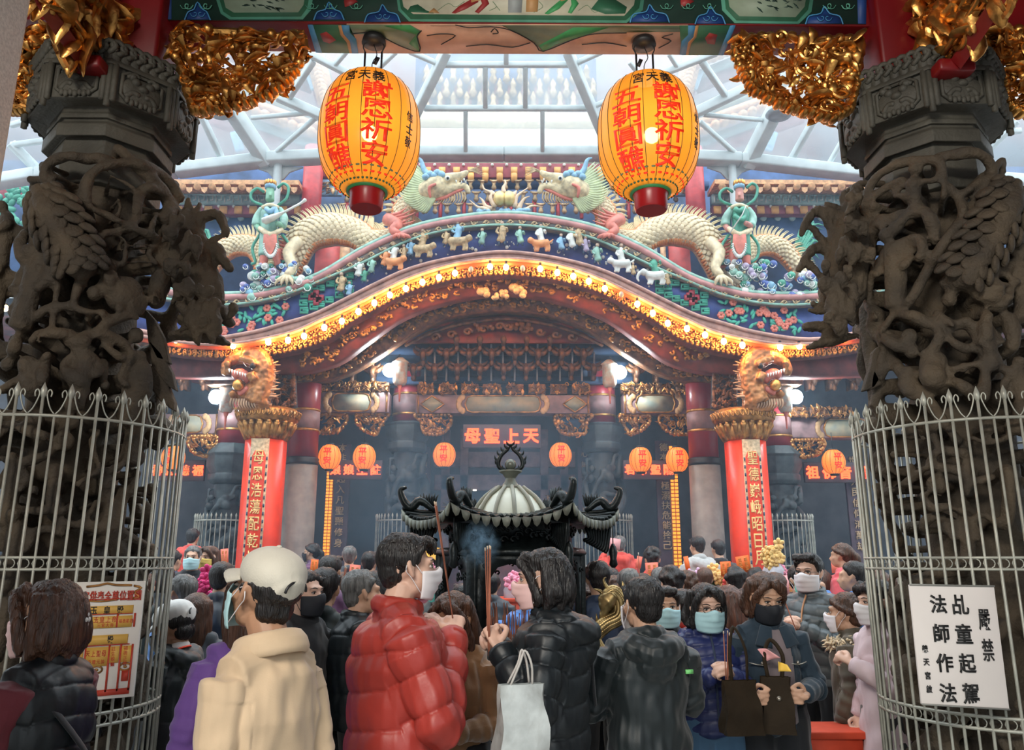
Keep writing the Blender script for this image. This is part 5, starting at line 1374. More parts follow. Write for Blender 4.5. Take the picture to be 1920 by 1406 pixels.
def bandcol(px, Y, rbig, ytop, yband, y1, lower, label, cat='column'):
    c = P(px, 1055, Y); cx = c[0]; o = empty('hall_column', (cx, Y, .4), label, cat, None, 'thing')
    z = lambda r: zrow(r, Y - rbig)
    MB().lathe([(rbig * .92, z(y1)), (rbig * .92, z(ytop))], (cx, Y, 0), 28).build('red_shaft', colred, o, True)
    b = MB(); b.lathe([(rbig * .94, z(yband + 19)), (rbig * .94, z(yband - 19))], (cx, Y, 0), 28); b.build('painted_band', mauve, o, True)
    b = MB(); [b.lathe([(rbig * .95, z(y) - .02), (rbig * .97, z(y)), (rbig * .95, z(y) + .02)], (cx, Y, 0), 28) for y in (yband - 19, yband + 19)]; b.build('gold_line', golddull, o, True)
    if lower is not None:
        MB().lathe([(rbig * 1.05, .4), (rbig, .8), (rbig * .97, z(y1 + 13))], (cx, Y, 0), 28).build('stone_shaft', lower, o, True)
        MB().lathe([(rbig, z(y1 + 14)), (rbig * 1.08, z(y1 + 9)), (rbig, z(y1 + 7)), (rbig * 1.08, z(y1 + 3)), (rbig * .95, z(y1))], (cx, Y, 0), 28).build('black_collar', black, o, True)
    return o, cx
bandcol(555, 12.9, .26, 650, 785, 855, greyst, 'grey stone column with red upper shaft beneath the guardian with the lute')
bandcol(1331, 12.9, .26, 650, 785, 855, greyst, 'grey stone column with red upper shaft beneath the guardian with the sword')
# carved dark columns inside (one carving, four stand)
def small_carving():
    c = Clay(); rr = random.Random(77)
    c.lathe([(.24, 0), (.24, 2.9)], (0, 0, 0), 20)
    for i in range(46):
        z = rr.uniform(.1, 2.7); a = rr.uniform(0, 2 * PI); pts = []; da = rr.uniform(-.35, .35); dz = rr.uniform(-.14, .14)
        for j in range(6):
            pts.append((.32 * math.cos(a), .32 * math.sin(a), z)); a += da + rr.uniform(-.15, .15); z = min(2.85, max(.05, z + dz + rr.uniform(-.07, .07)))
        r = rr.uniform(.025, .06); c.tube(pts, r, 7, 3)
        for e in (pts[0], pts[-1]): c.tube([e, (e[0] * .6, e[1] * .6, e[2])], r, 6)
    for i in range(30): a = rr.uniform(0, 2 * PI); c.ell((.32 * math.cos(a), .32 * math.sin(a), rr.uniform(.2, 2.7)), rr.uniform(.05, .1), None, 9, 6)
    pts = [(.35 * math.cos(.5 + t * 7), .35 * math.sin(.5 + t * 7), .2 + t * 2.5) for t in np.linspace(0, 1, 40)]
    c.tube(pts, .085, 10)
    return c.fuse(.018, 2, 'carving')
carv = small_carving()
def darkcol(px, Y, ytop, yband, y1, y2, label, cagelabel):
    o, cx = bandcol(px, Y, .3, ytop, yband, y1, None, label)
    z2 = zrow(y2, Y - .34)
    MB().lathe([(.3, z2), (.36, z2 + .06), (.36, z2 + .16), (.33, z2 + .18), (.4, z2 + .3), (.4, z2 + .46), (.43, z2 + .5), (.3, zrow(y1, Y - .3))], (cx, Y, 0), 8, PI / 8).build('stone_capital', darkst, o, bevel=.01)
    q = bpy.data.objects.new('carved_shaft', carv); COL.objects.link(q); q.parent = o; q.location = (0, 0, 0); q.scale = (1, 1, (z2 - .4) / 2.9)
    if not carv.materials: carv.materials.append(darkst); carv.shade_smooth()
    zc = zrow(968, Y - .5)
    g = empty('inner_cage', (cx, Y, .4), cagelabel, 'railing', None, 'thing')
    b = MB()
    for z in (zc - .06, 1.6, .5): b.tube([(cx + .5 * math.cos(i / 40 * 2 * PI), Y + .5 * math.sin(i / 40 * 2 * PI), z) for i in range(41)], .012, 5, cap=False)
    b.build('rings', steel, g, True)
    bar = MB(); bar.tube([(0, 0, .42), (0, 0, zc - .02), (0, 0, zc + .02), (0, 0, zc + .06)], [.009, .009, .018, .002], 5); me = bar.mesh('bar'); me.materials.append(steel)
    for i in range(40):
        k = bpy.data.objects.new('bar', me); COL.objects.link(k); k.parent = g; a = i / 40 * 2 * PI; k.location = (.5 * math.cos(a), .5 * math.sin(a), -.4)
darkcol(757, 14.0, 690, 755, 788, 845, 'dark carved column behind the pine scene lintel end', 'inner railing around the dark column behind the man in the red jacket')
darkcol(1133, 14.0, 690, 757, 790, 845, 'dark carved column behind the blue hills lintel end', 'inner railing around the dark column behind the person in the red coat')
darkcol(418, 13.6, 735, 785, 830, 905, 'dark carved column behind the red lettered column beneath the lute guardian', 'inner railing beside the red column beneath the lute guardian')
darkcol(1472, 13.6, 740, 795, 833, 905, 'dark carved column behind the red lettered column beneath the sword guardian', 'inner railing beside the red column beneath the sword guardian')
# ---------------------------------------------------------------- neon signs, boards, lanterns, lamps
neon = glow('neon_red', (1, .04, .01), 9); neon2 = glow('neon_core', (1, .13, .04), 3.2)
signb = mat('sign_plate', (.07, .045, .055), .5, var=.05)
def sign(x0, x1, y0, y1, txt, Y, label):
    o = empty('neon_sign', P((x0 + x1) / 2, y1, Y), label, 'neon sign', 'red neon signs in the hall', 'thing')
    a, c = P(x0, y0, Y), P(x1, y1, Y); w, h = c[0] - a[0], a[2] - c[2]
    MB().box(((a[0] + c[0]) / 2, Y + .03, (a[2] + c[2]) / 2), (w, .06, h)).build('plate', signb, o, bevel=.015)
    n = len(txt); s = w / n; u = min(s * .8, h * .86)
    for m_, bd, d, nm in ((neon, .035, .02, 'neon_glow_letters'), (neon2, -.012, .03, 'neon_tube_letters')):
        t = MB(); write(t, txt, (a[0] + s * .5, Y - d + .012, (a[2] + c[2]) / 2), (1, 0, 0), (0, 0, 1), u, u, s, bd, False, th=.012); t.build(nm, m_, o)
sign(868, 1014, 795, 840, '母聖上天', 13.2, 'red neon sign high above the black burner')
sign(618, 716, 862, 899, '娘娘生註', 13.7, 'red neon sign half hidden by a lantern under the pine scene lintel')
sign(1168, 1266, 862, 899, '君帝聖關', 13.7, 'red neon sign between two lanterns under the blue hills lintel')
sign(285, 382, 862, 902, '神正德福', 13.9, 'red neon sign at the edge of the cage with the yellow notice')
sign(1506, 1632, 866, 905, '祖佛音觀', 13.9, 'red neon sign at the edge of the cage with the white notice')
boardm = mat('plum_board', (.09, .05, .07), .5, var=.15)
def cboard(px, y0, y1, txt, Y, w, label, rows_):
    o = empty('couplet_board', P(px, y1, Y), label, 'couplet board', 'dark couplet boards in the hall', 'thing')
    a = P(px, y0, Y); zb = .4
    MB().box((a[0], Y + .04, (a[2] + zb) / 2), (w, .06, a[2] - zb)).build('plank', boardm, o, bevel=.01)
    t = MB(); z0, z1 = zrow(rows_[0], Y), zrow(rows_[1], Y); n = len(txt)
    write(t, txt, (a[0], Y - .002, z0), (1, 0, 0), (0, 0, 1), w * .5, w * .5, (z0 - z1) / (n - 1), .012, th=.015); t.build('gilt_writing', mat('gilt_letter', (.62, .42, .24), .4, .2), o)
cboard(643, 832, 1060, '本非心起入凡聖顯修身', 14.2, .3, 'dark couplet board with gilt writing under the pine scene lintel', (840, 1018))
cboard(1243, 826, 1060, '德本濟心極溺扶危能捨己', 14.2, .3, 'dark couplet board with gilt writing under the blue hills lintel', (838, 1022))
cboard(1597, 855, 1060, '世觀兆民信仰消萬劫', 14.2, .3, 'dark couplet board with gilt writing by the cage with the white notice', (862, 1024))
cboard(795, 838, 1060, '一德濟世保安民', 14.6, .26, 'hazy couplet board by the lantern on the pine scene side of the burner', (850, 980))
cboard(1096, 838, 1060, '心誠神靈佑眾生', 14.6, .26, 'hazy couplet board by the lantern on the blue hills side of the burner', (850, 980))
lpaper = bpy.data.materials.new('small_lantern_paper'); lpaper.use_nodes = True
pb = lpaper.node_tree.nodes['Principled BSDF']; pb.inputs['Base Color'].default_value = (.6, .22, .04, 1); pb.inputs['Emission Color'].default_value = (1, .2, .015, 1); pb.inputs['Emission Strength'].default_value = 1.05
b = MB(); prof = [(.075 + .115 * math.sin(PI * t) ** .6, -.2 + .4 * t) for t in np.linspace(0, 1, 16)]; b.lathe(prof, (0, 0, 0), 24)
me_s = b.mesh('shell'); me_s.materials.append(lpaper); me_s.shade_smooth()
b = MB()
for i in range(14): a = i / 14 * 2 * PI; b.tube([((r + .002) * math.cos(a), (r + .002) * math.sin(a), z) for r, z in prof], .003, 4)
b.lathe([(.07, -.23), (.08, -.2)], (0, 0, 0), 14); b.lathe([(.08, .2), (.06, .23)], (0, 0, 0), 14); b.tube([(0, 0, .2), (0, 0, .5)], .006, 5)
me_w = b.mesh('wire_frame'); me_w.materials.append(black)
wr = MB(); write(wr, '平安', (0, 0, .07), (1, 0, 0), (0, 0, 1), .13, .13, .14, .02, th=.004, warp=lambda v: np.array([(x, -math.sqrt(max(.0, .19 ** 2 - x * x)) + y * 1.0 - .004, z) for x, y, z in v])); me_t = wr.mesh('red_writing'); me_t.materials.append(lred)
for px, py, Y, lb in ((618, 857, 13.0, 'small orange lantern beside the grey column beneath the lute guardian'), (683, 857, 13.0, 'small orange lantern in front of the neon sign under the pine scene lintel'), (833, 853, 13.2, 'small orange lantern on the pine scene side of the middle neon sign'), (1051, 853, 13.2, 'small orange lantern on the blue hills side of the middle neon sign'),
                      (1201, 862, 13.0, 'small orange lantern in front of the neon sign under the blue hills lintel'), (1270, 862, 13.0, 'small orange lantern beside the grey column beneath the sword guardian'), (1563, 866, 13.2, 'small orange lantern beside the cage with the white notice'), (325, 858, 13.3, 'small orange lantern seen through the cage with the yellow notice')):
    o = empty('small_lantern', P(px, py, Y), lb, 'lantern', 'small orange lanterns in the hall', 'thing')
    for me, nm in ((me_s, 'shell'), (me_w, 'wire_frame'), (me_t, 'red_writing')):
        q = bpy.data.objects.new(nm, me); COL.objects.link(q); q.parent = o
flood = glow('flood_white', (.85, .95, 1), 170)
def flood_lamp(px, py, Y, s, label):
    c = P(px, py, Y); o = empty('flood_lamp', c, label, 'lamp', 'bright white lamps in the hall', 'thing')
    MB().ell(c, (.12, .07, .12), None, 14, 10).build('bulb', flood, o, True)
    h = c + V(s * .17, .05, -.03)
    MB().lathe([(.09, -.22), (.12, -.16), (.12, .16), (.15, .18), (.05, .26)], h, 6).build('lantern_body', mat('lamp_glass', (.5, .6, .55), .3, var=.3, scale=12, col2=(.5, .3, .2)), o)
    MB().tube([h + V(0, 0, -.22), h + V(0, 0, -.3), h + V(0, 0, -.5)], [.05, .02, .012], 8).build('tassel', coral, o, True)
    MB().tube([c + V(0, .05, 0), c + V(s * .05, .1, .2), c + V(s * .15, .1, .3)], .012, 6, 3).build('arm', black, o, True)
flood_lamp(731, 694, 13.0, 1, 'white floodlight lamp by the pine scene lintel')
flood_lamp(1162, 698, 13.0, -1, 'white floodlight lamp by the blue hills lintel')
flood_lamp(405, 744, 12.8, 1, 'white floodlight lamp beside the gilded dragon head beneath the lute guardian')
flood_lamp(1492, 744, 12.8, -1, 'white floodlight lamp beside the gilded dragon head beneath the sword guardian')
cell = glow('amber_cell', (1, .3, .03), 2.0)
def strip(px0, px1, y0, Y, label, tilt=0):
    a = P(px0, y0, Y); c = P(px1, y0, Y); w = c[0] - a[0]
    o = empty('light_strip', (a[0], Y, .45), label, 'light strip', 'amber light strips in the hall', 'thing')
    n = int((a[2] - .45) / (w / 2.2)); b = MB()
    for i in range(n):
        for j in range(2): b.box((a[0] + w * (.25 + j * .5), Y - .02, .5 + (i + .5) * (a[2] - .5) / n), (w * .36, .02, (a[2] - .5) / n * .72))
    b.build('cell_panel', cell, o)
    MB().box(((a[0] + c[0]) / 2, Y + .02, (a[2] + .45) / 2), (w * 1.1, .04, a[2] - .45)).build('casing', mat('amber_casing', (.3, .12, .03), .5), o)
strip(527, 534, 868, 12.6, 'thin amber light strip between the red and grey columns beneath the lute guardian')
strip(614, 627, 868, 13.9, 'amber light strip under the pine scene lintel')
strip(1253, 1268, 836, 13.9, 'amber light strip under the blue hills lintel')
# inner altar hall: doorway frames and lattice
o = empty('inner_doorway', (0, 15.4, .4), 'dim carved doorway behind the burner', 'doorway', None, 'thing')
b = MB()
for x in (832, 868, 1022, 1060): b.box((P(x, 1055, 15.4)[0], 15.4, 2.3), (.16, .16, 3.8))
b.bar(P(815, 905, 15.4), P(1078, 905, 15.4), .16, .3); b.bar(P(815, 862, 15.5), P(1078, 862, 15.5), .14, .3); b.build('frame', mauve, o, bevel=.01)
b = MB(); b.box((0, 15.8, 1.1), (3.2, .8, 1.4)); b.build('altar', dkred, o)
b = MB(); rr = random.Random(8)
for x, dy in ((850, 0), (1040, 0)): filigree('frame_carving', [(x - 14, 925), (x + 14, 925), (x + 14, 1010), (x - 14, 1010)], lambda a, c: P(a, c, 15.3), (0, -1, 0), [], 40, x, .02, o, .8, golddull, False)
for i in range(16): b.ell(P(rr.uniform(875, 1010), rr.choice((919, 948, 955, 964)), 15.2), .018, None, 6, 4)
b.build('altar_candle_lamps', glow('candle_glow', (1, .8, .55), 5), o, True)
# ================================================================ skylight over the courtyard
def SY(py): return 13.0 - (300 - py) * .0075
frame_w = mat('white_steel', (.72, .78, .78), .4, var=.06, scale=4)
sky = empty('skylight', P(945, 300, 13), 'white steel and glass skylight over the courtyard', 'skylight', None, 'thing')
def rafter(p, q, w, name='rafter'):
    a, c = P(*p, SY(p[1])), P(*q, SY(q[1]))
    k = w / F * 13
    MB().bar(a, c, k, k * 1.3).build(name, frame_w, sky, bevel=.02)
S2 = [((837, 95), (735, 302), 17), ((1064, 95), (1152, 302), 17), ((815, 121), (1085, 121), 9), ((795, 203), (1108, 203), 9), ((949, 96), (949, 120), 10), ((910, 124), (910, 202), 10), ((985, 124), (985, 202), 10), ((873, 206), (873, 284), 9), ((1017, 206), (1017, 284), 9),
      ((767, 96), (822, 120), 8), ((743, 96), (700, 137), 8), ((787, 203), (740, 185), 8), ((1130, 96), (1082, 118), 8), ((1105, 203), (1160, 180), 8),
      ((571, 96), (668, 146), 11), ((650, 96), (625, 125), 8), ((588, 113), (542, 182), 11), ((520, 180), (735, 275), 15), ((470, 221), (592, 211), 7), ((506, 296), (596, 217), 8), ((425, 190), (502, 306), 24), ((370, 200), (421, 308), 11), ((330, 262), (346, 311), 8), ((505, 180), (440, 150), 12),
      ((1180, 116), (1204, 145), 8), ((1254, 100), (1272, 128), 8), ((1345, 98), (1222, 146), 10), ((1315, 114), (1364, 184), 11), ((1405, 163), (1180, 270), 15), ((1319, 215), (1430, 225), 7), ((1312, 228), (1394, 301), 8), ((1462, 188), (1399, 312), 24), ((1535, 208), (1475, 314), 11), ((1580, 262), (1547, 320), 8),
      ((100, 212), (20, 235), 9), ((100, 262), (20, 272), 9), ((20, 268), (72, 320), 14), ((1905, 225), (1830, 300), 14), ((1915, 245), (1845, 250), 9)]
for p, q, w in S2: rafter(p, q, w)
RING = [(-30, 345), (70, 328), (330, 320), (502, 299), (735, 288), (945, 288), (1152, 288), (1388, 300), (1622, 327), (1850, 335), (1960, 345)]
for p, q in zip(RING, RING[1:]):
    a, c = P(*p, 13.0), P(*q, 13.0)
    MB().bar(a, c, .3, .2).build('ring_beam', frame_w, sky, bevel=.03)
for x, y in ((522, 318), (1372, 318)):
    b = MB(); a = P(x, y - 14, 13.05); b.lathe([(.075, -2.2), (.075, .02), (.14, .04), (.14, .09)], a, 16); b.build('post', frame_w, sky, 40)
    s = 1 if x > 945 else -1
    b = MB(); b.poly([P(x - 46, 313, 13.1), P(x + 46, 313, 13.1), P(x + 20, 322, 13.1), P(x + 8, 336, 13.1), P(x - 8, 336, 13.1), P(x - 20, 322, 13.1)], (0, 1, 0), .05); b.build('gusset', frame_w, sky)
glass = bpy.data.materials.new('hazy_glass'); glass.use_nodes = True
nt = glass.node_tree; nt.nodes.clear()
o_ = nt.nodes.new('ShaderNodeOutputMaterial'); tr = nt.nodes.new('ShaderNodeBsdfTransparent'); tl_ = nt.nodes.new('ShaderNodeBsdfTranslucent'); gl = nt.nodes.new('ShaderNodeBsdfGlossy'); mx = nt.nodes.new('ShaderNodeMixShader'); mx2 = nt.nodes.new('ShaderNodeMixShader')
tr.inputs[0].default_value = (.93, .97, .98, 1); tl_.inputs[0].default_value = (.86, .93, .97, 1); gl.inputs['Roughness'].default_value = .1
nz = nt.nodes.new('ShaderNodeTexNoise'); nz.inputs['Scale'].default_value = 1.2; tcn = nt.nodes.new('ShaderNodeTexCoord'); rmp = nt.nodes.new('ShaderNodeMapRange')
rmp.inputs[3].default_value = .2; rmp.inputs[4].default_value = .44
nt.links.new(tcn.outputs['Object'], nz.inputs['Vector']); nt.links.new(nz.outputs['Fac'], rmp.inputs[0]); nt.links.new(rmp.outputs[0], mx.inputs[0])
nt.links.new(tr.outputs[0], mx.inputs[1]); nt.links.new(tl_.outputs[0], mx.inputs[2]); mx2.inputs[0].default_value = .05
nt.links.new(mx.outputs[0], mx2.inputs[1]); nt.links.new(gl.outputs[0], mx2.inputs[2]); nt.links.new(mx2.outputs[0], o_.inputs[0])
def ring_y(x): return float(np.interp(x, [p[0] for p in RING], [p[1] for p in RING]))
for x0, x1 in ((-60, 200), (200, 480), (480, 740), (740, 1150), (1150, 1400), (1400, 1680), (1680, 1980)):
    g = [[P(x, y, SY(y) + .12) for x in np.linspace(x0, x1, 8)] for y in (-30, 30, 90, 150, 210, 260)]
    g.append([P(x, ring_y(x) - 4, 13.12) for x in np.linspace(x0, x1, 8)])
    MB().sheet(g).build('glass_pane', glass, sky, True)
for x, y in ((412, 209), (1462, 213)):
    b = MB(); b.lathe([(.02, .12), (.2, .06), (.24, 0), (.18, -.06), (.12, -.06)], P(x, y, 12.1), 24); b.build('speaker_dome', mat('grey_plastic', (.4, .45, .48), .4), sky, True)
# ================================================================ upper storey behind the porch
upper = empty('upper_storey', (0, 15.5, 7), 'upper storey of the temple with red beams and gilded brackets behind the ridge', 'building', None, 'thing')
rbeam = mat('upper_red_beam', (.34, .05, .06), .5, var=.15); ublue = mat('upper_blue', (.05, .1, .24), .55, var=.25, scale=3); ochre = mat('orange_plug', (.85, .42, .1), .45, var=.1); ltile = mat('orange_tile', (.8, .42, .2), .45, var=.2, scale=12); fret = mat('green_fret_paint', (.3, .46, .42), .5, var=.15); ugold = mat('upper_gilt', (.55, .36, .18), .45, .4, var=.3)
UY = 15.5
def prow(b, x0, x1, y0, y1, Y, th=.2):
    a, c = P(x0, y0, Y), P(x1, y1, Y); b.box(((a[0] + c[0]) / 2, Y + th / 2, (a[2] + c[2]) / 2), (abs(c[0] - a[0]), th, abs(a[2] - c[2])))
b = MB(); prow(b, 590, 1300, 303, 335, UY); prow(b, 320, 560, 382, 402, UY - .3); prow(b, 1335, 1600, 382, 402, UY - .3); prow(b, -60, 80, 350, 372, UY); prow(b, 1850, 1980, 350, 372, UY); b.build('red_beam', rbeam, upper, bevel=.02, split=True)
b = MB(); prow(b, -60, 1980, 300, 560, UY + .6); b.build('blue_wall', ublue, upper)
b = MB(); prow(b, 560, 1330, 335, 350, UY + .1); prow(b, 320, 560, 402, 470, UY - .1); prow(b, 1335, 1600, 402, 470, UY - .1); b.build('blue_beam', ublue, upper, split=True)
b = MB(); prow(b, 322, 560, 364, 382, UY - .4); prow(b, 1335, 1600, 364, 382, UY - .4); b.build('fret_band', fret, upper, split=True)
b = MB()
for x0, x1 in ((325, 560), (1340, 1600)):
    for i in range(int((x1 - x0) / 16)):
        x = x0 + i * 16; b.tube([P(x, 379, UY - .43), P(x, 367, UY - .43), P(x + 10, 367, UY - .43), P(x + 10, 375, UY - .43), P(x + 5, 375, UY - .43)], .016, 4)
b.build('fret_lines', mat('pale_fret', (.55, .62, .55), .5), upper)
b = MB()
for x in list(range(640, 1270, 27)): b.box(P(x, 321, UY - .02), (.14, .08, .16)); b.lathe([(.06, -.16), (.07, -.06), (.07, .02)], P(x, 328, UY - .05), 10)
for x in list(range(335, 560, 28)) + list(range(1345, 1600, 27)): b.box(P(x, 394, UY - .33), (.15, .06, .16))
b.build('orange_plug', ochre, upper, split=True)
b = MB(); dsc = MB()
for x in list(range(640, 1270, 27)): b.ell(P(x + 13, 309, UY - .02), .035, None, 8, 6)
for x in list(range(340, 560, 28)) + list(range(1350, 1600, 27)): b.ell(P(x + 14, 387, UY - .32), .035, None, 8, 6); dsc.lathe([(.07, -.01), (.07, .02), (.04, .03)], P(x, 409, UY - .12), 12, R=rotx(PI / 2))
b.build('white_boss', whiteg, upper, True, split=True); dsc.build('disc_boss', fret, upper, True, split=True)
b = MB()
for x0, x1 in ((300, 560), (1340, 1640)):          # tile ends of the side eaves
    n = int((x1 - x0) / 28)
    prow(b, x0, x1, 336, 346, UY - .8, .6)
    for i in range(n):
        x = x0 + 14 + i * 28
        b.tube([P(x, 350, UY - .85), P(x, 350, UY)], .075, 12)
        b.poly([P(x + 8, 352, UY - .82), P(x + 20, 352, UY - .82), P(x + 19, 359, UY - .82), P(x + 14, 363, UY - .82), P(x + 9, 359, UY - .82)], (0, -1, 0), .03)
b.build('tile_eave', ltile, upper, 40)
b = MB()
for i, x in enumerate(range(640, 1270, 22)):
    for k, y in enumerate((346, 368, 390)):
        q = P(x + (11 if k % 2 else 0), y, UY - .05)
        b.lathe([(.03, -.13), (.06, -.08), (.035, 0), (.06, .06), (.03, .1)], q, 8); b.tube([q + V(-.09, 0, .1), q + V(0, -.05, .05), q + V(.09, 0, .1)], [.02, .03, .02], 6, 2)
b.build('gilded_bracketry', ugold, upper, True)
b = MB()
for x in list(range(650, 1260, 44)): b.lathe([(.04, -.3), (.05, .1)], P(x, 385, UY), 10)
for x in (585, 1303): b.lathe([(.2, -1.2), (.2, 1.0)], P(x, 360, UY - .4), 20)
b.build('red_post', mat('bright_red_post', (.6, .05, .05), .4), upper, True, split=True)
b = MB(); prow(b, 592, 640, 336, 366, UY - .2, .1); prow(b, 1250, 1288, 336, 366, UY - .2, .1); b.build('blue_board', blueg, upper, bevel=.02, split=True)
for x, sd in ((616, 1), (1269, 2)): filigree('board_relief', [(x - 20, 340), (x + 16, 340), (x + 16, 362), (x - 20, 362)], lambda a, c: P(a, c, UY - .25), (0, -1, 0), [], 20, sd, .02, upper, .6, ugold, False)
b = MB()
for s in (-1, 1):            # red panels and grey windows low on the wall
    xs_ = [MX + s * d for d in (308, 352)]; prow(b, min(xs_), max(xs_), 445, 530, UY - .2, .1)
b.build('red_panel', mat('coral_wall', (.7, .1, .08), .5), upper, split=True)
b = MB()
for s in (-1, 1): xs_ = [MX + s * d for d in (293, 306)]; prow(b, min(xs_), max(xs_), 440, 530, UY - .25, .1)
b.build('ochre_frame', ltile, upper, split=True)
b = MB()
for s in (-1, 1):
    xs_ = [MX + s * d for d in (240, 290)]; prow(b, min(xs_), max(xs_), 445, 530, UY - .18, .1)
b.build('grey_panel', mat('pale_wall', (.55, .6, .6), .5), upper, split=True)
# upper roofs seen through the glass
FYR = 19.0
ur = empty('temple_tower', (0, FYR, 10), 'tiled upper roof with gilded brackets seen through the skylight', 'building', None, 'thing')
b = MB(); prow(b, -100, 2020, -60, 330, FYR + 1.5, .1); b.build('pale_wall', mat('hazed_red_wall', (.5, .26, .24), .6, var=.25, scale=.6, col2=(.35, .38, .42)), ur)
b = MB(); prow(b, 780, 1120, 208, 240, FYR - .3); b.build('tile_edge', cream, ur); b = MB(); prow(b, 760, 1130, 240, 300, FYR - .6, .2); b.build('tile_slope', mat('pale_tile', (.8, .72, .5), .5, var=.15, scale=9), ur)
b = MB(); prow(b, 780, 1120, 100, 208, FYR + .2, .1); b.build('blue_ground', ublue, ur)
b = MB(); c2 = MB()
for i, x in enumerate(range(800, 1110, 25)):
    for k, y in enumerate((140, 165, 190)):
        q = P(x + (12 if k % 2 else 0), y, FYR); b.lathe([(.05, -.28), (.12, -.16), (.06, 0), (.1, .1), (.02, .3)], q, 8)
    c2.lathe([(.06, -.4), (.06, .4)], P(x + 6, 185, FYR + .1), 8)
b.build('gilded_brackets', ugold, ur, True); c2.build('red_stem', rbeam, ur, True, split=True)
for s in (-1, 1):            # slanting side eaves with tile drips and blue plaques
    X = lambda d: MX + s * d
    bt, bf, br, bb = MB(), MB(), MB(), MB()
    for (d0, y0, d1, y1) in ((300, 270, 560, 175), (360, 120, 560, 40), (330, 205, 360, 95)):
        for i in range(15):
            t = (i + .5) / 15; d, y = d0 + (d1 - d0) * t, y0 + (y1 - y0) * t
            bt.ell(P(X(d), y, FYR - .6), (.14, .2, .13), None, 8, 6)
        bt.bar(P(X(d0), y0 - 10, FYR - .4), P(X(d1), y1 - 10, FYR - .4), .5, .16); bf.bar(P(X(d0), y0 + 24, FYR), P(X(d1), y1 + 24, FYR), .2, .22); br.bar(P(X(d0), y0 + 44, FYR + .1), P(X(d1), y1 + 44, FYR + .1), .2, .3); bf.bar(P(X(d0), y0 - 32, FYR - .2), P(X(d1), y1 - 32, FYR - .2), .4, .2)
    for d, y in ((360, 150), (500, 265), (480, 110)): bb.box(P(X(d), y, FYR - .3), (.24, .1, .6), roty(s * .35))
    bt.build('orange_tile_drips', ltile, ur, True); bf.build('fret_band', fret, ur, split=True); br.build('red_band', rbeam, ur, split=True); bb.build('blue_plaque', blueg, ur, bevel=.03, split=True)
    for (x0, x1) in ((-40, 60),) if s < 0 else ((1880, 1980),):
        q = MB(); rr = random.Random(3)
        for i in range(60): q.ell(P(rr.uniform(x0, x1), rr.uniform(345, 420), 14.5), (.1, .06, .06), roty(rr.uniform(0, 3)), 7, 5)
        q.build('ceramic_flowers', [green_g, mint][s > 0], ur, True)
# ================================================================ incense burner
iron = mat('black_iron', (.012, .017, .018), .38, .5, var=.3, scale=8, bump=.2, bscale=40)
brz = mat('dragon_bronze', (.32, .23, .1), .38, .8, var=.3, scale=20)
BX, BYc = P(957, 1055, 5.5)[0], 5.5
def Zb(py, dy=0): return P(957, py, BYc + dy)[2]
bn = empty('incense_burner', (BX, BYc, 0), 'large black pavilion shaped incense burner with a pale domed roof', 'incense burner', None, 'thing')
def ring6(r, z, a0=PI / 6 + PI / 6): return [np.array((BX + r * math.cos(a0 + k * PI / 3), BYc + r * math.sin(a0 + k * PI / 3), z)) for k in range(6)]
dome = mat('pale_dome', (.62, .64, .54), .45, var=.12, scale=4)
zt, zb = Zb(916), Zb(975)
prof = [(.085, zt), (.1, zt - .012), (.165, zt - .06), (.215, zt - .12), (.255, zt - .2), (.28, zt - .3)]
MB().lathe(prof[::-1], (BX, BYc, 0), 24).build('dome', dome, bn, 30)
b = MB()
for k in range(12): a = k / 12 * 2 * PI + .1; b.tube([(BX + (r + .008) * math.cos(a), BYc + (r + .008) * math.sin(a), z + .01) for r, z in prof], .014, 6, 2)
b.build('dome_ribs', mat('rib_grey', (.25, .25, .2), .5), bn, True)
# lower roof: six concave slopes with scalloped edge
Re, ze, Ri, zi = .74, Zb(980), .27, Zb(966)
b = MB(); sc = MB(); rib = MB()
for k in range(6):
    a0, a1 = k * PI / 3, (k + 1) * PI / 3
    g = []
    for t in np.linspace(0, 1, 5):
        row = []
        for u in np.linspace(0, 1, 13):
            p0 = V(math.cos(a0), math.sin(a0), 0); p1 = V(math.cos(a1), math.sin(a1), 0)
            d = p0 + (p1 - p0) * u; r = Ri + (Re - Ri) * t
            lift = .09 * abs(2 * u - 1) ** 3 * t
            row.append(V(BX, BYc, zi + (ze - zi) * (t ** .7) + lift) + d * r)
        g.append(row)
    b.sheet(g); b.sheet([[q - V(0, 0, .03) for q in row] for row in g])
    e = g[-1]
    for i in range(12):
        m = (e[i] + e[i + 1]) / 2; rib.tube([g[1][i] + V(0, 0, .005), g[3][i], e[i] + V(0, 0, .012)], .012, 5)
        dd = e[i + 1] - e[i]; sc.poly([e[i], e[i + 1], m + dd * .28 - V(0, 0, .045), m - V(0, 0, .062), m - dd * .28 - V(0, 0, .045)], (math.cos((a0 + a1) / 2), math.sin((a0 + a1) / 2), 0), .012)
b.build('lower_roof', iron, bn, True); rib.build('roof_ribs', iron, bn, True); sc.build('scalloped_edge', mat('weathered_iron', (.16, .17, .14), .55, .2, var=.3), bn)
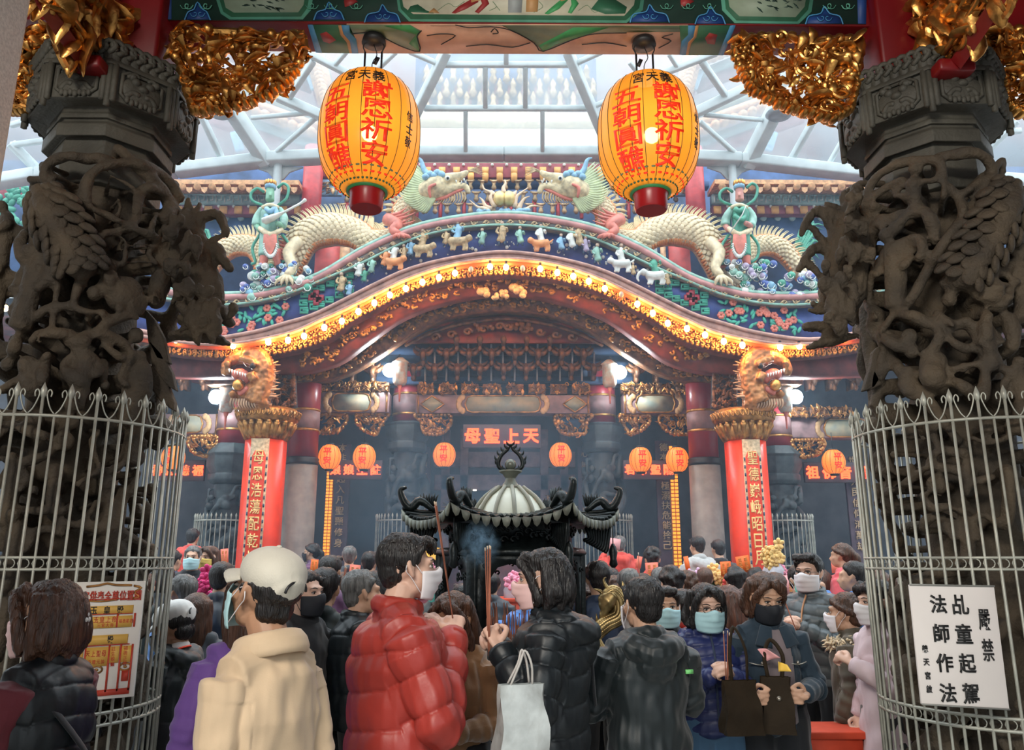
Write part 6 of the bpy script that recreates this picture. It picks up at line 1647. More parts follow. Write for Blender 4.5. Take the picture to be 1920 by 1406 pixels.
for k in range(6):
    a = k * PI / 3; d = V(math.cos(a), math.sin(a), 0); c = V(BX, BYc, 0); z = ze + .1
    q = MB(); q.tube([c + d * .52 + V(0, 0, z - .02), c + d * .62 + V(0, 0, z + .05), c + d * .68 + V(0, 0, z), c + d * .73 + V(0, 0, z + .04), c + d * .76 + V(0, 0, z + .12), c + d * .72 + V(0, 0, z + .14)], [.02, .03, .028, .026, .02, .01], 8, 4)
    for j in range(7): q.tube([c + d * (.53 + j * .012) + V(0, 0, z + .02), c + d * (.5 + j * .02) + V(0, 0, z + .09 + .01 * (j % 2))], [.018, .003], 5)
    q.build('corner_dragon', iron, bn, True)
    q = MB(); s_ = V(-math.sin(a), math.cos(a), 0)
    for j in range(9): rr = random.Random(k * 10 + j); q.tube([c + d * (.52 + .02 * j) + V(0, 0, ze - .03), c + d * (.54 + .015 * j) + V(0, 0, ze - .1 - .008 * j), c + d * (.5 + .018 * j) + V(0, 0, ze - .12 - .01 * j)], .014, 6, 3)
    q.build('corner_scroll', iron, bn, True)
    if k in (0, 3): pass
    q = MB(); q.tube([c + d * .7 + V(0, 0, ze), c + d * .7 + V(0, 0, ze - .14)], .004, 4); q.lathe([(.012, -.3), (.03, -.28), (.022, -.24), (.03, -.2), (.02, -.16), (.008, -.14)], c + d * .7 + V(0, 0, ze), 8); q.build('wind_bell', iron, bn, True)
# frieze, posts, arches, basin
zf0, zf1 = Zb(1042, -.4), ze - .02
b = MB(); b.lathe([(.5, zf0), (.52, zf0 + .02), (.5, zf0 + .05), (.42, zf0 + .06), (.42, zf1), (.46, zf1 + .05)], (BX, BYc, 0), 6, 0); b.build('frieze', iron, bn)
b = MB(); rr = random.Random(6)
for k in range(6):
    A, B_ = ring6(.43, 0, 0)[k], ring6(.43, 0, 0)[(k + 1) % 6]
    for j in range(14):
        u = (j + .5) / 14; p = A + (B_ - A) * u; z = rr.uniform(zf0 + .1, zf1 - .02); p = V(p[0], p[1], z)
        n = V((A + B_)[0] / 2 - BX, (A + B_)[1] / 2 - BYc, 0); n /= np.linalg.norm(n)
        e = (B_ - A) / np.linalg.norm(B_ - A); r = .03
        b.tube([p + n * .012 + e * r * math.cos(t) * (1 - t / 7) + V(0, 0, r * math.sin(t) * (1 - t / 7)) for t in range(6)], .009, 5)
b.build('frieze_scrolls', iron, bn, True)
zp0, zp1 = 1.12, zf0 + .01
for k in range(6):
    a = k * PI / 3; p = V(BX + .47 * math.cos(a), BYc + .47 * math.sin(a), 0)
    b = MB(); b.box(p + V(0, 0, (zp0 + zp1) / 2), (.07, .07, zp1 - zp0), rotz(a)); b.build('post', iron, bn, bevel=.008)
for k in range(6):
    A, B_ = ring6(.47, 0, 0)[k], ring6(.47, 0, 0)[(k + 1) % 6]
    n = V((A + B_)[0] / 2 - BX, (A + B_)[1] / 2 - BYc, 0); n /= np.linalg.norm(n)
    ol = []
    for u, v in ((0, 0), (0, 1), (1, 1), (1, 0), (.83, 0), (.83, .52), (.8, .72), (.68, .86), (.5, .9), (.32, .86), (.2, .72), (.17, .52), (.17, 0)):
        p = A + (B_ - A) * u; ol.append(V(p[0], p[1], zp0 + (zp1 - zp0) * v))
    b = MB(); b.poly(ol, n, .025); b.build('arch_panel', iron, bn)
    b = MB(); e = (B_ - A) / np.linalg.norm(B_ - A)
    for j in range(26):
        u, v = rr.uniform(.02, .98), rr.uniform(.05, .98)
        if .14 < u < .86 and v < .88 - abs(u - .5): continue
        p = A + (B_ - A) * u; p = V(p[0], p[1], zp0 + (zp1 - zp0) * v) + n * .03
        b.tube([p + e * .02 * math.cos(t) * (1 - t / 7) + V(0, 0, .02 * math.sin(t) * (1 - t / 7)) for t in range(6)], .007, 5)
    b.build('arch_scrolls', iron, bn, True)
b = MB(); b.lathe([(.34, .02), (.4, .1), (.3, .2), (.3, .5), (.44, .72), (.54, .95), (.58, 1.1), (.56, 1.14), (.5, 1.12), (.48, 1.08), (.0, 1.08)], (BX, BYc, 0), 36); b.build('basin', iron, bn, True)
b = MB(); b.lathe([(.47, 1.085), (0, 1.12)], (BX, BYc, 0), 24); b.build('ash_bed', mat('ash', (.3, .27, .24), .9, var=.3, scale=40), bn)
# finial
b = MB(); z0 = zt
b.lathe([(.09, z0), (.09, z0 + .012), (.06, z0 + .02), (.038, z0 + .05), (.034, z0 + .07), (.055, z0 + .1), (.08, z0 + .115), (.08, z0 + .125), (.04, z0 + .13)], (BX, BYc, 0), 20); b.build('finial_cup', mat('weathered_iron', (.16, .17, .14)), bn, 40)
b = MB(); b.ell((BX, BYc, z0 + .165), .04, None, 20, 14); b.build('finial_ball', mat('finial_ball', (.16, .17, .14), .35, .4, var=.1), bn, True)
b = MB()
for sx in (-1, 1):
    xs, zs = [.03, .075, .085, .062, .022, 0], [.125, .145, .185, .235, .27, .3]
    b.tube([(BX + sx * x, BYc, z0 + z) for x, z in zip(xs, zs)], [.011, .015, .016, .014, .012, .004], 8, 3)
    for k in range(8):
        t = k / 7; x = np.interp(t * 5, range(6), xs); z = np.interp(t * 5, range(6), zs)
        b.tube([(BX + sx * x, BYc, z0 + z), (BX + sx * (x + .024), BYc, z0 + z + .016), (BX + sx * (x + .028), BYc, z0 + z + .04)], [.01, .008, .001], 6, 2)
b.build('finial_flames', iron, bn, True)
# bronze dragon handle
c = P(1165, 1200, 4.7)
hd = empty('bronze_dragon_handle', (c[0], 4.7, .9), 'bronze dragon handle coiling up beside the man in the black hooded jacket', 'dragon handle', None, 'thing')
T = lambda L, Y=4.7: [P(x, y, Y) for x, y in L]
pp = smooth_path([V(BX + .48, 5.25, 1.0), V(BX + .66, 4.95, .84)] + T([(1165, 1320), (1150, 1270), (1158, 1235), (1128, 1225), (1112, 1195), (1135, 1170), (1160, 1155), (1163, 1130), (1150, 1112), (1138, 1120)]), 8)
b = MB(); b.tube(pp, np.interp(np.linspace(0, 1, len(pp)), [0, .2, .8, 1], [.05, .052, .04, .034]), 14); b.build('body', brz, hd, True)
t, A, B = frames(pp); b = MB()
for i in range(2, len(pp) - 2):
    for k in range(5):
        an = -PI / 2 + (k - 2) * .55 + (.27 if i % 2 else 0)
        d = V(1, 0, 0) * math.cos(an) * 0 + np.cross(t[i], V(0, 1, 0)) * math.sin((k - 2) * .5) + V(0, -1, 0) * math.cos((k - 2) * .5); d /= np.linalg.norm(d)
        e = np.cross(d, t[i]); b.ell(pp[i] + d * .046, (.013, .017, .005), np.stack([e, t[i], d], 1), 7, 5)
b.build('scaled_hide', brz, hd, True)
b = Clay()
for L, r in (([(1150, 1114), (1140, 1128), (1128, 1140)], [.04, .05, .03]), ([(1140, 1120), (1124, 1124)], [.04, .025]), ([(1142, 1134), (1132, 1150), (1126, 1158)], [.03, .02, .006]), ([(1145, 1125), (1125, 1108), (1112, 1104)], [.016, .012, .004]), ([(1150, 1116), (1136, 1098), (1132, 1086), (1140, 1080)], [.016, .013, .009, .003]), ([(1155, 1118), (1168, 1102), (1166, 1088)], [.018, .014, .004]), ([(1158, 1122), (1176, 1118), (1180, 1108)], [.016, .012, .003])):
    b.tube(T(L, 4.68), r, 8, 3)
b.cast('head', brz, hd, .007, 2)
b = MB()
for i in range(8, len(pp) - 6, 2):
    n = np.cross(t[i], V(0, 1, 0)); b.tube([pp[i] + n * .04, pp[i] + n * .075 + t[i] * .02], [.012, .002], 5)
b.build('fin', brz, hd, True)
# drifting incense smoke
def smoke(name, lo, hi, dens, scale, thr, col=(.78, .88, 1), kind='stuff', label=None, balls=None):
    m = bpy.data.materials.new(name); m.use_nodes = True; nt = m.node_tree; nt.nodes.clear()
    o_ = nt.nodes.new('ShaderNodeOutputMaterial'); v = nt.nodes.new('ShaderNodeVolumePrincipled')
    v.inputs['Color'].default_value = (*col, 1); v.inputs['Anisotropy'].default_value = .2
    if scale:
        tc = nt.nodes.new('ShaderNodeTexCoord'); n = nt.nodes.new('ShaderNodeTexNoise'); n.inputs['Scale'].default_value = scale; n.inputs['Detail'].default_value = 3; n.inputs['Distortion'].default_value = 1.0
        r = nt.nodes.new('ShaderNodeMapRange'); r.inputs[1].default_value = thr; r.inputs[2].default_value = .8; r.inputs[4].default_value = dens
        ln = nt.nodes.new('ShaderNodeVectorMath'); ln.operation = 'LENGTH'; g = nt.nodes.new('ShaderNodeMapRange'); g.inputs[1].default_value = 1; g.inputs[2].default_value = 0; g.inputs[3].default_value = 0; g.inputs[4].default_value = 1; mu = nt.nodes.new('ShaderNodeMath'); mu.operation = 'MULTIPLY'
        nt.links.new(tc.outputs['Object'], n.inputs['Vector']); nt.links.new(tc.outputs['Object'], ln.inputs[0]); nt.links.new(ln.outputs['Value'], g.inputs[0]); nt.links.new(n.outputs['Fac'], r.inputs[0]); nt.links.new(r.outputs[0], mu.inputs[0]); nt.links.new(g.outputs[0], mu.inputs[1]); nt.links.new(mu.outputs[0], v.inputs['Density'])
    else: v.inputs['Density'].default_value = dens
    nt.links.new(v.outputs[0], o_.inputs['Volume'])
    b = MB()
    if balls:
        b.ell((0, 0, 0), 1, None, 24, 16); o = b.build(name, m, kind=kind, label=label, cat='smoke'); o.location, o.scale = balls; return o
    else: lo, hi = np.array(lo, float), np.array(hi, float); b.box((lo + hi) / 2, hi - lo)
    return b.build(name, m, kind=kind, label=label, cat='smoke')
# ================================================================ people
skin = mat('skin', (.56, .33, .22), .5, var=.05, scale=20, spec=.4); skin2 = mat('skin_tan', (.42, .23, .14), .5, var=.05, scale=20, spec=.4); skin3 = mat('skin_fair', (.66, .42, .32), .5, var=.05, scale=20, spec=.4)
HAIR = {k: mat('hair_' + k, c, .34, var=.3, scale=60, stretch=(1, 1, .1), bump=.5, bscale=170) for k, c in dict(black=(.014, .012, .012), brown=(.075, .032, .017), auburn=(.11, .045, .028), grey=(.13, .13, .125)).items()}
CLOTH = {}
def cloth(name, col, rough=.75, bump=.07, bs=260, sheen=.2, var=.06):
    if name not in CLOTH: CLOTH[name] = mat('cloth_' + name, col, rough, var=var, scale=5, bump=bump, bscale=bs, sheen=sheen)
    return CLOTH[name]
nylon = lambda n, c: cloth(n, c, .46, .06, 40, 0, .05)
MASK = {k: mat('mask_' + k, c, .7, var=.03) for k, c in dict(blue=(.42, .66, .7), white=(.75, .72, .74), pink=(.78, .52, .5), black=(.012, .014, .02), teal=(.16, .6, .5), yellow=(.7, .5, .12)).items()}
eyew = mat('eye_white', (.6, .56, .52), .3, var=0); eyed = mat('eye_dark', (.015, .01, .008), .15, var=0); lipm = mat('lips', (.4, .16, .13), .5, var=0)
def RV(a, ax):
    return np.array(Matrix.Rotation(a, 3, Vector(ax)))
def hand(c, W, d, n, side, curl=1.0, k=1.0):
    """palm, four bent fingers of different lengths and a thumb from the side of the palm"""
    W, d, n = np.array(W, float), np.array(d, float), np.array(n, float)
    d /= np.linalg.norm(d); n = n - d * np.dot(n, d); n /= np.linalg.norm(n); s = np.cross(n, d) * side
    c.tube([W - d * .02 * k, W + d * .03 * k, W + d * .085 * k], [.026 * k, .036 * k, .038 * k], 10, 2, .5) if abs(n[2]) < 2 else None
    for i, (o, l) in enumerate(((-.03, .8), (-.01, .97), (.011, 1.0), (.031, .9))):
        p = W + d * .08 * k + s * o * k * -1; a = d.copy(); pts = [p - d * .015 * k, p]
        for j, L in enumerate((.042, .027, .022)):
            ang = curl * (1.25, 1.2, .8)[j] + (i - 1.5) * .06
            a = RV(ang, np.cross(d, n)) @ a if True else a
            pts.append(pts[-1] + a * L * l * k)
        c.tube(pts, [.0095 * k, .0098 * k, .0088 * k, .0082 * k, .0065 * k], 8, 2)
    b = W + d * .025 * k + s * .028 * k
    t1 = b + (d * .6 + s * .65 + n * .35 * curl) * .042 * k; t2 = t1 + (d * .85 + n * .6 * curl - s * .2) * .032 * k; t3 = t2 + (d * .7 + n * .7 * curl - s * .45 * curl) * .026 * k
    c.tube([b - s * .01 * k, b, t1, t2, t3], [.012 * k, .0145 * k, .0125 * k, .0105 * k, .008 * k], 8, 2)
ARMS = dict(down=((.235, -.03, 1.07), (.24, .05, .86)), pray=((.235, .07, 1.07), (.045, .25, 1.2)), high=((.22, .2, 1.14), (.04, .27, 1.33)), hang=((.235, -.01, 1.08), (.2, .19, 1.06)), pocket=((.26, -.06, 1.08), (.2, .06, .9)), low=((.225, .03, 1.06), (.06, .22, 1.05)), wave=((.28, .1, 1.2), (.16, .22, 1.42)))
def segd(co, a, b):
    a, b = np.array(a), np.array(b); ab = b - a; L2 = (ab ** 2).sum()
    t = np.clip(((co - a) @ ab) / L2, 0, 1)
    return np.linalg.norm(co - (a + t[:, None] * ab), axis=1), t
PEOPLE = []
def person(px, py, Y, f, label, H=None, floor=0.0, k=1.0, w=1.0, head=(0, 0, 0), hair='short', hcol='black', mask=None, glasses=False, sk=skin, jacket=None, quilt=0, arms=('down', 'down'), trouser=None, collar=True, hood=False, hem=.84, lod=1, fat=1.0, lean=0.0, group=None, hands=True, extra=None, eyes=True, cap=None, sleeve=None, curl=1.0, zip_=None, armr=1.0, hemr=None, male=True, big=1.0):
    hc = P(px, py, Y); g = (hc[2] - floor) / 1.53 if H is None else H / 1.65
    o = empty('person', (hc[0], Y, floor), label, 'person', group, 'thing', rz=-math.radians(f))
    vx = (.0055, .0085, .012, .016)[lod]
    q = lambda p: np.array(p, float) * g
    Z = (0, 0, 0)
    hk = .235 / .235 * big * k      # head keeps adult size
    piv = V(0, 0, 1.44) * g
    Rh = rotz(math.radians(-head[0])) @ rotx(math.radians(head[1])) @ roty(math.radians(head[2]))
    hc0 = V(0, .012, 1.53) * g
    h = lambda x, y, z: hc0 + Rh @ (V(x, y + .01, z) * hk)
    hr = lambda *r: tuple(a * hk for a in r)
    sw = (.185 if male else .165) * w
    # ---- skin: one continuous body
    c = Clay()
    c.ell(h(0, -.018, .028), hr(.074, .092, .09), Rh, 20, 14); c.ell(h(0, .03, -.03), hr(.06, .066, .078), Rh, 18, 12); c.ell(h(0, .05, -.085), hr(.036, .036, .026), Rh); c.ell(h(0, .02, -.07), hr(.054, .06, .036), Rh)
    c.tube([h(0, .082, .012), h(0, .1, -.018), h(0, .112, -.036)], hr(.011, .013, .016), 8, 2); c.ell(h(.014, .096, -.04), hr(.01, .012, .009)); c.ell(h(-.014, .096, -.04), hr(.01, .012, .009))
    c.tube([h(-.045, .07, .024), h(0, .088, .028), h(.045, .07, .024)], hr(.013, .013, .013), 8, 2)
    for s in (-1, 1):
        c.ell(h(s * .04, .06, -.025), hr(.022, .021, .022), Rh); e = h(s * .078, -.005, -.01)
        c.tube([h(s * .071, .008, -.032), h(s * .08, -.002, -.012), h(s * .083, -.012, .012), h(s * .074, -.004, .024), h(s * .07, .006, .01)], hr(.009, .009, .009, .009, .008), 7, 3); c.ell(h(s * .074, 0, -.004), hr(.007, .014, .024), Rh)
    c.tube([h(-.022, .087, -.062), h(0, .096, -.06), h(.022, .087, -.062)], hr(.007, .009, .007), 7, 2); c.tube([h(-.02, .087, -.074), h(0, .094, -.075), h(.02, .087, -.074)], hr(.006, .009, .006), 7, 2)
    c.tube([q((0, -.015, 1.34)), q((0, -.012, 1.4)), h(0, -.012, -.06)], [.062 * g, .054 * g, .052 * hk], 12, 3)
    c.tube([q((0, 0, .86)), q((0, 0, 1.05)), q((0, 0, 1.22)), q((0, -.01, 1.35))], [.135 * g, .12 * g, .138 * g, .07 * g], 14, 3, .6)
    c.tube([q((-sw * .9, -.01, 1.32)), q((sw * .9, -.01, 1.315))], .04 * g, 10)
    arm = []
    for s, a in zip((-1, 1), arms):
        E, W = (ARMS[a] if isinstance(a, str) else a[:2])
        S = V(s * sw, -.01, 1.315) * g; E = V(s * E[0] * w, E[1], E[2]) * g; W = V(s * W[0], W[1], W[2]) * g
        arm.append((s, S, E, W)); d = W - E; d /= np.linalg.norm(d)
        c.tube([S, E, W], [.036 * g, .034 * g, .027 * g], 10, 3)
        if hands:
            n = V(-s, .15, 0) if not (isinstance(a, tuple) and len(a) > 2) else np.array(a[2], float)
            dd = d if not (isinstance(a, tuple) and len(a) > 3) else np.array(a[3], float)
            if lod < 2: hand(c, W, dd, n, -s, curl, g * .98)
            else: c.ell(W + d * .05, .04 * g, None, 8, 6)
        else: c.ell(W + d * .03, .035 * g)
    for s in (-1, 1): c.tube([q((s * .085, 0, .88)), q((s * .095, .01, .48)), q((s * .095, -.02, .09)), q((s * .1, .09, .045))], [.082 * g, .058 * g, .042 * g, .036 * g], 9, 3)
    c.cast('body', sk, o, vx, 2 if lod < 2 else 1, None, Z)
    # ---- eyes, brows
    if eyes:
        for s in (-1, 1):
            ey = MB().ell(h(s * .031, .0815, .004), hr(.0125, .007, .0058), Rh, 10, 7).build('eye', eyew, o, True, Z); b = MB(); b.ell(h(s * .031, .0868, .0035), hr(.0058, .0036, .0055), Rh, 9, 6); b.build('iris', eyed, ey, True, Z)
            b = MB(); b.tube([h(s * .016, .086, .007), h(s * .031, .0895, .0105), h(s * .047, .081, .006)], hr(.002, .003, .002), 6, 3); b.build('eyelid', HAIR['black'], ey, True, Z)
            b = MB(); b.tube([h(s * .013, .094, .024), h(s * .033, .091, .03), h(s * .052, .076, .024)], hr(.003, .0045, .002), 6, 3, .6); b.build('eyebrow', HAIR['black'], o, True, Z)
    # ---- hair
    if hair:
        c = Clay()
        if hair == 'under':
            c.ell(h(0, -.034, .022), hr(.0775, .084, .06), Rh, 16, 12); c.ell(h(0, -.055, -.03), hr(.06, .048, .05), Rh, 14, 10)
            for s in (-1, 1): c.tube([h(s * .072, -.03, .03), h(s * .074, .012, .02), h(s * .072, .012, -.01)], hr(.012, .01, .005), 7, 2)
        elif hair != 'bald':
            c.ell(h(0, -.03, .04), hr(.082, .09, .088), Rh, 18, 12); c.ell(h(0, -.016, .072), hr(.078, .083, .056), Rh, 18, 12)
            c.ell(h(0, -.055, -.005), hr(.066, .055, .075), Rh, 14, 10)
        if hair in ('short', 'crop', 'fringe'):
            for s in (-1, 1): c.ell(h(s * .068, -.012, .035), hr(.018, .05, .04), Rh); c.tube([h(s * .06, .05, .075), h(s * .07, .02, .045), h(s * .074, .014, .01)], hr(.018, .016, .006), 8, 2)
            if hair == 'fringe':
                for i in range(9): x = (i - 4) * .014; c.tube([h(x, .05, .1), h(x * 1.15, .085, .085), h(x * 1.2 + .004 * (i % 3 - 1), .092, .052 - .006 * (i % 2))], hr(.018, .014, .004), 7, 2)
            elif hair == 'short':
                for i in range(7): x = (i - 3) * .017; c.tube([h(x, .045, .105), h(x + .005, .075, .1), h(x + .015, .085, .078)], hr(.02, .018, .006), 7, 2)
        if hair in ('bob', 'part', 'long', 'wavy'):
            bot = dict(bob=-.1, part=-.1, long=-.3, wavy=-.27)[hair]
            for i in range(15):
                a = PI * (.06 + .88 * i / 14) + PI; x, y = .083 * math.cos(a), .09 * math.sin(a) - .012; wv = .016 * math.sin(i * 2.1)
                c.tube([h(x * .85, y * .8, .075), h(x * 1.02, y, .02), h(x * 1.08 + wv, y * 1.04, (bot - .02) * .5), h(x * (1.12 if hair in ('long', 'wavy') else .98) - wv, y + .01, bot - .02 * (i % 3 == 0))], hr(.028, .026, .026, .012 if hair in ('long', 'wavy') else .018), 8, 3)
            for s in (-1, 1):
                c.tube([h(s * .02, .06, .105), h(s * .058, .07, .07), h(s * .078, .04, .01), h(s * .082, .02, -.07), h(s * .078, .02, max(bot, -.2))], hr(.022, .02, .02, .02, .012), 8, 3)
            if hair == 'bob':
                for i in range(7): x = (i - 3) * .016; c.tube([h(x, .05, .1), h(x * 1.2, .086, .08), h(x * 1.35, .088, .05)], hr(.018, .014, .005), 7, 2)
            else:
                for s in (-1, 1): c.tube([h(.015, .05, .112), h(.015 + s * .03, .082, .085), h(.01 + s * .062, .07, .05), h(s * .08, .045, .0)], hr(.018, .018, .017, .012), 8, 3)
        if hair in ('bun', 'tail'):
            for s in (-1, 1): c.tube([h(s * .03, .07, .08), h(s * .075, .03, .05), h(s * .072, -.05, .01), h(0, -.11, .02)], hr(.018, .02, .022, .02), 8, 3)
            if hair == 'bun': c.ell(h(0, -.125, .045), hr(.048, .042, .045), None, 12, 8); c.tube([h(.03, -.14, .06), h(-.03, -.16, .04), h(.01, -.14, .0)], hr(.02, .022, .016), 8, 3)
            else: c.tube([h(0, -.11, .03), h(0, -.15, -.02), h(.01, -.14, -.13), h(0, -.12, -.22)], hr(.03, .034, .03, .008), 9, 3)
        if hair == 'curly':
            rr = random.Random(int(px)); 
            for i in range(46):
                a, e = rr.uniform(0, 2 * PI), rr.uniform(-.4, 1.5); x, y, z = .085 * math.cos(a) * math.cos(e), .095 * math.sin(a) * math.cos(e) - .02, .05 + .085 * math.sin(e)
                if y > .05 and z < .07: continue
                c.ell(h(x, y, z), hr(.026, .026, .024), None, 7, 5)
        sd = px * 7.7
        def strands(co, n): return np.array([noise.noise(Vector((p[0] * 130 + sd, p[1] * 130, p[2] * 13))) * .0042 + noise.noise(Vector((p[0] * 30, p[1] * 30 + sd, p[2] * 8))) * .006 for p in co])
        c.cast('hair', HAIR[hcol], o, vx * (.9 if lod < 2 else 1), 2 if lod < 2 else 1, strands, Z)
    # ---- face mask
    if mask:
        gl_ = []
        for i, z in enumerate(np.linspace(-.106, -.012, 12)):
            row = []
            for a in np.linspace(-1.4, 1.4, 21):
                r = .083 + .024 * math.exp(-(a / .35) ** 2) * math.exp(-((z + .035) / .03) ** 2) + (.003 * math.cos(a) ** 2 * math.sin(i * PI / 1.5) if mask != 'black' else 0)
                u = (z + .055) / .055
                kx = 1 - .16 * max(0, -u) ** 1.5
                row.append(h(.96 * r * math.sin(a) * kx, .026 + r * math.cos(a) * (1 - .27 * max(0, -u) ** 2), z - .012 * math.cos(a) * max(0, -u) + (.014 * math.exp(-(a / .3) ** 2) if z > -.03 else 0)))
            gl_.append(row)
        b = MB(); b.sheet(gl_); m_ = b.build('face_mask', MASK[mask], o, True, Z); sm = m_.modifiers.new('t', 'SOLIDIFY'); sm.thickness = .003
        b = MB()
        for s in (-1, 1):
            e = gl_[-2][-1 if s > 0 else 0]; e2 = gl_[2][-1 if s > 0 else 0]
            b.tube([e, h(s * .078, .014, .012), h(s * .085, -.014, .014), h(s * .084, -.02, -.012), h(s * .078, .0, -.034), e2], .0016 * hk, 5, 3)
        b.build('ear_loop', MASK['white' if mask != 'black' else 'black'], m_, True, Z)
    else:
        b = MB(); b.tube([h(-.02, .0935, -.067), h(0, .102, -.067), h(.02, .0935, -.067)], hr(.004, .0055, .004), 6, 3); 
        if eyes: b.build('lips', lipm, o, True, Z)
    if glasses:
        b = MB(); dz = glasses if glasses is not True else 0
        for s in (-1, 1):
            b.tube([h(s * .032 + .021 * math.cos(t), .1 - abs(.021 * math.cos(t)) * .1, dz + .002 + .016 * math.sin(t)) for t in np.linspace(0, 2 * PI, 17)], .0017 * hk, 5); b.tube([h(s * .054, .092, dz + .006), h(s * .076, .04, dz + .006), h(s * .08, -.01, dz + .002)], .0017 * hk, 5)
        b.tube([h(-.011, .1, dz + .004), h(0, .104, dz + .007), h(.011, .1, dz + .004)], .0017 * hk, 5); b.build('glasses', mat('spectacle_frame', (.05, .05, .05), .3, .5, var=0), o, True, Z)
    # ---- jacket
    if jacket is not None:
        c = Clay(); F_ = fat
        hz = hem; hr_ = hemr or 1.0
        c.tube([q((0, 0, hz)), q((0, 0, hz + .08)), q((0, 0, 1.06)), q((0, 0, 1.22)), q((0, -.01, 1.33)), q((0, -.015, 1.385))], [.172 * g * F_ * hr_, .178 * g * F_ * hr_, .172 * g * F_, .182 * g * F_, .15 * g * F_, .082 * g], 24, 4, .72)
        c.tube([q((-sw * .88, -.012, 1.318)), q((0, -.015, 1.35)), q((sw * .88, -.012, 1.318))], [.068 * g * (.5 + F_ / 2), .075 * g, .068 * g * (.5 + F_ / 2)], 14, 3)
        ar = armr * (.55 + .45 * F_)
        c2 = Clay() if sleeve not in (None, False) else c
        for s, S, E, W in arm:
            d = W - E; d /= np.linalg.norm(d); We = W - d * .012
            if sleeve is not False: c2.tube([S, S + (E - S) * .5, E, E + (We - E) * .5, We], [.07 * g * ar, .066 * g * ar, .06 * g * ar, .054 * g * ar, .043 * g * ar], 14, 4)
        if collar: c.tube([q((.066 * math.cos(a), -.008 + .064 * math.sin(a), 1.4 + .012 * math.sin(a + PI))) for a in np.linspace(0, 2 * PI, 15)], .026 * g, 8, 2, 1.3, False)
        if hood: c.tube([q((-.1, .03, 1.385)), q((-.1, -.07, 1.36)), q((0, -.125, 1.315)), q((.1, -.07, 1.36)), q((.1, .03, 1.385))], [.035 * g, .055 * g, .075 * g, .055 * g, .035 * g], 12, 4); c.ell(q((0, -.12, 1.27)), (.1 * g, .06 * g, .08 * g))
        sdz = px * .37
        def fold(co, n):
            D = []
            for s, S, E, W in arm:
                d1, t1 = segd(co, S, E); d2, t2 = segd(co, E, W); L1, L2 = np.linalg.norm(E - S), np.linalg.norm(W - E)
                D.append((np.minimum(d1, d2), np.where(d1 < d2, t1 * L1, L1 + t2 * L2)))
            da = np.minimum(D[0][0], D[1][0]); u = np.where(D[0][0] < D[1][0], D[0][1], D[1][1])
            isarm = (da < .095 * g * ar) & (u > .05)
            hgt = np.zeros(len(co))
            if quilt:
                st = quilt * g
                ph = np.where(isarm, u / st, (co[:, 2] + .02 * np.sin(co[:, 0] * 9 + sdz)) / st)
                hgt += (np.abs(np.sin(PI * ph)) ** .38 - .75) * .0155 * (st / .085) ** .5
            hgt += np.array([noise.noise(Vector((p[0] * 9 + sdz, p[1] * 9, p[2] * 6))) * .012 + noise.noise(Vector((p[0] * 26, p[1] * 26 + sdz, p[2] * 11))) * .006 for p in co]) * (.8 if quilt else 1.25)
            if not quilt: hgt += np.where(isarm, .006 * np.sin(u * 95 + np.sin(co[:, 0] * 30) * 1.5) * np.exp(-((u - .28 * g) / .1) ** 2), .004 * np.sin(co[:, 2] * 38 + co[:, 0] * 24 + sdz))
            return hgt
        if sleeve not in (None, False):
            # a vest over a differently coloured shirt
            jk = c.cast('vest', jacket, o, vx, 2, fold, Z); quilt = 0; c2.cast('sleeves', sleeve, o, vx, 2, fold, Z)
        else: jk = c.cast('jacket', jacket, o, vx, 2 if lod < 2 else 1, fold, Z)
        if zip_: b = MB(); b.tube([q((0, .105 * F_ * .0 + y, z)) for y, z in ((.07, 1.4), (.118 * F_, 1.3), (.137 * F_, 1.2), (.132 * F_, 1.06), (.137 * F_, .92))], .006 * g, 6, 3); b.build('zip', zip_, jk, True, Z)
        if lod < 2:
            for s, S, E, W in arm:
                d = W - E; d /= np.linalg.norm(d); b = MB(); b.tube([W - d * .035, W - d * .004], [.046 * g * ar, .043 * g * ar], 14); b.build('cuff', sleeve or jacket, jk, True, Z)
    # ---- trousers, shoes
    c = Clay(); tm = trouser or CLOTH['jean']
    for s in (-1, 1): c.tube([q((s * .07, 0, .96)), q((s * .095, 0, .84)), q((s * .1, .012, .48)), q((s * .1, -.015, .1))], [.12 * g, .11 * g, .082 * g, .068 * g], 12, 3)
    c.ell(q((0, 0, .92)), (.165 * g, .125 * g, .1 * g))
    c.cast('trousers', tm, o, max(vx, .011), 1, lambda co, n: np.array([noise.noise(Vector((p[0] * 14, p[1] * 14, p[2] * 9))) * .008 for p in co]), Z)
    for s in (-1, 1):
        b = MB(); b.tube([q((s * .1, -.06, .045)), q((s * .1, .04, .05)), q((s * .105, .14, .035)), q((s * .105, .17, .03))], [.04 * g, .045 * g, .038 * g, .02 * g], 10, 2, .9); b.build('shoe', mat('shoe_dark', (.03, .03, .032), .5), o, True, Z)
    # ---- cap
    if cap:
        c = Clay(); c.ell(h(0, -.018, .062), hr(.086, .106, .07), Rh, 20, 14); c.tube([h(0, -.05, .06), h(0, -.1, .02)], hr(.07, .05), 12)
        cc = c.cast('cap_crown', cap, o, .006, 3, None, Z)
        g2 = []
        for t in np.linspace(0, 1, 7):
            row = []
            for a in np.linspace(-1.05, 1.05, 11): rx, ry = .084 + .012 * t, .082 + .085 * t; row.append(h(rx * math.sin(a), -.01 + ry * math.cos(a) * (1 if t == 0 else 1), .05 - .018 * t - .018 * (a / 1.05) ** 2))
            g2.append(row)
        b = MB(); b.sheet(g2); m_ = b.build('cap_visor', cap, cc, True, Z); sm = m_.modifiers.new('t', 'SOLIDIFY'); sm.thickness = .006
